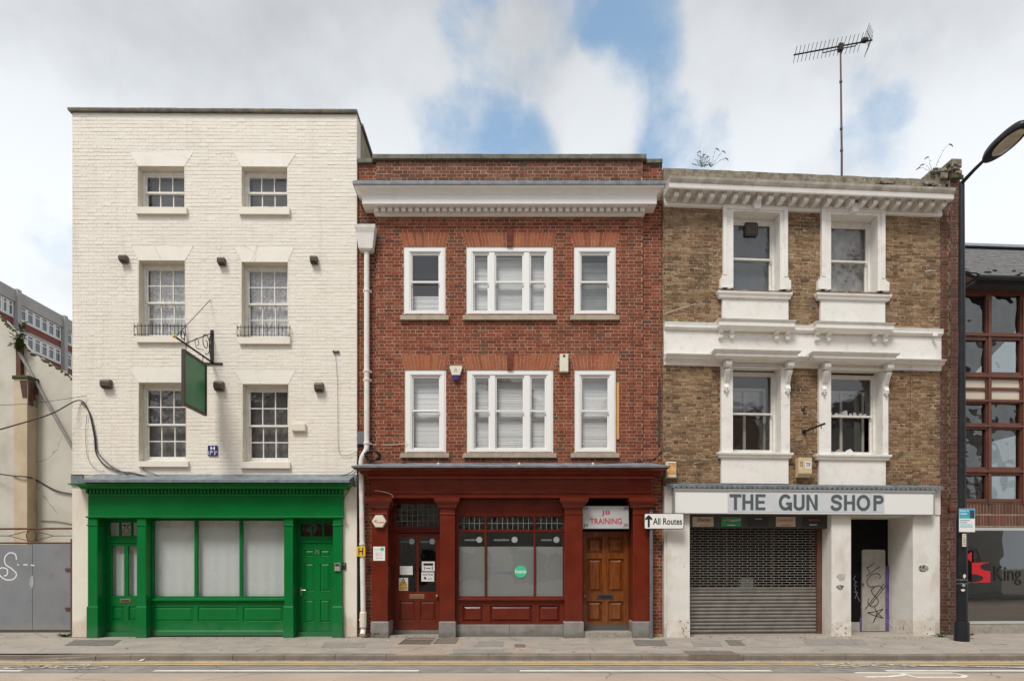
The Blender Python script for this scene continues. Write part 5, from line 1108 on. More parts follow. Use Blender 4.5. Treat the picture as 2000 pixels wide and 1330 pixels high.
cable(f2, [(1243, 617, -.02), (1236, 640, -.02), (1237, 720, -.02), (1238, 880, -.02)], .004, 'thin dark wire down the right of the red brick front', m_darkgrey)
# boxes and cups standing behind the frosted film, seen as pale shapes
for i, (a, b, c, e, nm, lab) in enumerate(((1025, 1060, 1143, 1166, 'carton', 'pale carton blurred behind the frosted film left of the right mullion'), (1066, 1082, 1145, 1166, 'carton', 'pale carton blurred behind the frosted film, narrowest of three'), (1084, 1101, 1145, 1166, 'carton', 'pale carton blurred at the right end of the frosted window'), (907, 913, 1151, 1166, 'paper_cup', 'white cup blurred at the left end of the frosted window'), (981, 988, 1152, 1166, 'paper_cup', 'white cup blurred low in the middle frosted pane'))):
    q = f2.rect(a, b, c, e, .2); dd_ = .12 if nm == 'carton' else .06
    mb = MB().bbox(q[0], q[1], .165, .165 + dd_, q[2], q[3], .008) if nm == 'carton' else MB().lathe(((q[0] + q[1]) / 2, .2, q[2]), [((q[1] - q[0]) * .4, 0), ((q[1] - q[0]) * .5, q[3] - q[2])], 12)
    mb.thing(f2, nm, mat('pale carton card', (.80, .74, .64), None, rough=.8) if nm == 'carton' else m_signwhite, lab, 'box' if nm == 'carton' else 'cup', ((q[0] + q[1]) / 2, .2, q[2]))
MB().box(f2.U(893, .1), f2.U(1102, .1), .161, .42, f2.Z(1168, 1000, .2), f2.Z(1166, 1000, .2)).part('window_board', m_oxblood, B2)

# ================================================================== stock brick building with the shuttered shop
f3 = Frame(1296, 3.7, .0)
B3 = empty(f3, 'stock_brick_building', 'weathered brown brick building with white stucco surrounds above a shuttered gun shop', 'building')
W3 = f3.U(1837); ZC3 = f3.Z(404, 1310); ZSH = f3.Z(948, 1310)
def r3(a, b, c, d, v=0): return f3.rect(a, b, c, d, v)
OP3 = [r3(1430, 1521, 417, 566), r3(1620, 1711, 423, 569), r3(1429, 1523, 716, 884), r3(1620, 1721, 722, 888)]
wall = MB().holed(.0, W3, ZSH - .1, ZC3 + .35, .012, .36, OP3).part('wall', m_brownmortar, B3)
bl = [('r', o_[0] - .1, o_[1] + .1, o_[2], o_[3]) for o_ in OP3]
ZBAND = (f3.Z(706, 1560), f3.Z(632, 1560)); bl.append(('r', -1, W3 + 1, ZBAND[0], ZBAND[1]))
for q in ((1411, 1540, 582, 630), (1603, 1729, 585, 632), (1409, 1540, 893, 945), (1600, 1730, 897, 948)): r_ = r3(*q); bl.append(('r', r_[0], r_[1], r_[2], r_[3]))
brick_wall(wall, 0, W3, ZSH, ZC3 + .1, .012, bl, m_brownbrick, 13, dep=(.001, .0065), jit=.003, pdark=(.05, .10), wob=.004, joint=.012)
shell(B3, .001, W3 - .001, ZC3 + .3, 8, [ZSH - .1, f3.Z(665, 1560), ZC3 - .1], m_room, m_brownmortar, .361)
# parapet and cornice
VPp = -.02
pz = f3.Z(345, 1310, -.1); pt = f3.Z(326.5, 1300, VPp)
mb = grid_sheet(0, 1, 0, 1, 0, 1, 1) if False else MB()
n = 40; rr = random.Random(9)
ptop = [pt + rr.uniform(-.005, .005) for _ in range(n + 1)]
xe = f3.U(1846, VPp)
for i in range(n + 1):
    x = .003 + (xe - .003) * i / n; dv = rr.uniform(-.008, .008); mb.v += [(x, VPp + dv, ZC3 + .36), (x, VPp + dv, ptop[i] - .02), (x, VPp + .03, ptop[i]), (x, .36, ptop[i])]
for i in range(n):
    for k in range(3): mb.f.append((4 * i + k, 4 * i + 4 + k, 4 * i + 5 + k, 4 * i + 1 + k))
mb.f += [(0, 1, 2, 3), (4 * n + 3, 4 * n + 2, 4 * n + 1, 4 * n)]; mb.part('parapet', m_mossy, B3)
CV = .42; zk = f3.Z(354, 1310, -CV); zlow = f3.Z(364, 1310, -CV); zbase = f3.Z(396, 1300, -.05)
cor = MB().mould(.004, W3, [(.0, ZC3 - .01), (.045, ZC3 + .0), (.06, zbase - .0), (.04, zbase + .02), (.035, zlow + .02), (.12, zlow + .045), (.345, zlow + .04), (.35, zlow + .0), (.36, zlow + .0), (.37, zlow + .02), (.38, zk - .01), (.38, zk)], .0, .36, False, False).part('cornice', m_stucco, B3)
MB().prism_x([(-.375, zk + .001), (-.40, zk + .02), (-.425, zk + .06), (-.44, zk + .105), (-.02, zk + .18), (-.02, zk + .001)], .004, W3 + .0).part('cornice_weathering', m_stuccodirty, cor)
zt_ = zlow + .03; hb = zt_ - zbase
me = MB().prism_x([(-.03, 0), (-.22, 0), (-.265, .015), (-.285, .05), (-.275, .09), (-.245, .125), (-.25, .17), (-.29, .21), (-.335, .235), (-.34, hb), (-.03, hb)], -.05, .05).mesh('bracket', m_stucco); n = 24
for i in range(n): inst(me, 'bracket', cor, (.10 + (W3 - .16) * (i + .35) / (n - .3), 0, zbase + .01))
# string courses
def string_course(zb, prof, m, cap):
    so = MB().mould(.004, W3, prof, .0, .36, False, False).part('string_course', m, B3); return so
z1_, z0_ = f3.Z(628, 1300, -.1), f3.Z(641, 1300, -.1)
s1 = string_course(0, [(.0, z0_ - .02), (.03, z0_), (.07, z0_ + .03), (.09, z0_ + .04), (.09, z0_ + .09), (.10, z1_ - .01), (.10, z1_)], m_stucco, 0)
bz0, bz1 = f3.Z(690, 1300, -.02), z0_ - .021
MB().box(.004, W3, -.025, .36, bz0 - .02, bz1).part('band', m_stucco, B3)
z3_, z2_ = f3.Z(690, 1300, -.15), f3.Z(710, 1300, -.03)
string_course(0, [(.0, z2_ - .03), (.03, z2_ - .02), (.03, z2_ + .05), (.05, z2_ + .07), (.12, z2_ + .09), (.13, z2_ + .13), (.16, z3_ - .04), (.18, z3_ - .01), (.18, z3_)], m_stucco, 0)
for a, b in ((1402, 1557), (1592, 1750)):
    x0, x1 = f3.U(a + 8, -.2), f3.U(b - 10, -.2); zz = z1_ + .04
    h_ = MB().mould(x0, x1, [(.0, z0_ - .0), (.04, z0_ + .05), (.06, z0_ + .06), (.06, zz - .03), (.085, zz - .01), (.085, zz)], -.145, .0).part('window_hood', m_stucco, B3)
    MB().mould(x0, x1, [(.09, zz + .001), (.09, zz + .012), (.0, zz + .03)], -.145, .0).part('ledge_top', m_stuccodirty, h_)
    for k in (0, .165, 1 - .165, 1):
        c = x0 + .03 + (x1 - x0 - .06) * k
        MB().prism_x([(-.026, z0_ - .17), (-.07, z0_ - .17), (-.095, z0_ - .15), (-.09, z0_ - .11), (-.06, z0_ - .08), (-.075, z0_ - .05), (-.13, z0_ - .03), (-.15, z0_), (-.026, z0_)], c - .042, c + .042).part('bracket', m_stucco, h_)
for a, b in ((1391, 1573), (1582, 1766)):
    x0, x1 = f3.U(a + 18, -.35), f3.U(b - 22, -.35); zz = z3_ + .03
    h_ = MB().mould(x0, x1, [(.0, z2_ + .055), (.06, z2_ + .075), (.10, z2_ + .10), (.10, z2_ + .17), (.13, zz - .03), (.15, zz)], -.22, .0).part('window_hood', m_stucco, B3)
    MB().mould(x0, x1, [(.155, zz + .001), (.155, zz + .012), (.0, zz + .04)], -.22, .0).part('ledge_top', m_stuccodirty, h_)
# window surrounds
S_UP = [((1413, 1537), (1430, 1521), (400, 570), (1403, 1548, 569, 582), (1411, 1540, 583, 627), (1407, 1545), 1477), ((1605, 1727), (1620, 1711), (404, 573), (1596, 1742, 573, 585), (1603, 1729, 586, 629), (1598, 1737), 1667.5)]
for k, (ox, ix, oz, sl, ap, ears, kx) in enumerate(S_UP):
    o_ = OP3[k]; a, b = f3.U(ox[0], -.06), f3.U(ox[1], -.06); zt_, zb_ = f3.Z(oz[0], ox[0], -.06), o_[2]
    s = MB().holed(a, b, zb_, zt_, -.06, .05, [(o_[0], o_[1], zb_ - .01, o_[3])]).part('window_surround', m_stucco, B3)
    MB().holed(a - .012, b + .012, zb_ + .27, zt_ + .0, -.085, -.0605, [(a + .07, b - .07, zb_ - .01, zt_ - .09)]).part('architrave_bead', m_stucco, s)
    for x_, sg in ((a, -1), (b, 1)):
        e = f3.U(ears[0] if sg < 0 else ears[1], -.07); 
        MB().prism_y([(x_ - sg * .10, zb_), (e, zb_), (e, zb_ + .19), (x_ + sg * .035, zb_ + .22), (x_ + sg * .045, zb_ + .25), (x_, zb_ + .28), (x_ - sg * .10, zb_ + .28)][::(1 if sg > 0 else -1)], -.075, -.0605 if False else .04).part('shoulder', m_stucco, s)
    for x_, sg in ((o_[0], 1), (o_[1], -1)): MB().box(min(x_ - sg * .03, x_ + sg * .0015), max(x_ - sg * .03, x_ + sg * .0015), -.059, .26, zb_, o_[3] + .01).part('reveal', m_stucco, s)
    MB().box(o_[0] + .002, o_[1] - .002, -.058, .26, o_[3] - .0015, o_[3] + .03).part('reveal_head', m_stucco, s)
    x0, x1, z0, z1 = r3(*sl, -.12); MB().mould(x0 + .05, x1 - .05, [(.0, z0 - .0), (.02, z0 + .02), (.025, z0 + .05), (.05, z1 - .045), (.055, z1 - .01), (.05, z1)], -.07, .0).part('sill', m_stucco, s)
    MB().prism_x([(-.13, z1 + .001), (.16, z1 + .03), (.16, z1 + .001)], x0 + .06, x1 - .06).part('sill_top', m_stucco, s)
    x0, x1, z0, z1 = r3(*ap, -.05); MB().box(x0, x1, -.05, .05, z0 + .0, z1).part('apron', m_stucco, s)
    ku, kz = f3.uz(kx, oz[0] - 5, -.1); MB().prism_y([(ku - .065, o_[3] + .01), (ku + .065, o_[3] + .01), (ku + .085, zt_ + .05), (ku - .085, zt_ + .05)], -.17, -.0).part('keystone', m_stucco, s)
    window(B3, (o_[0] + .003, o_[1] - .003, o_[2] + .005, o_[3] - .003), .20, .045, 1, 1, 1, .485, m_whitewood, (m_oldglass), st=.035, bot=.07, fwt=.10, horns=True)
S_DN = [((1409, 1543), (1403, 1550, 883, 894), (1409, 1540, 894, 944)), ((1600, 1735), (1594, 1742, 887, 898), (1600, 1730, 898, 947))]
for k, (ox, sl, ap) in enumerate(S_DN):
    o_ = OP3[2 + k]; a, b = f3.U(ox[0], -.06), f3.U(ox[1], -.06); zt_, zb_ = z2_ - .031, o_[2]
    s = MB().holed(a, b, zb_, zt_, -.06, .05, [(o_[0], o_[1], zb_ - .01, min(o_[3], zt_ - .03))]).part('window_surround', m_stucco, B3)
    for x_, sg in ((o_[0], 1), (o_[1], -1)): MB().box(min(x_ - sg * .03, x_ + sg * .0015), max(x_ - sg * .03, x_ + sg * .0015), -.059, .26, zb_, o_[3] + .01).part('reveal', m_stucco, s)
    MB().box(o_[0] + .002, o_[1] - .002, -.058, .26, o_[3] - .0015, o_[3] + .03).part('reveal_head', m_stucco, s)
    x0, x1, z0, z1 = r3(*sl, -.12); MB().mould(x0 + .05, x1 - .05, [(.0, z0 - .0), (.02, z0 + .02), (.025, z0 + .05), (.05, z1 - .045), (.055, z1 - .01), (.05, z1)], -.07, .0).part('sill', m_stucco, s)
    x0, x1, z0, z1 = r3(*ap, -.05); MB().box(x0, x1, -.05, .05, z0, z1).part('apron', m_stucco, s)
    for x_ in (a + .095, b - .065):
        ct = z2_ + .03; c = MB().prism_x([(-.061, ct - .62), (-.10, ct - .60), (-.11, ct - .52), (-.085, ct - .46), (-.095, ct - .40), (-.13, ct - .30), (-.18, ct - .22), (-.20, ct - .17), (-.12, ct - .14), (-.061, ct - .14)], x_ - .052, x_ + .052).part('console', m_stucco, s)
        MB().lathe((x_ - .07, -.17, ct - .055), [(.075, 0), (.08, .01), (.08, .13), (.075, .14)], 14, 'x').part('console_scroll', m_stucco, s)
        MB().box(x_ - .06, x_ + .06, -.15, -.061, ct - .12, ct + .03).part('console_block', m_stucco, s)
        for dx in (-.03, 0, .03): MB().tube([(x_ + dx, -.196, ct - .185), (x_ + dx, -.145, ct - .29), (x_ + dx, -.105, ct - .40)], .011, 5).part('console_flute', m_stucco, s)
        for j in range(3): MB().lathe((x_, -.105, ct - .66 + j * .045), [(.005, 0), (.03 - .005 * (2 - j), .02), (.01, .045)], 8).part('console_drop', m_stucco, s)
    w_ = window(B3, (o_[0] + .003, o_[1] - .003, o_[2] + .005, o_[3] - .06), .20, .045, 1, 1, 1, .5, m_whitewood, m_glass, st=.035, bot=.07, fwt=.05, horns=True)
    if k == 1: bpy.data.objects.remove([c for c in w_.children if c.name.startswith('pane')][1])     # the lower sash has lost its glass
# inner secondary glazing bar and what stands inside
for k in (2, 3):
    o_ = OP3[k]; c = (o_[0] + o_[1]) / 2 - .06; zb_, zt_ = o_[2] + .1, o_[3] - .35
    g = empty(f3, 'inner_casement', ('closed' if k == 2 else 'cracked') + ' inner casement behind the ' + ('left' if k == 2 else 'right') + ' first floor window of the brown building', 'window', (c, .42, zb_)); W = o_[1] - o_[0] - .1
    MB().holed(-W / 2, W / 2, 0, zt_ - zb_, 0, .04, [(-W / 2 + .05, -.03, .05, zt_ - zb_ - .06), (.03, W / 2 - .05, .05, zt_ - zb_ - .06)]).part('frame', mat('grey inner frame', (.34, .33, .29), None, rough=.6), g)
    for p, q in ((-W / 2 + .05, -.03), (.03, W / 2 - .05)): MB().box(p, q, .018, .022, .05, zt_ - zb_ - .06).part('pane', m_glass, g)
for k, s in ((2, 'left'), (3, 'right')):
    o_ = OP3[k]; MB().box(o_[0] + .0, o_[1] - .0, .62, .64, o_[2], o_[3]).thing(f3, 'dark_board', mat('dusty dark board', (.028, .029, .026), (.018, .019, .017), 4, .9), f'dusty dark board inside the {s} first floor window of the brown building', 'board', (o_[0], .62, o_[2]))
for k, s, mm in ((0, 'left', mat('slate grey board', (.075, .088, .10), (.10, .115, .125), 2, .8)), (1, 'right', mat('crumpled pale sheeting', (.38, .365, .33), (.16, .155, .145), 4, .5, .6, 8))):
    o_ = OP3[k]; (MB().box(o_[0], o_[1], .40, .41, o_[2], o_[3]) if k == 0 else wavy_sheet(o_[0], o_[1], o_[2], o_[3], .40, .02, 3, 5, 14)).thing(f3, 'window_board' if k == 0 else 'plastic_sheet', mm, ('slate grey board behind the top window with the round vent' if k == 0 else 'crumpled pale plastic sheet behind the top right window of the brown building'), 'board' if k == 0 else 'sheet', (o_[0], .40, o_[2]))
rr = random.Random(4); o_ = OP3[3]
for i in range(9):
    x = o_[0] + .10 + (o_[1] - o_[0] - .28) * (i / 8); zc_ = o_[2] + (o_[3] - o_[2]) * .475; p = [(rr.uniform(.02, .07) * math.cos(a) , rr.uniform(.02, .07) * math.sin(a) + .03) for a in [j / 6 * 6.28 for j in range(6)]]
    big_ = 1.9 if i in (4,) else 1
    MB().prism_y([(x + q[0] * big_, zc_ + .03 + abs(q[1]) * big_) for q in p], .285, .295).thing(f3, 'plaster_shard', m_paper, ('first', 'second', 'third', 'fourth', 'fifth', 'sixth', 'seventh', 'eighth', 'ninth')[i] + ' pale shard from the left on the meeting rail, right first floor brown window', 'shard', (x, .285, zc_), 'broken shards in the right first floor window')
for i, (dx, m_) in enumerate(((.42, m_slabpink), (.66, m_paper))):
    MB().prism_y([(o_[0] + dx - .09, o_[2] + .09), (o_[0] + dx + .12, o_[2] + .09), (o_[0] + dx + .02, o_[2] + .19), (o_[0] + dx - .05, o_[2] + .16)], .30, .36).thing(f3, 'fallen_rubble', m_, ('pinkish' if i == 0 else 'white') + ' lump of rubble on the bottom rail of the right first floor brown window', 'rubble', (o_[0] + dx, .30, o_[2] + .09))
# vent in the top left window
u, z = f3.uz(1467.5, 448, .2); o = empty(f3, 'window_vent', 'round cornered louvre vent in the top left window of the brown building', 'vent', (u, .225, z))
W = .15; poly = []
for cx_, cz_, a0 in ((W - .04, W - .04, 0), (-W + .04, W - .04, 90), (-W + .04, -W + .04, 180), (W - .04, -W + .04, 270)): poly += arc(cx_, cz_, .04, a0, a0 + 90, 5)
MB().prism_y(poly, -.03, .01).part('rim', mat('dark vent plastic', (.035, .028, .025), None, rough=.5), o)
me = MB().box(-.008, .008, -.012, 0, -.11, .11).mesh('louvre', mat('vent louvre', (.12, .095, .08), None, rough=.5))
for i in range(8): inst(me, 'louvre', o, (-.105 + .03 * i, -.0305, 0))
# fixtures on the wall
q = r3(1301, 1320, 902, 933, -.08); o = empty(f3, 'weathered_box', 'orange and white weathered alarm box at the left corner of the brown wall', 'alarm box', (q[0], -.006, q[2])); MB().bbox(0, q[1] - q[0], -.12, 0, 0, q[3] - q[2], .015).part('casing', m_whiteplastic, o); MB().box(.02, q[1] - q[0] - .015, -.1225, -.1205, .06, q[3] - q[2] - .02).part('decal', m_orange, o)
q = r3(1557, 1583, 894, 932, -.08); o = empty(f3, 'siren_box', 'beige siren box with blue sticker between the white aprons', 'alarm box', (q[0], -.006, q[2])); W, Hh = q[1] - q[0], q[3] - q[2]
MB().prism_x([(0, 0), (-.05, .0), (-.13, .08), (-.13, Hh), (0, Hh)], 0, W).part('casing', m_beige, o); MB().box(W * .5, W * .92, -.1325, -.1305, Hh * .45, Hh * .8).part('sticker', m_signwhite, o); text_mb('TDR', W * .54, W * .88, Hh * .52, Hh * .74, -.134, .02, .2).part('lettering', m_bluesign, o)
for j in range(4): MB().box(W * .12, W * .34, -.1325, -.1305, Hh * (.55 + .07 * j), Hh * (.575 + .07 * j)).part('grille_slot', m_brownbox, o)
u0, z0 = f3.uz(1570, 843); o = empty(f3, 'flag_bracket', 'black iron bar projecting from the brown wall with a stay wire', 'bracket', (u0, -.005, z0)); L = .75
MB().lathe((0, -.02, 0), [(.05, 0), (.05, .025)], 8, 'y').part('base', m_darkiron, o); MB().tube([(0, -.01, 0), (.02, -L, .0)], .022, 6).part('bar', m_darkiron, o); u1, z1 = f3.uz(1569, 800); MB().tube([(u1 - u0, 0, z1 - z0), (.02, -L * .8, .02)], .006, 4).part('stay', m_darkiron, o); MB().lathe((u1 - u0, -.02, z1 - z0), [(.03, 0), (.03, .03)], 8, 'y').part('eye', m_darkiron, o)
for t in (.45, .85): MB().tube([(.01, -L * t, -.02), (.01, -L * t, -.08)], .010, 5).part('hook', m_darkiron, o)
q = f3.uz(1822, 655, -.05); o = empty(f3, 'small_camera', 'tiny white camera at the right end of the stucco band', 'camera', (q[0], -.03, q[1])); MB().lathe((0, -.05, 0), [(.02, 0), (.03, .02), (.03, .05)], 8, 'y').part('mount', m_whiteplastic, o); MB().tube([(-.02, -.05, -.01), (.03, -.13, -.04)], .028, 8).part('body', m_signwhite, o)
q = f3.uz(1815, 533); MB().tube([(q[0] - .12, -.02, q[1]), (q[0] - .02, -.06, q[1] + .01), (q[0] + .12, -.03, q[1] + .02)], .022, 5).thing(f3, 'old_fitting', m_greyfilm, 'short grey rusted fitting on the right of the upper brown brick', 'fitting', (q[0], -.02, q[1]))
cable(f3, [(1300, 612, -.02), (1330, 602, -.02), (1358, 594, -.02)], .006, 'pale wire on the upper left of the brown brick', m_whitecable)
cable(f3, [(1780, 706, -.19), (1779, 720, -.02), (1778, 790, -.02), (1777, 870, -.02)], .004, 'rusty thin wire down the right brown brick panel', m_rust)
cable(f3, [(1300, 895, -.02), (1330, 903, -.02), (1380, 900, -.02), (1405, 896, -.03)], .006, 'dark wire under the left brown brick panel')

# --- shop
VS = -.10
zf1, zf0 = f3.Z(956, 1560, VS), f3.Z(1003, 1560, VS)
xl, xr = f3.U(1297, -.02), f3.U(1835, -.02)
MB().prism_x([(.011, ZSH + .02), (.011, ZSH + .05), (-.16, ZSH + .005), (-.16, ZSH - .02)], xl, xr).part('lead_flashing', m_lead, B3)
sc_ = []
n = 56
for i in range(n):
    c = xl + (xr - xl) * (i + .5) / n; w_ = (xr - xl) / n / 2
    MB().prism_y([(c - w_ + .003, ZSH - .019)] + arc(c, ZSH - .035, w_ - .003, 180, 360, 5, .035) + [(c + w_ - .003, ZSH - .019)], -.163, -.158).part('lead_scallop', m_lead, B3)
MB().box(xl, xr, -.05, .30, zf0 + .0, ZSH - .025).part('fascia_backing', m_shopwhite, B3)
a, b = f3.U(1317, VS - .08), f3.U(1824, VS - .08); z0, z1 = f3.Z(1003, 1560, VS - .08), f3.Z(958, 1560, VS - .08)
o = empty(f3, 'shop_sign', 'white box sign reading THE GUN SHOP in slate letters', 'sign', (a, -.05, z0)); W, Hh = b - a, z1 - z0
MB().box(0, W, -.13, -.002, 0, Hh).part('sign_box', m_signwhite, o)
MB().holed(-.012, W + .012, -.012, Hh + .03, -.145, -.004, [(.012, W - .012, .0, Hh - .03)]).part('frame', mat('grey aluminium frame', (.36, .36, .36), None, rough=.4, metal=.4), o)
pa, pb = f3.U(1421, VS - .08) - a, f3.U(1700, VS - .08) - a; pc, pd = pb + .006, f3.U(1727, VS - .08) - a
MB().box(pa, pb, -.137, -.1305, .035, Hh - .045).part('letter_panel', m_signgrey, o); MB().box(pc, pd, -.138, -.1305, .04, Hh - .04).part('letter_panel', m_signgrey, o)
zl, zh = .075, Hh - .085
def L3(px): return f3.U(px, VS - .09) - a
def glyph(ch, x0, x1, z0, z1, w, y):
    """a letter of even heavy strokes"""
    mb = MB(); W_, H_ = x1 - x0, z1 - z0; h = w / 2
    bar = lambda a, b, c, d: mb.box(a, b, y - .004, y, c, d)
    el = lambda a0, a1, n=28, cx=None, cz=None, rx=None, rz=None: [((cx if cx is not None else x0 + W_ / 2) + (rx or W_ / 2 - h) * math.cos(R(a0 + (a1 - a0) * i / n)), (cz if cz is not None else z0 + H_ / 2) + (rz or H_ / 2 - h) * math.sin(R(a0 + (a1 - a0) * i / n))) for i in range(n + 1)]
    if ch == 'T': bar(x0, x1, z1 - w, z1); bar(x0 + W_ / 2 - h, x0 + W_ / 2 + h, z0, z1 - w)
    if ch == 'H': bar(x0, x0 + w, z0, z1); bar(x1 - w, x1, z0, z1); bar(x0 + w, x1 - w, z0 + H_ / 2 - h * .85, z0 + H_ / 2 + h * .85)
    if ch == 'E':
        bar(x0, x0 + w, z0, z1)
        for c in (z0, z0 + H_ / 2 - h * .85, z1 - w * .85): bar(x0 + w, x1 - (0 if c != z0 + H_ / 2 - h * .85 else w * .3), c, c + w * .85)
    if ch == 'N': bar(x0, x0 + w, z0, z1); bar(x1 - w, x1, z0, z1); mb.prism_y([(x0 + w, z1), (x0 + w * .9, z1 - w * 1.3), (x1 - w, z0), (x1 - w * .9, z0 + w * 1.3)], y - .004, y)
    if ch == 'U': mb.ribbon([(x0 + h, z1)] + el(180, 360, 16, None, z0 + W_ * .42, None, W_ * .42 - h) + [(x1 - h, z1)], w, y - .004)
    if ch == 'O': mb.ribbon(el(0, 360, 40), w, y - .004)
    if ch == 'G': mb.ribbon(el(38, 325, 34), w, y - .004); bar(x1 - w, x1, z0, z0 + H_ * .5); bar(x0 + W_ * .55, x1 - w, z0 + H_ * .5 - w * .85, z0 + H_ * .5)
    if ch == 'P': bar(x0, x0 + w, z0, z1); mb.ribbon([(x0 + w, z1 - h)] + el(90, -90, 14, x1 - H_ * .28, z1 - H_ * .28, H_ * .28 - h, H_ * .28 - h) + [(x0 + w, z1 - H_ * .56 + h)], w, y - .004)
    if ch == 'S':
        p = [(.93, .72), (.86, .86), (.68, .945), (.48, .955), (.27, .91), (.14, .80), (.15, .67), (.29, .585), (.50, .53), (.72, .475), (.86, .38), (.87, .23), (.74, .10), (.52, .045), (.30, .06), (.13, .14), (.06, .29)]
        P_ = [Vector((x0 + h * .9 + (W_ - 1.8 * h) * (a - .06) / .87, z0 + h + (H_ - w) * (b - .045) / .91)) for a, b in p]; S_ = []
        for i in range(len(P_) - 1):
            p0, p1, p2, p3 = P_[max(i - 1, 0)], P_[i], P_[i + 1], P_[min(i + 2, len(P_) - 1)]
            for k in range(4): t = k / 4; S_.append(.5 * ((2 * p1) + (p2 - p0) * t + (2 * p0 - 5 * p1 + 4 * p2 - p3) * t * t + (3 * p1 - p0 - 3 * p2 + p3) * t ** 3))
        S_.append(P_[-1]); mb.ribbon([(q.x, q.y) for q in S_], w, y - .004)
    return mb
for ch, p, q in (('T', 1425, 1448), ('H', 1450, 1471.5), ('E', 1475.5, 1495), ('G', 1521, 1547), ('U', 1550, 1571.5), ('N', 1575, 1597), ('S', 1622, 1645), ('H', 1648.5, 1670), ('O', 1673, 1699.5), ('P', 1706, 1726)):
    glyph(ch, L3(p), L3(q), zl - (.006 if ch in 'GOSU' else 0), zh + (.006 if ch in 'GOS' else 0), .066, -.1385).part('letter', m_lettergrey, o)
# columns
zc0 = zf0 - .001
def column(p, q, v0, v1, base_py, name='column'):
    x0, x1 = f3.U(p, v0), f3.U(q, v0); zb_ = f3.Z(base_py, p, v0)
    c = MB().box(x0, x1, v0, v1, zb_ + .001, zc0).part(name, m_shopwhite, B3); MB().box(x0 - .004, x1 + .004, v0 - .006, v1 - .002, -.02, zb_).part('column_base', m_peelwhite, c); return x0, x1
cA = column(1303, 1347, -.05, .55, 1210); MB().box(xl, cA[0] - .002, -.03, .33, -.02, zc0).part('edge_strip', m_shopwhite, B3)
cB = column(1624, 1662, -.05, .42, 1213); cC = column(1783, 1826, -.05, .85, 1213); MB().box(cC[1] + .005, xr, -.03, .5, -.02, zc0).part('edge_strip', m_shopwhite, B3)
MB().box(cC[0] + .01, cC[0] + .05, -.07, -.056, zc0 - .6, zc0 - .6 + .001) if False else None
# shutter bay
vS = .36; x0, x1 = cA[1] + .001, f3.U(1593, vS)
zg1 = f3.Z(1031, 1470, vS); zg0 = f3.Z(1149, 1470, vS); zs0 = .03
pb_ = MB().box(cA[1] + .001, f3.U(1610, .2), .10, .34, f3.Z(1031, 1470, .10), zc0).part('shutter_box', mat('dark brown shutter box', (.055, .048, .042), (.04, .035, .03), 5, .6), B3)
sh = MB().box(x0, x1, vS - .03, vS + .03, zg0 - .02, zg0 + .02).part('roller_shutter', m_steel, B3)
gm = MB(); pit = .0555; k = 0; z = zg0 + .03; cw = .182
while z < zg1 + .02:
    gm.box(x0, x1, vS - .006, vS + .006, z - .006, z + .006); xx = x0 + (.091 if k % 2 else .02)
    while xx < x1 - .01: gm.box(xx - .005, xx + .005, vS - .0045, vS + .0045, z + .0061, z + pit - .0061); xx += cw
    z += pit; k += 1
gm.part('grille', m_grille, sh, kind='stuff')
ns = 12; hs = (zg0 - .022 - zs0) / ns
me = MB().prism_x([(.0, 0), (-.012, .004), (-.028, hs * .35), (-.028, hs * .6), (-.012, hs * .93), (0, hs * .97), (.012, hs * .97), (.012, 0)], 0, x1 - x0).mesh('slat', m_steel)
for i in range(ns): inst(me, 'slat', sh, (x0, vS, zs0 + hs * i))
MB().box(x0, x1, vS - .025, vS + .03, -.01, zs0 - .002).part('bottom_rail', mat('rusty rail', (.16, .12, .095), None, rough=.6), sh)
MB().box(f3.U(1593, vS) + .002, f3.U(1609, .3), .30, .60, -.02, zc0).part('timber_jamb', m_brownwood, B3)
MB().prism_z([(f3.U(1609, .3) + .002, .42), (f3.U(1609, .3) + .002, .30), (cB[0] - .002, -.045), (cB[0] - .002, .42)], -.02, zc0 - .001).part('splayed_return', m_shopwhite, B3)
MB().box(cA[1], f3.U(1610, .3), .13, .40, -.03, .006).part('threshold', m_step, B3)
# dark shop interior and stock
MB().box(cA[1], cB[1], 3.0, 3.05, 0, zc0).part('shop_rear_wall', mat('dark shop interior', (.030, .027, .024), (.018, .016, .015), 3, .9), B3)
u, z = f3.uz(1459, 1140, .8); o = empty(f3, 'cardboard_box', 'pale box standing inside behind the shutter grille', 'box', (u, .8, zg0 - .15)); MB().box(-.15, .15, 0, .25, 0, .37).part('carton', mat('pale carton', (.42, .44, .40), (.36, .38, .34), 5, .8), o); MB().box(-.16, .16, -.002, .13, .371, .376).part('lid_flap', MATS['pale carton'], o)
MB().box(-.5, .9, .0, .5, -.9, -.005).part('stand', MATS['dark shop interior'], o)
for i, px in enumerate((1420, 1510)): u = f3.U(px, .7); MB().box(u - .025, u + .025, .7, .75, 0, zc0 - .3).thing(f3, 'display_post', mat('dark red post', (.07, .028, .018), None, rough=.6), ('left' if i == 0 else 'right') + ' dark red display post seen through the shutter grille', 'post', (u, .7, 0))
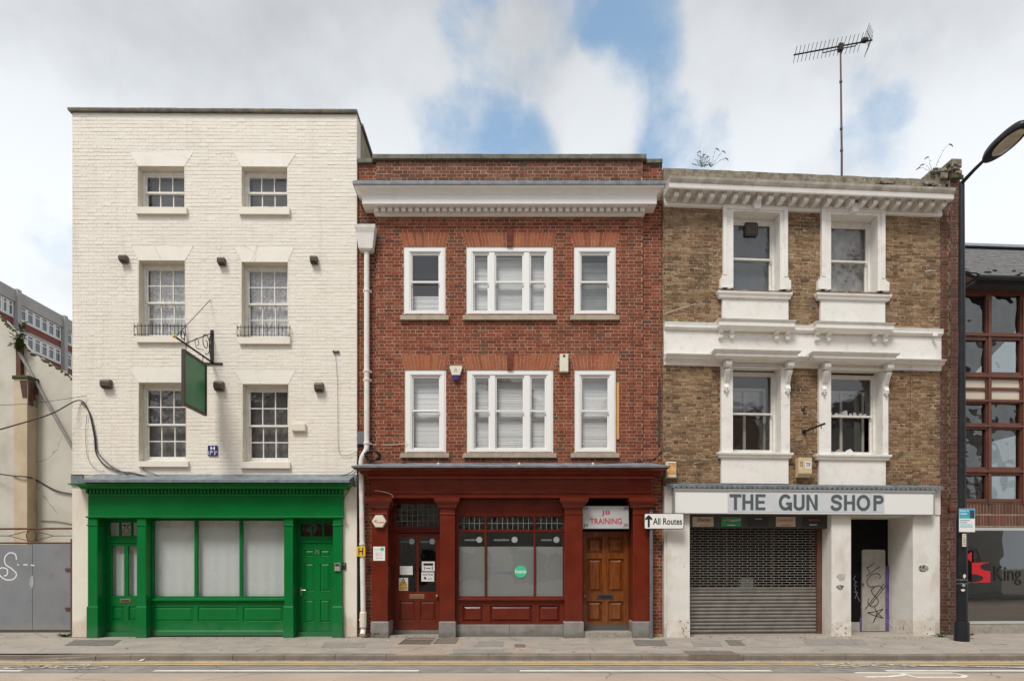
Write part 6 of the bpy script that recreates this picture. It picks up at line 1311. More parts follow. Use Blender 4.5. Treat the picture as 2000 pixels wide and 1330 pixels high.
# brand plates over the shutter
PLT = [(1353, 1394, 'beige', 'beige plate with black script, first plate from the left above the shutter'), (1409, 1448, 'green', 'green plate with pale brushmark above the shutter'), (1463, 1501, 'dark', 'very dark middle plate above the shutter'), (1516, 1554, 'red', 'beige plate with red lettering above the shutter'), (1570, 1607, 'black', 'black plate with red lettering at the right above the shutter')]
m_platebeige = mat('plate beige', (.50, .41, .31), (.45, .36, .27), 5, .5); m_platered = mat('plate red', (.42, .06, .03), None, rough=.5)
for a_, b_, kind, lab in PLT:
    x0_, x1_, z0_, z1__ = r3(a_, b_, 1009, 1028, .08); o = empty(f3, 'name_plate', lab, 'plate', (x0_, .098, z0_), 'name plates above the shutter'); W, Hh = x1_ - x0_, z1__ - z0_
    MB().box(0, W, -.008, 0, 0, Hh).part('plate', {'beige': m_platebeige, 'green': mat('plate green', (.02, .24, .10), None, rough=.5), 'dark': mat('plate dark', (.022, .018, .02), None, rough=.5), 'red': m_platebeige, 'black': m_ink}[kind], o)
    if kind == 'beige': text_mb('Sharps', W * .2, W * .85, Hh * .42, Hh * .9, -.0095, .012, .35).part('lettering', m_ink, o); text_mb('GUNMAKERS', W * .3, W * .7, Hh * .1, Hh * .18, -.0095).part('lettering', m_ink, o)
    if kind == 'green': MB().ribbon([(W * .1, Hh * .6), (W * .3, Hh * .72), (W * .55, Hh * .6), (W * .98, Hh * .72)], .04, -.0095).part('brush_mark', m_platebeige, o); text_mb('Express', W * .1, W * .5, Hh * .55, Hh * .85, -.011, .0, .3).part('lettering', m_platered, o); MB().box(W * .3, W * .7, -.0095, -.0085, Hh * .12, Hh * .18).part('printed_line', m_signwhite, o)
    if kind == 'dark': MB().box(W * .3, W * .68, -.0095, -.0085, Hh * .75, Hh * .84).part('printed_line', m_greyfilm, o)
    if kind == 'red': text_mb('mossbrook', W * .1, W * .88, Hh * .58, Hh * .8, -.0095, .012).part('lettering', m_platered, o); MB().disc(W * .5, Hh * .42, .022, -.0095).part('emblem', m_orange, o); MB().box(W * .25, W * .75, -.0095, -.0085, Hh * .12, Hh * .17).part('printed_line', m_ink, o)
    if kind == 'black': text_mb('BROWN', W * .28, W * .88, Hh * .55, Hh * .78, -.0095, .012).part('lettering', m_platered, o); MB().box(W * .3, W * .7, -.0095, -.0085, Hh * .15, Hh * .21).part('printed_line', m_signwhite, o)
# recessed doorway
vD = .72; x0, x1 = cB[1] - .05, f3.U(1740, vD)
z1d = f3.Z(1011, 1700, .3)
MB().box(cB[1] - .04, cC[0], -.04, .9, z1d + .0, zc0).part('doorway_head', m_shopwhite, B3)
MB().prism_z([(f3.U(1740, vD), vD), (cC[0] - .003, -.04), (cC[0] - .003, .82), (f3.U(1740, vD) + .05, .82)], -.02, z1d - .001).part('splayed_reveal', m_shopwhite, B3)
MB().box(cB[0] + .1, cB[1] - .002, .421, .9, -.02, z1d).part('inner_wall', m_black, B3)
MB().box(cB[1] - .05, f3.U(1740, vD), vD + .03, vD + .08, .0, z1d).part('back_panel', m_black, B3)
zk_ = f3.Z(1214, 1700, vD); pq = f3.U(1684, vD)
MB().box(cB[1] - .05, pq - .06, vD, vD + .029, zk_ + .001, f3.Z(1110, 1700, vD)).part('side_board', m_black, B3); MB().box(cB[1] - .05, pq - .06, vD - .0, vD + .029, 0, zk_).part('side_kickboard', m_perf, B3)
d0, d1, dz0, dz1 = f3.rect(1684, 1729, 1073, 1235, vD - .02); dz0 = .01
poly = [(d0, dz0), (d1, dz0), (d1, dz1 - .04)] + arc(d1 - .04, dz1 - .04, .04, 0, 90, 4) + arc(d0 + .04, dz1 - .04, .04, 90, 180, 4) + [(d0, dz1 - .04)]
dd = MB().prism_y(poly, vD - .02, vD + .025).part('steel_door', m_perf, B3); q = f3.uz(1686, 1140, vD - .05); MB().lathe((q[0], vD - .06, q[1]), [(.018, 0), (.022, .015), (.012, .04)], 8, 'y').part('door_knob', m_brass, dd)
pu0, pu1 = d1 + .004, f3.U(1737, vD); MB().box(pu0, pu1, vD - .01, vD + .025, 0, f3.Z(1105, 1730, vD)).part('purple_jamb', m_purple, B3); MB().box(pq - .058, pq - .02, vD - .01, vD + .025, 0, zk_ + .1).part('purple_jamb', m_purple, B3)
def graffiti(fr, strokes, v, w, m, label, name='graffiti'):
    mb = MB(); allp = []
    for s in strokes:
        P = [fr.uz(a, b, v) for a, b in s]; S = []
        for i in range(len(P) - 1):
            p0, p1, p2, p3 = (Vector(P[max(i - 1, 0)]), Vector(P[i]), Vector(P[i + 1]), Vector(P[min(i + 2, len(P) - 1)]))
            for k in range(5): t = k / 5; S.append(.5 * ((2 * p1) + (p2 - p0) * t + (2 * p0 - 5 * p1 + 4 * p2 - p3) * t * t + (3 * p1 - p0 - 3 * p2 + p3) * t ** 3))
        S.append(Vector(P[-1])); mb.ribbon([(q.x, q.y) for q in S], w, v); allp += S
    o = mb.thing(fr, name, m, label, 'graffiti', (allp[0].x, v, allp[0].y)); return o
Z = lambda a, b: (1590 + a / 5.116, 1000 + b / 5.116)
ST_ = [[Z(528, 545), Z(545, 580), Z(552, 605)], [Z(605, 505), Z(560, 540), Z(525, 552)], [Z(655, 545), Z(590, 590), Z(520, 640)],
       [Z(655, 668), Z(660, 630), Z(625, 612), Z(575, 625), Z(535, 670), Z(530, 715), Z(560, 745), Z(598, 738)],
       [Z(685, 770), Z(660, 735), Z(610, 745), Z(575, 775), Z(590, 820), Z(632, 860), Z(640, 905), Z(605, 940), Z(565, 938), Z(538, 905), Z(545, 860)],
       [Z(700, 715), Z(630, 810), Z(510, 970)], [Z(715, 735), Z(640, 830), Z(560, 930)],
       [Z(605, 935), Z(620, 985), Z(690, 1060)], [Z(535, 1000), Z(600, 995), Z(690, 965)], [Z(690, 965), Z(620, 1040), Z(590, 1105)], [Z(590, 1105), Z(620, 1040), Z(628, 990)], [Z(535, 1000), Z(600, 1030), Z(685, 1055)]]
graffiti(f3, ST_, vD - .0225, .018, m_ink, 'black spray painted letters and star on the pale steel door')
graffiti(f3, [[Z(412, 632), Z(398, 672), Z(430, 700)], [Z(425, 690), Z(402, 720), Z(432, 740)], [Z(405, 735), Z(420, 800), Z(400, 790), Z(436, 812)], [Z(435, 800), Z(405, 862)], [Z(420, 820), Z(460, 890)]], vD - .0025, .008, m_greyfilm, 'thin white scratched tag on the black board left of the steel door')
# torn stickers on the columns
def sticker(fr, q, v, m, label):
    x0, x1, z0, z1 = fr.rect(*q, v); rr = random.Random(int(q[0])); n = 12
    poly = [((x0 + x1) / 2 + (x1 - x0) / 2 * math.cos(i / n * 6.284) * rr.uniform(.6, 1), (z0 + z1) / 2 + (z1 - z0) / 2 * math.sin(i / n * 6.284) * rr.uniform(.6, 1)) for i in range(n)]
    MB().prism_y(poly, v - .002, v).thing(fr, 'torn_sticker', m, label, 'sticker', ((x0 + x1) / 2, v, z0))
m_peel = mat('peeled paint patch', (.30, .27, .24), (.60, .58, .54), 30, .8); m_dark = mat('torn black sticker', (.02, .02, .022), (.40, .38, .36), 26, .8)
sticker(f3, (1632, 1654, 1117, 1136), -.0515, m_peel, 'grey peeled sticker on the narrow white column left of the doorway'); sticker(f3, (1632, 1650, 1140, 1153), -.0515, m_dark, 'small black torn sticker on the narrow white column')
sticker(f3, (1792, 1815, 1102, 1117), -.0515, m_dark, 'black torn sticker on the right white column'); sticker(f3, (1789, 1816, 1078, 1100), -.0512, mat('pale sticker ghost', (.68, .66, .62), None, rough=.7), 'pale sticker ghost above the torn sticker on the right column')

# ================================================================== party pier between the shops
PR = empty(f3, 'brick_pier', 'dark red brick pier from pavement to roof right of the gun shop', 'pier', (W3 + .002, 0, 0)); o0 = W3 + .002
za = f3.Z(345, 1845); xm = f3.U(1855, -.03) - o0; xe_ = f3.U(1876, -.05) - o0
for i, (a, b, v0, zt_) in enumerate(((.0, xm - .004, .0, f3.Z(372, 1845)), (xm, xe_, -.04, f3.Z(330, 1865)))):
    p = MB().box(a, b, v0 + .006, .36, -.02, zt_).part('shaft', m_piermortar, PR); brick_wall(p, a, b, .0, zt_, v0 + .006, [], m_pierbrick, 40 + i, n_ind=120, dep=(.004, .009), pdark=(.08, .15), jit=.002)
rr = random.Random(6); z = f3.Z(346, 1845)
for i in range(26):
    x = rr.uniform(-.28, xe_ - .06); zz = z - .10 + rr.uniform(0, .22 + .12 * (x > .1)); s = rr.uniform(.05, .11)
    P, Fc = brick_pts(x, x + s * 1.6, zz, zz + s, rr.uniform(-.10, .05), .02, rr, .012, .015); MB().add(P, Fc).part('loose_brick', m_mossy if i % 3 else m_moss, PR)
MB().box(-.25, xe_ - .02, .0, .40, z - .15, z + .12).part('cap', m_mossy, PR); MB().bbox(xe_ - .21, xe_ + .02, -.08, .36, f3.Z(330, 1865) + .001, f3.Z(314, 1865), .02).part('cap_stone', m_mossy, PR)
MB().mould(xm, xe_ + .02, [(0, f3.Z(1000, 1860)), (.03, f3.Z(997, 1860)), (.03, f3.Z(990, 1860)), (0, f3.Z(987, 1860))], -.04, .1).part('moulding', m_timber, PR)

# ================================================================== modern building at the right edge
pw = f3.w(f3.U(1878, .0), .12, 0)
f4 = Frame(1878, 3.4, pw.y + .0)
B4 = empty(f4, 'modern_building', 'modern brick building with red brown timber windows and slate roof at right edge', 'building')
XE = f4.U(2330); X4 = .02
def r4(a, b, c, d, v=0): return f4.rect(a, b, c, d, v)
zg = f4.Z(548, 1940, -.25)
zw0, zw1 = f4.Z(980, 1940), f4.Z(572, 1940)
cols_ = [(1880, 1926), (1937, 1993), (2004, 2060), (2071, 2127), (2138, 2194), (2205, 2261)]
rows_ = [(576, 650), (664, 727), (788, 826), (838, 912), (928, 974)]
holes = []
for a, b in cols_:
    for c, e in rows_ + [(741, 757), (762, 780)]: holes.append(r4(a, b, c, e))
wf = MB().holed(X4, XE, zw0, zg, .0, .12, holes).part('window_frame', m_timber, B4)
for a, b in cols_:
    for c, e in rows_: h = r4(a, b, c, e); pane(wf, h[0], h[1], h[2], h[3], .06, m_wavy)
    for c, e in ((741, 757), (762, 780)): h = r4(a, b, c, e); MB().box(h[0] + .001, h[1] - .001, .03, .08, h[2] + .001, h[3] - .001).part('infill_panel', m_panelcream, wf)
for py in (655, 735, 783, 832, 920): z = f4.Z(py, 1940); MB().prism_x([(-.04, z - .03), (-.0005, z - .035), (-.0005, z + .035), (-.04, z + .02)], X4, XE).part('frame_rail', m_timber, wf)
for px in (1931.5, 1998.5, 2065.5, 2132): u = f4.U(px); MB().box(u - .03, u + .03, -.025, -.0006, zw0, zg - .3).part('frame_post', m_timber, wf)
MB().box(X4, XE, .121, .3, zg - .28, zg).part('eaves_wall', m_timber, B4)
MB().box(X4, XE, -.35, .12, zg - .10, zg - .06).part('soffit', m_darkgrey, B4); 
MB().tube([(X4, -.40, zg - .02), (XE, -.40, zg - .02)], .065, 10).part('gutter', m_lamp, B4); MB().box(X4, XE, -.345, -.32, zg - .12, zg + .03).part('fascia_board', m_lamp, B4)
# slate roof: courses of slates
pit = R(38); v0, z0 = -.40, zg + .05; nrow = 16; gl = .21
MB().add([(X4, v0 + .03, z0 - .02), (XE, v0 + .03, z0 - .02), (XE, v0 + nrow * gl * math.cos(pit), z0 + nrow * gl * math.sin(pit) - .02), (X4, v0 + nrow * gl * math.cos(pit), z0 + nrow * gl * math.sin(pit) - .02)], ((0, 1, 2, 3),)).part('roof', m_slate, B4)
rf = [o for o in B4.children if o.name.startswith('roof')][-1]; me = MB().add([(0, 0, 0), (.235, 0, 0), (.235, .30 * math.cos(pit), .30 * math.sin(pit) - .014), (0, .30 * math.cos(pit), .30 * math.sin(pit) - .014), (0, 0, -.012), (.235, 0, -.012)], ((0, 1, 2, 3), (4, 5, 1, 0))).mesh('slate', m_slate)
rr = random.Random(21); cnt = 0; rest = MB()
for j in range(nrow):
    x = X4 - (.12 if j % 2 else 0) + .12
    while x < XE - .1:
        loc = (x, v0 + j * gl * math.cos(pit), z0 + j * gl * math.sin(pit) + rr.uniform(0, .006))
        if x < f4.U(2040): inst(me, 'slate', rf, loc)
        else: rest.add([(v.co.x + loc[0], v.co.y + loc[1], v.co.z + loc[2]) for v in me.vertices], [tuple(p.vertices) for p in me.polygons])
        x += .24
rest.part('slating', m_slate, rf, kind='stuff')
zr, vr = z0 + nrow * gl * math.sin(pit), v0 + nrow * gl * math.cos(pit)
MB().prism_x([(vr - .25, zr - .10), (vr - .05, zr + .08), (vr + .1, zr + .1), (vr + .3, zr - .1)], X4, XE).part('ridge', m_lead, rf)
for i in range(16):
    x = rr.uniform(X4 + .05, f4.U(2020)); j = rr.choice((0, 1, 1, 2)); s = rr.uniform(.02, .06); MB().lathe((x, v0 + (j + .05) * gl * math.cos(pit), z0 + (j + .0) * gl * math.sin(pit)), [(s, 0), (s * .9, .015), (s * .4, .03)], 7).part('moss_clump', m_moss, rf)
MB().add([(XE, vr, zr), (X4, vr, zr), (X4, vr + 4, zg), (XE, vr + 4, zg)], ((0, 1, 2, 3),)).part('rear_roof', m_slate, B4)
MB().add([(X4, -.3, zg), (X4, vr, zr - .02), (X4, vr + 4, zg)], ((0, 1, 2),)).part('gable', m_pierbrick, B4)
MB().box(X4, X4 + .2, .31, 6, 0, zg).part('side_wall', m_pierbrick, B4); MB().box(X4 + .21, XE, 5.8, 6, 0, zg).part('rear_wall', m_room, B4)
for z in (f4.Z(760, 1940), f4.Z(990, 1940)): MB().box(X4 + .21, XE, .301, 5.79, z, z + .2).part('floor', m_room, B4)
# soldier brick bands
bw = MB().box(X4, XE, .03, .28, f4.Z(1029, 1940), zw0 - .001).part('brick_band', m_piermortar, B4); rr = random.Random(8)
zz = [(f4.Z(1003, 1940), f4.Z(983, 1940)), (f4.Z(1026, 1940), f4.Z(1006, 1940))]; rest = MB(); rest.col = []
for a, b in zz:
    x = X4
    while x < XE - .08:
        P, Fc = brick_pts(x, x + .066, a, b, .03, rr.uniform(.004, .008), rr, .0015); c = (rr.random(), 0, 0, 1)
        if x < f4.U(2010): q = MB().add(P, Fc); q.col = [c] * len(P); q.part('brick', m_pierbrick, bw)
        else: rest.add(P, Fc); rest.col += [c] * len(P)
        x += .0765
rest.part('brickwork', m_pierbrick, bw, kind='stuff')
# shop window of the modern building
g = r4(1880, 2300, 1036, 1212); fr_ = MB().holed(X4, XE, f4.Z(1218, 1940), f4.Z(1030, 1940), .03, .12, [g]).part('shop_window_frame', mat('pale aluminium', (.55, .56, .56), None, rough=.4, metal=.3), B4); pane(fr_, g[0], g[1], g[2], g[3], .07, glass_mat('shop glass', 2.5, (.6, .63, .63), wob=.05, wscale=1.5))
MB().box(X4, XE, .0, .28, -.02, f4.Z(1219, 1940)).part('plinth', m_step, B4)
MB().box(X4 + .2, XE, 1.6, 1.62, 0, 2.6).part('display_wall', mat('dim display wall', (.05, .055, .055), (.035, .04, .04), 2, .8), B4)
c0 = r4(1898, 1934, 1098, 1137, .06); o = empty(f4, 'window_lettering', 'red square logo and black King lettering on the glass at the right edge', 'lettering', (c0[0], .062, c0[2])); W, Hh = c0[1] - c0[0], c0[3] - c0[2]
MB().box(0, W, -.004, 0, 0, Hh).part('red_square', mat('logo red', (.55, .01, .02), None, rough=.4), o); MB().prism_y([(0, Hh + .005), (.0, Hh * 1.55), (-W * .35, Hh * 1.28)], -.004, 0).part('red_triangle', MATS['logo red'], o)
MB().prism_y(arc(W * 1.0, Hh * .78, W * .55, 90, 270, 10, Hh * .20), -.0065, -.0045).part('black_curve', m_ink, o); MB().prism_y(arc(0, Hh * .22, W * .62, -90, 90, 10, Hh * .20), -.0065, -.0045).part('black_curve', m_ink, o)
k0 = f4.U(1942, .06) - c0[0]; text_mb('King', k0, k0 + .66, Hh * -.15, Hh * .82, -.003, .004).part('lettering', m_ink, o)

# ================================================================== street furniture
X, Yl = 9.27, -.62
o = empty(None, 'street_lamp', 'tall black street lamp at the right with a long flat head over the road', 'street lamp', (X, Yl, 0))
MB().lathe((0, 0, 0), [(.135, -.03), (.135, .36), (.125, .39), (.10, .40)], 20).part('base', m_lamp, o, True)
MB().lathe((0, 0, 0), [(.105, .40), (.10, 2.4), (.095, 2.6), (.078, 2.75), (.062, 6.5), (.050, 9.38), (.042, 9.44)], 20).part('column', m_lamp, o, True)
MB().tube([(0, 0, 9.34), (0, -.03, 9.42), (0, -.35, 9.47), (0, -.72, 9.50)], [.04, .04, .034, .03], 10).part('arm', m_lamp, o, True)
hm = MB(); n = 28; L0, L1 = -.60, -1.58; cy = (L0 + L1) / 2; hl = (L0 - L1) / 2
def ring(sx, sy, z): hm.v.extend((.21 * sx * math.cos(a / n * 6.284), cy + hl * sy * math.sin(a / n * 6.284) , z - .22 + .03 * math.sin(a / n * 6.284) * -1) for a in range(n))
for sx, sy, z in ((.80, .80, 9.655), (.97, .97, 9.66), (1, 1, 9.70), (.92, .95, 9.76), (.6, .75, 9.82), (.2, .4, 9.84)): ring(sx, sy, z)
for i in range(5):
    for k in range(n): k2 = (k + 1) % n; hm.f.append((i * n + k, i * n + k2, i * n + n + k2, i * n + n + k))
hm.f += [tuple(range(n - 1, -1, -1)), tuple(range(5 * n, 6 * n))]; hm.part('lamp_head', m_lamp, o, True)
lm = MB(); 
for sx, sy, z in ((.70, .66, 9.652), (.62, .6, 9.632), (.3, .3, 9.618)): lm.v.extend((.21 * sx * math.cos(a / n * 6.284), cy - .06 + hl * sy * math.sin(a / n * 6.284), z - .22 - .03 * math.sin(a / n * 6.284)) for a in range(n))
for i in range(2):
    for k in range(n): k2 = (k + 1) % n; lm.f.append((i * n + k, i * n + k2, i * n + n + k2, i * n + n + k))
lm.f += [tuple(range(2 * n, 3 * n))]; lm.part('lens', m_lens, o, True)
for z in (1.16, 1.24): MB().lathe((0, 0, z), [(.101, 0), (.104, .004), (.104, .012), (.101, .016)], 16).part('strap', m_chrome, o)
fw = Frame(1878, 0, Yl - .12)
q = fw.rect(1873, 1904, 993, 1038.5); ob = empty(fw, 'blue_notice', 'cyan and white notice plate strapped to the street lamp', 'sign', (q[0], 0, q[2])); W, Hh = q[1] - q[0], q[3] - q[2]
MB().box(0, W, -.004, .0, 0, Hh).part('plate', m_signwhite, ob); MB().box(.004, W - .004, -.006, -.0045, Hh * .58, Hh - .004).part('blue_field', m_cyan, ob); text_mb('Keep it', W * .06, W * .6, Hh * .84, Hh * .95, -.0075, .02).part('lettering', m_signwhite, ob); text_mb('clean.', W * .06, W * .52, Hh * .74, Hh * .83, -.0075, .02).part('lettering', m_signwhite, ob)
MB().box(W * .68, W * .95, -.0075, -.0062, Hh * .58, Hh * .92).part('bin_picture', m_darkgrey, ob); MB().box(W * .06, W * .6, -.0075, -.0062, Hh * .62, Hh * .68).part('green_line', m_green2, ob)
for j, (m_, w_) in enumerate(((m_bluefilm, .7), (m_bluefilm, .5), (m_green2, .85), (m_cyan, .9))): MB().box(W * .05, W * .05 + W * .9 * w_, -.006, -.0045, Hh * (.48 - .09 * j), Hh * (.51 - .09 * j)).part('printed_line', m_, ob)
MB().box(W * .3, W * .5, .001, .02, Hh * .1, Hh * .9).part('back_bracket', m_chrome, ob)
q = fw.rect(1880, 1887, 1042, 1067, .0); ob = empty(fw, 'number_tag', 'narrow pale number tag on the street lamp below the cyan notice', 'tag', (q[0], .0, q[2])); W, Hh = q[1] - q[0], q[3] - q[2]; MB().box(0, W, -.003, 0.012, 0, Hh).part('plate', m_whiteplastic, ob); text_mb('29271', W * .2, W * .8, Hh * .08, Hh * .92, -.0045, .01, rot=90).part('lettering', m_ink, ob)
for i, (a, b, c, e, mm) in enumerate(((1880, 1887, 1120, 1130, m_whiteplastic), (1878, 1886, 1139, 1146, m_greyfilm), (1876, 1886, 1149, 1155, m_whiteplastic))): sticker(Frame(1878, 0, Yl - .106), (a, b, c, e), -.0, mm, ('round pale sticker on the street lamp', 'grey torn sticker on the street lamp below the round one', 'small oblong sticker lowest on the street lamp')[i])
# direction sign
fs = Frame(1272, 0, -.18); o = empty(fs, 'direction_sign', 'white All Routes arrow sign on a grey post before the brick pier', 'road sign', (0, 0, 0))
q = fs.rect(1258, 1336, 1002, 1033, -.05)
MB().lathe((0, 0, 0), [(.038, -.02), (.038, q[3] + .04)], 14).part('post', mat('galvanised grey post', (.16, .175, .19), (.13, .142, .155), 6, .5, metal=.2), o, True); MB().lathe((0, 0, q[3] + .041), [(.042, 0), (.042, .02), (.02, .03)], 12).part('cap', m_darkgrey, o)
x0, x1, z0, z1 = q
def rrect(x0, x1, z0, z1, r): return arc(x1 - r, z1 - r, r, 0, 90, 4) + arc(x0 + r, z1 - r, r, 90, 180, 4) + arc(x0 + r, z0 + r, r, 180, 270, 4) + arc(x1 - r, z0 + r, r, 270, 360, 4)
MB().prism_y(rrect(x0, x1, z0, z1, .03), -.052, -.045).part('plate', m_ink, o); MB().prism_y(rrect(x0 + .014, x1 - .014, z0 + .014, z1 - .014, .022), -.0545, -.0521).part('face', m_signwhite, o)
W, Hh = x1 - x0, z1 - z0; ax = x0 + W * .115
MB().prism_y([(ax - .022, z0 + Hh * .12), (ax + .022, z0 + Hh * .12), (ax + .022, z0 + Hh * .62), (ax + .075, z0 + Hh * .56), (ax + .075, z0 + Hh * .68), (ax, z0 + Hh * .9), (ax - .075, z0 + Hh * .68), (ax - .075, z0 + Hh * .56), (ax - .022, z0 + Hh * .62)], -.0565, -.0547).part('arrow', m_ink, o)
text_mb('All Routes', x0 + W * .22, x0 + W * .95, z0 + Hh * .28, z0 + Hh * .70, -.0565, .018).part('lettering', m_ink, o)
for z in (z0 + .08, z1 - .08): MB().box(-.05, .05, -.044, -.030, z - .015, z + .015).part('clip', m_chrome, o)
# aerial
va = .6; u0 = f3.U(1641.5, va); pa = f3.w(u0, va, 0); da = D + pa.y; zt = H + (HY - 90) / F * da
o = empty(None, 'rooftop_aerial', 'tall rooftop television aerial on a thin mast above the brown building', 'aerial', (pa.x, pa.y, f3.Z(338, 1641, va)))
zb_ = f3.Z(338, 1641, va); ht = zt - zb_
MB().tube([(.03, 0, -.6), (.03, 0, ht * .15), (0, 0, ht)], [.026, .024, .018], 8).part('mast', m_mast, o)
for t in (.17, .34, .71): MB().lathe((.03 * (1 - t), 0, ht * t), [(.032, 0), (.034, .02), (.030, .05)], 8).part('joint', m_mast, o)
MB().box(-.05, .05, -.05, .05, ht - .12, ht + .03).part('clamp', m_aerial, o)
pL = Vector((gx(1550, da + .16) - pa.x, .16, H + (HY - 108) / F * (da + .16) - zb_)); pR = Vector((gx(1704, da - .14) - pa.x, -.14, H + (HY - 79) / F * (da - .14) - zb_))
MB().tube([pL, pR], .016, 6).part('boom', m_aerial, o)
MB().tube([pL.lerp(pR, .37), pL.lerp(pR, .38) + Vector((0, 0, -.08)), pL.lerp(pR, .62) + Vector((0, 0, -.06)), pL.lerp(pR, .78) + Vector((0, 0, -.06)), pL.lerp(pR, .83)], .012, 5).part('support_strut', m_aerial, o)
bd = (pR - pL).normalized(); pd_ = Vector((-bd.y, bd.x, 0)).normalized()
for i in range(17):
    t = .02 + .83 * i / 16; c = pL.lerp(pR, t); l = .155 + .02 * (i / 16); tilt = Vector((0, 0, .07))
    MB().tube([c + pd_ * l - tilt, c - pd_ * l + tilt], .006, 4).part('director', m_aerial, o)
c = pL.lerp(pR, .9); MB().box(c.x - .06, c.x + .06, c.y - .05, c.y + .05, c.z, c.z + .06).part('dipole_box', m_aerial, o)
for sg in (1, -1):
    c2 = pL.lerp(pR, .985); MB().tube([c2, c2 + Vector((-.10, 0, .22 * sg + .0))], .008, 4).part('reflector_spine', m_aerial, o)
    for j in range(5): e = c2 + Vector((-.10, 0, .22 * sg)) * (.2 + .2 * j); MB().tube([e + pd_ * .15 - Vector((0, 0, .04)), e - pd_ * .15 + Vector((0, 0, .04))], .006, 4).part('reflector_rod', m_aerial, o)
# roof weeds
def weed(loc, label, stems, seed, mleaf, leaf=.035, heads=False, name='roof_weed'):
    rr = random.Random(seed); o = empty(None, name, label, 'weed', loc); lv = MB(); hd = MB()
    for (dx, dz, bend) in stems:
        P = [(bend * math.sin(t * 1.57) * .0 + dx * t + bend * t * t * (1 - t), rr.uniform(-.04, .04) * t, dz * (t - .18 * t * t * (1 if heads else 0)) / (1 - .18 * (1 if heads else 0))) for t in [i / 8 for i in range(9)]]
        MB().tube(P, [.006 * (1 - .6 * i / 8) for i in range(9)], 4).part('stem', m_drystem if heads else m_leaf, o)
        for i in range(2, 9):
            for k in range(2):
                b = Vector(P[i]); a = rr.uniform(0, 6.28); d = Vector((math.cos(a), math.sin(a), rr.uniform(-.4, .5))).normalized(); s = leaf * rr.uniform(.6, 1.3); n = d.cross(Vector((0, 0, 1))).normalized() * s * .35
                if not heads or rr.random() < .35: lv.add([b, b + d * s * .5 + n, b + d * s, b + d * s * .5 - n], ((0, 1, 2, 3),))
        if heads:
            e = Vector(P[-1]); dirn = (e - Vector(P[-2])).normalized(); sd = 1 if dx >= 0 else -1; pts = [e + Vector((sd * .12 * t, 0, .03 * t - .10 * t * t)) for t in (0, .35, .7, 1)]; hd.tube(pts, [.008, .016, .014, .004], 5)
    if lv.v: lv.part('leaf_mass', mleaf, o, kind='stuff')
    if hd.v: hd.part('seed_heads', m_drystem, o, kind='stuff')
    return o
P = f3.w(f3.U(1388, .1), .1, f3.Z(327, 1388, .1)); weed(P, 'dark roof weed with drooping seed heads on the left of the brown parapet', [(-.32, .42, -.1), (-.15, .36, -.05), (.15, .50, .1), (.34, .42, .15), (.45, .26, .1), (-.05, .3, 0)], 3, m_leaf, .035, True).scale = (.7, .7, .8)
P = f3.w(f3.U(1370, .1), .1, f3.Z(327, 1388, .1)); weed(P, 'small leafy roof weed beside the drooping one on the brown parapet', [(-.12, .35, 0), (.05, .32, 0), (-.02, .22, .02), (.12, .2, .05), (-.2, .2, 0), (.2, .14, 0), (.3, .1, 0), (-.06, .42, 0), (.4, .08, 0), (-.28, .1, 0)], 5, m_leaf, .045).scale = (.7, .7, .8)
P = f3.w(f3.U(1822, -.1), -.1, f3.Z(340, 1822, -.1)); weed(P, 'thin wiry roof weed with tiny dark buds by the pier top', [(.42, .78, -.25), (-.12, .42, .0), (-.22, .26, 0), (-.30, .18, 0)], 8, m_drystem, .03, True).scale = (.85, .85, .85)
for px, s, l in ((1730, 1, 'patch of green moss on the cornice toward the right'), (1815, 2, 'dry moss clump on the cornice beside the pier')):
    P = f3.w(f3.U(px, -.3), -.28, f3.Z(346, 1310, -.38) + .03); weed(P, l, [(rnd.uniform(-.22, .22), rnd.uniform(.05, .12), 0) for _ in range(14)], s, m_leaf if s == 1 else m_moss, .05, name='moss_tuft')
# weeds at the foot of the walls
for i, (px, py, n, l) in enumerate(((128, 1243, 16, 'low weeds at the foot of the gate post'), (728, 1244, 10, 'small green weeds beside the drainpipe foot'), (1240, 1243, 8, 'short weeds beside the varnished door step'), (1330, 1242, 6, 'few weeds at the foot of the left white column'), (1880, 1246, 14, 'grass tuft around the street lamp base'), (1842, 1243, 8, 'low weeds at the foot of the brick pier'))):
    d = gd(py, 0.0); weed((gx(px, d), d - D, .0), l, [(rnd.uniform(-.25, .25), rnd.uniform(.03, .12), 0) for _ in range(n)], 30 + i, m_leaf, .05, name='pavement_weed')
# litter
for i, (px, py, zc_, l) in enumerate(((276, 1293, GZ + .01, 'crumpled white paper in the gutter before the green shop'), (757, 1251, -.005, 'small white scrap on the pavement before the oxblood pilaster'), (1478, 1236, .008, 'crumpled pale litter at the foot of the shutter'), (1465, 1235, .008, 'brown dead leaves at the foot of the shutter'))):
    rr = random.Random(60 + i); d = gd(py, zc_) if i != 0 else 10.5; mb = MB(); s = .05 if i != 1 else .025
    pts = [(rr.uniform(-s, s) * 1.4, rr.uniform(-s, s) * .6, rr.uniform(0, s * 1.1)) for _ in range(9)]; mb.add(pts, [(0, 1, 2), (2, 3, 4), (4, 5, 6), (6, 7, 8), (0, 3, 6), (1, 4, 7), (2, 5, 8), (0, 4, 8)])
    mb.thing(None, 'litter', m_paper if i < 3 else m_drystem, l, 'litter', (0, 0, 0)).location = (gx(px, d), d - D, zc_)

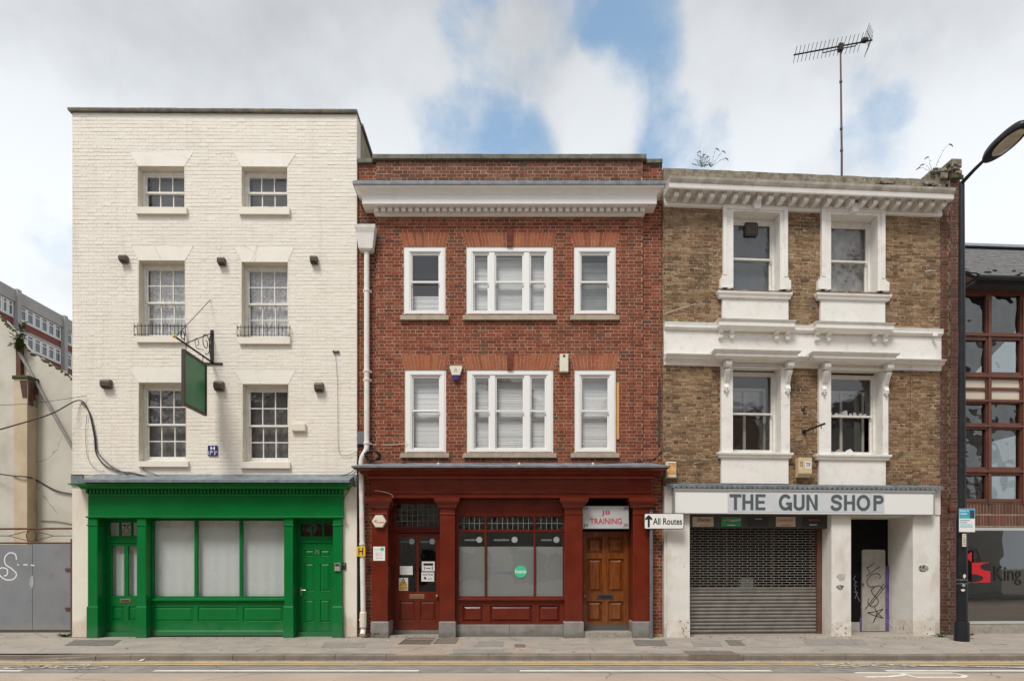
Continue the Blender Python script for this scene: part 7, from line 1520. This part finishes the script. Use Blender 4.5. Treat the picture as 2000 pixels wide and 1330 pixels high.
# ================================================================== left side: gate, yard wall, office block
f5 = Frame(0, 0, .8)
o = empty(f5, 'metal_gate', 'grey sheet metal gate with rusty top rail at the left edge', 'gate', (0, 0, 0))
MB().box(f5.U(-260), f5.U(63), .0, .02, .07, f5.Z(1063, 60)).part('leaf', m_gate, o); MB().box(f5.U(63.6), f5.U(139), .004, .024, .07, f5.Z(1062, 100)).part('leaf', m_gate, o)
MB().box(f5.U(139.5), f5.U(147), -.03, .09, -.02, f5.Z(1052, 143)).part('post', m_rust, o)
MB().tube([(f5.U(-260), .03, f5.Z(1060, 60)), (f5.U(139), .03, f5.Z(1060, 60))], .022, 6).part('top_rail', m_rust, o); MB().tube([(f5.U(-260), .03, f5.Z(1034, 60)), (f5.U(145), .03, f5.Z(1031.5, 60))], .024, 6).part('upper_rail', m_rust, o)
zr = f5.Z(1046, 60); hz = f5.Z(1035, 60) - zr
for px in (59, -120): u = f5.U(px); MB().tube([(u + .115 * math.cos(a / 16 * 6.284), .03, zr + .13 * math.sin(a / 16 * 6.284)) for a in range(17)], .010, 5).part('ring', m_rust, o)
for sg in (1, -1):
    for z_ in (1, -1): MB().tube([(f5.U(59) + sg * .05, .03, zr + z_ * .12), (f5.U(59) + sg * .52, .03, zr)], .009, 5).part('diamond_bar', m_rust, o)
    MB().tube([(f5.U(59) + sg * .52, .03, zr), (f5.U(59) + sg * (.95 if sg > 0 else 1.5), .03, zr)], .009, 5).part('middle_bar', m_rust, o)
gz = lambda a, b: (a / 2.857, 900 + b / 2.857)
graffiti(f5, [[gz(92, 550), gz(85, 520), gz(55, 512), gz(28, 535), gz(30, 575), gz(65, 600), gz(92, 630), gz(75, 658), gz(35, 662), gz(2, 640), gz(-10, 610), gz(12, 595), gz(40, 605), gz(38, 635), gz(22, 640)], [gz(95, 578), gz(106, 578)], [gz(130, 578), gz(155, 578)], [gz(172, 580), gz(192, 583)]], -.0025, .028, m_graffwhite, 'white spray painted curl and dashes on the grey gate')
cable(f5, [(60, 1240, 0), (100, 1241, 0), (140, 1240, 0)], .03, 'dark debris line under the right gate leaf', m_moss, 'gate_debris', 'debris')
struct(MB().add([(-60, .9, -.004), (60, .9, -.004), (60, 60, -.004), (-60, 60, -.004)], ((0, 1, 2, 3),)), 'yard', m_dirt)
f6 = Frame(0, 0, 8.0)
Wl = empty(f6, 'yard_wall', 'tall stained render wall with a buttress behind the grey gate', 'wall', (0, 0, 0))
U6 = lambda px, v=0: f6.U(px, v); Z6 = lambda py, v=0: f6.Z(py, 0, v)
rr = random.Random(2); tl = [(-240, 470), (-30, 600), (0, 619), (30, 650), (60, 690), (100, 712), (140, 738), (180, 760)]
def tlf(px):
    for (a, b), (c, d) in zip(tl, tl[1:]):
        if a <= px <= c: return b + (d - b) * (px - a) / (c - a)
top = [(-240, 470)] + [(px, tlf(px) + rr.uniform(-3, 3)) for px in range(-30, 178, 5)] + [(420, 770)]
poly = [(U6(-240), -.1)] + [(U6(420), -.1)] + [(U6(a), Z6(b)) for a, b in top[::-1]]
MB().prism_y(poly, 0, .3).part('wall_face', m_gable, Wl)
mb = MB()
for i in range(len(top) - 1):
    for k in range(3):
        t = rr.random(); a = top[i][0] + (top[i + 1][0] - top[i][0]) * t; b = top[i][1] + (top[i + 1][1] - top[i][1]) * t
        if -40 < a < 170: s = rr.uniform(.03, .09); mb.lathe((U6(a), .05, Z6(b) - s * .8), [(s * .8, 0), (s, s * .5), (s * .6, s), (0.01, s * 1.2)], 6)
mb.part('moss_edge', m_moss, Wl, kind='stuff')
bx0, bx1, bzt = U6(27, -.45), U6(53, -.45), Z6(740, -.45)
MB().box(bx0, bx1, -.45, -.001, -.05, bzt).part('buttress', m_gablepier, Wl); MB().bbox(bx0 - .05, bx1 + .06, -.5, .0, bzt + .001, bzt + .12, .03).part('buttress_cap', m_moss, Wl)
MB().box(U6(31, -.15), U6(40, -.15), -.15, -.001, bzt + .121, Z6(664)).part('rusty_upstand', m_rust, Wl)
MB().box(U6(-200), U6(26), -.12, -.002, -.05, Z6(1300) + 6.2).part('left_bay', m_gable, Wl) if False else None
be = MB().box(bx1 + .0015, bx1 + .02, -.44, -.02, bzt - .86, bzt - .02).part('brick_patch', m_piermortar, Wl); me = []
rr = random.Random(17)
for j in range(11):
    z = bzt - .05 - j * .075
    for k in range(4 if j < 5 else 3 if j < 8 else 2):
        y1 = -.42 + k * .105 if j < 7 else -.42 + k * .105; c = (rr.random(), 0 if rr.random() > .2 else .8, 0, 1); P = [(0, 0, 0)]
        m2 = MB().box(bx1 + .004, bx1 + .035 + rr.uniform(-.006, .01), y1, y1 + .095, z - .065, z); m2.col = [c] * 8; m2.part('brick', m_pierbrick, be)
for j in range(8):
    n2 = 1
    for k in range(n2): z = bzt - .05 - j * .075; m2 = MB().box(bx1 - .02 - .22 * (k + 1) * (1 - j / 18), bx1 - .01 - .22 * k * (1 - j / 18), -.468, -.449, z - .065, z); m2.col = [(rr.random(), .3, 0, 1)] * 8; m2.part('brick', m_pierbrick, be)
MB().tube([(U6(38, -.1), -.12, Z6(690)), (U6(100, -.1), -.12, Z6(800)), (U6(150, -.1), -.12, Z6(888))], .055, 8).thing(f6, 'sloping_pipe', mat('grey waste pipe', (.20, .19, .17), (.26, .25, .23), 5, .6), 'grey pipe sloping down across the stained yard wall', 'pipe', (U6(38, -.1), -.12, Z6(690)))
cable(f6, [(-40, 920, -.05), (25, 929, -.48), (52, 931, -.48), (72, 938, -.05), (110, 958, -.04), (145, 965, -.04)], .022, 'sagging dark cable low on the stained yard wall')
cable(f6, [(80, 1017, -.03), (110, 1018, -.03), (145, 1024, -.03)], .012, 'thin grey cable on the yard wall just above the gate', m_darkgrey)
P = f6.w(U6(34, -.2), -.2, Z6(690)); weed(P, 'bushy weed sprouting on the yard wall buttress', [(rnd.uniform(-.35, .35), rnd.uniform(.2, 1.0), 0) for _ in range(14)], 77, m_leaf, .14, name='wall_weed')
# office block far behind, its front at right angles to the street
XO = -51.0
def od(px): return -XO * F / (CX - px)
def oz(px, py): return H + (HY - py) / F * od(px)
OB = empty(None, 'office_block', 'distant grey and red brick office block with rows of white windows', 'building', (XO, od(30) - D, 0))
y_ = lambda px: od(px) - od(30)
zt = oz(30, 570)
MB().box(-14, 0, y_(-260), y_(200), 0, zt).part('core', m_officebrick, OB)
rowz = [(27.0, 28.45), (24.35, 25.8), (21.7, 23.15)]
MB().box(.0, .25, y_(-260), y_(200), 28.5, zt + .1).part('parapet_band', m_concrete, OB)
for z0, z1 in rowz: MB().box(.0, .10, y_(-260), y_(200), z0 - .12, z0 - .02).part('sill_band', m_officewhite, OB); 
for z0, z1 in rowz[1:]: MB().box(.0, .12, y_(-260), y_(200), z1 + .02, z1 + .32).part('lintel_band', m_concrete, OB)
for px in (-105, -40, 30, 122): MB().box(.0, .45, y_(px) - .25, y_(px) + .25, 0, zt + .2).part('concrete_fin', m_concrete, OB)
edges = [(-105, -40, 5), (-40, 30, 5), (30, 122, 6), (122, 200, 6)]
for a, b, n in edges:
    ya, yb = y_(a) + .35, y_(b) - .35; w_ = (yb - ya) / n
    for i in range(n):
        for z0, z1 in rowz[:2] if a > -50 else rowz[:1]:
            p, q = ya + w_ * i + .03, ya + w_ * (i + 1) - .03
            wd = MB()
            for bx in ((p, q, z0, z0 + .1), (p, q, z1 - .1, z1), (p, p + .14, z0 + .1, z1 - .1), (q - .14, q, z0 + .1, z1 - .1), (p + .14, q - .14, z0 + 1.0, z0 + 1.09)): wd.box(.02, .12, bx[0], bx[1], bx[2], bx[3])
            wo = wd.part('window', m_officewhite, OB); MB().box(.02, .06, p + .141, q - .141, z0 + .101, z1 - .101).part('pane', m_officeglass, wo)
# ================================================================== far side of the street (seen in the glass)
fo = [(-28, -16.2, 9.4, m_opp, 'grey stucco'), (-16, -6.2, 9.8, m_oppbrick, 'brown brick'), (-6, 4.8, 8.9, m_opp, 'pale stucco'), (5, 16, 10.0, m_oppbrick, 'dark brick'), (16.2, 30, 9.2, m_opp, 'buff stucco')]
for i, (a, b, h, m_, nm) in enumerate(fo):
    o = empty(None, 'opposite_building', f'{nm} building across the street, seen only as reflections in the windows', 'building', (a, -17.5, GZ))
    W = b - a; hs_ = []
    for k in range(4):
        for z0 in (3.6, 6.4): hs_.append((W * (k + .25) / 4, W * (k + .7) / 4, z0, z0 + 1.7))
    hs_.append((W * .1, W * .45, .7, 2.6)); hs_.append((W * .55, W * .9, .7, 2.6))
    w_ = MB().holed(0, W, 0, h, -.3, 0, hs_).part('wall', m_, o); MB().box(0, W, -6, -.31, 0, h).part('core', m_oppglass, o)
    for q in hs_: MB().holed(q[0], q[1], q[2], q[3], -.2, -.12, [(q[0] + .08, (q[0] + q[1]) / 2 - .04, q[2] + .08, q[3] - .08), ((q[0] + q[1]) / 2 + .04, q[1] - .08, q[2] + .08, q[3] - .08)]).part('window_frame', m_officewhite, w_)
    MB().box(-.1, W + .1, -6, .2, h, h + .25).part('cornice', m_opp, o); MB().prism_y([(W * .1, h + .251), (W * .9, h + .251), (W * .5, h + 2.6)], -6, -.5).part('gabled_roof', m_slate, o)

# ------------------------------------------------------------------ grit and dead leaves that gather along walls and kerb
def debris(name, label, n, fn, m, seed, smin, smax):
    rr = random.Random(seed); mb = MB()
    for _ in range(n):
        x, y, z = fn(rr); z += pav_z(0, y) if z > -.05 else 0; s = rr.uniform(smin, smax); a = rr.uniform(0, 6.28); c, d = math.cos(a) * s, math.sin(a) * s; h = rr.uniform(.2, .8) * s
        mb.add([(x - c, y - d, z), (x + d * .6, y - c * .6, z + h), (x + c, y + d, z + h * .3), (x - d * .6, y + c * .6, z)], ((0, 1, 2, 3),))
    o = mb.part(name, m, None); tag(o, label, 'debris', None, 'stuff')
debris('wall_foot_grit', 'grit and dead leaves gathered along the foot of the shopfronts', 700, lambda r: (r.uniform(-8.3, 9.0), -.12 - abs(r.gauss(0, .05)) + (.0 if r.random() < .8 else -.2), .001), m_drystem, 3, .006, .018)
debris('gutter_grit', 'grit and leaf scraps in the gutter along the kerb', 700, lambda r: (r.uniform(-9, 9.5), YK - .02 - abs(r.gauss(0, .05)), GZ + .009), mat('grey grit', (.13, .11, .09), (.20, .17, .14), 20, .9), 4, .005, .016)
debris('pavement_grit', 'tiny scraps scattered over the pavement', 350, lambda r: (r.uniform(-9, 9.5), r.uniform(-2.2, -.2), .0), mat('dark grit', (.09, .08, .07), (.16, .13, .10), 20, .9), 5, .004, .010)

g5 = bpy.data.objects['metal_gate']
for z in (.55, 1.45): MB().box(f5.U(128), f5.U(141), -.02, -.001, z - .03, z + .03).part('hinge', m_rust, g5)
me = MB().lathe((0, -.004, 0), [(.010, 0), (.008, .004)], 6, 'y').mesh('bolt_head', m_gate)
for px in (-20, 58, 68, 134):
    for k in range(6): inst(me, 'bolt_head', g5, (f5.U(px), 0 if px < 63 else .004, .15 + .34 * k))
sticker(f5, (57, 68, 1120, 1150), -.003, mat('scraped grey paint', (.42, .43, .44), (.30, .31, .32), 25, .8), 'scraped pale patch beside the seam of the grey gate')

def spots(name, label, n, m, seed):
    rr = random.Random(seed); mb = MB()
    for _ in range(n):
        x, y, s = rr.uniform(-9.5, 9.8), rr.uniform(-2.2, -.25), rr.uniform(.010, .026); z = pav_z(0, y) + .0058; k = rr.uniform(.7, 1.3)
        mb.add([(x + s * k * math.cos(a / 7 * 6.283), y + s * math.sin(a / 7 * 6.283), z) for a in range(7)], (tuple(range(7)),))
    tag(mb.part(name, m, None), label, 'gum', None, 'stuff')
spots('pale_gum', 'pale trodden gum spots dotted over the pavement', 90, mat('pale gum', (.40, .37, .33), None, rough=.8), 41)
spots('dark_gum', 'dark trodden gum spots dotted over the pavement', 110, mat('dark gum', (.14, .125, .11), None, rough=.8), 42)
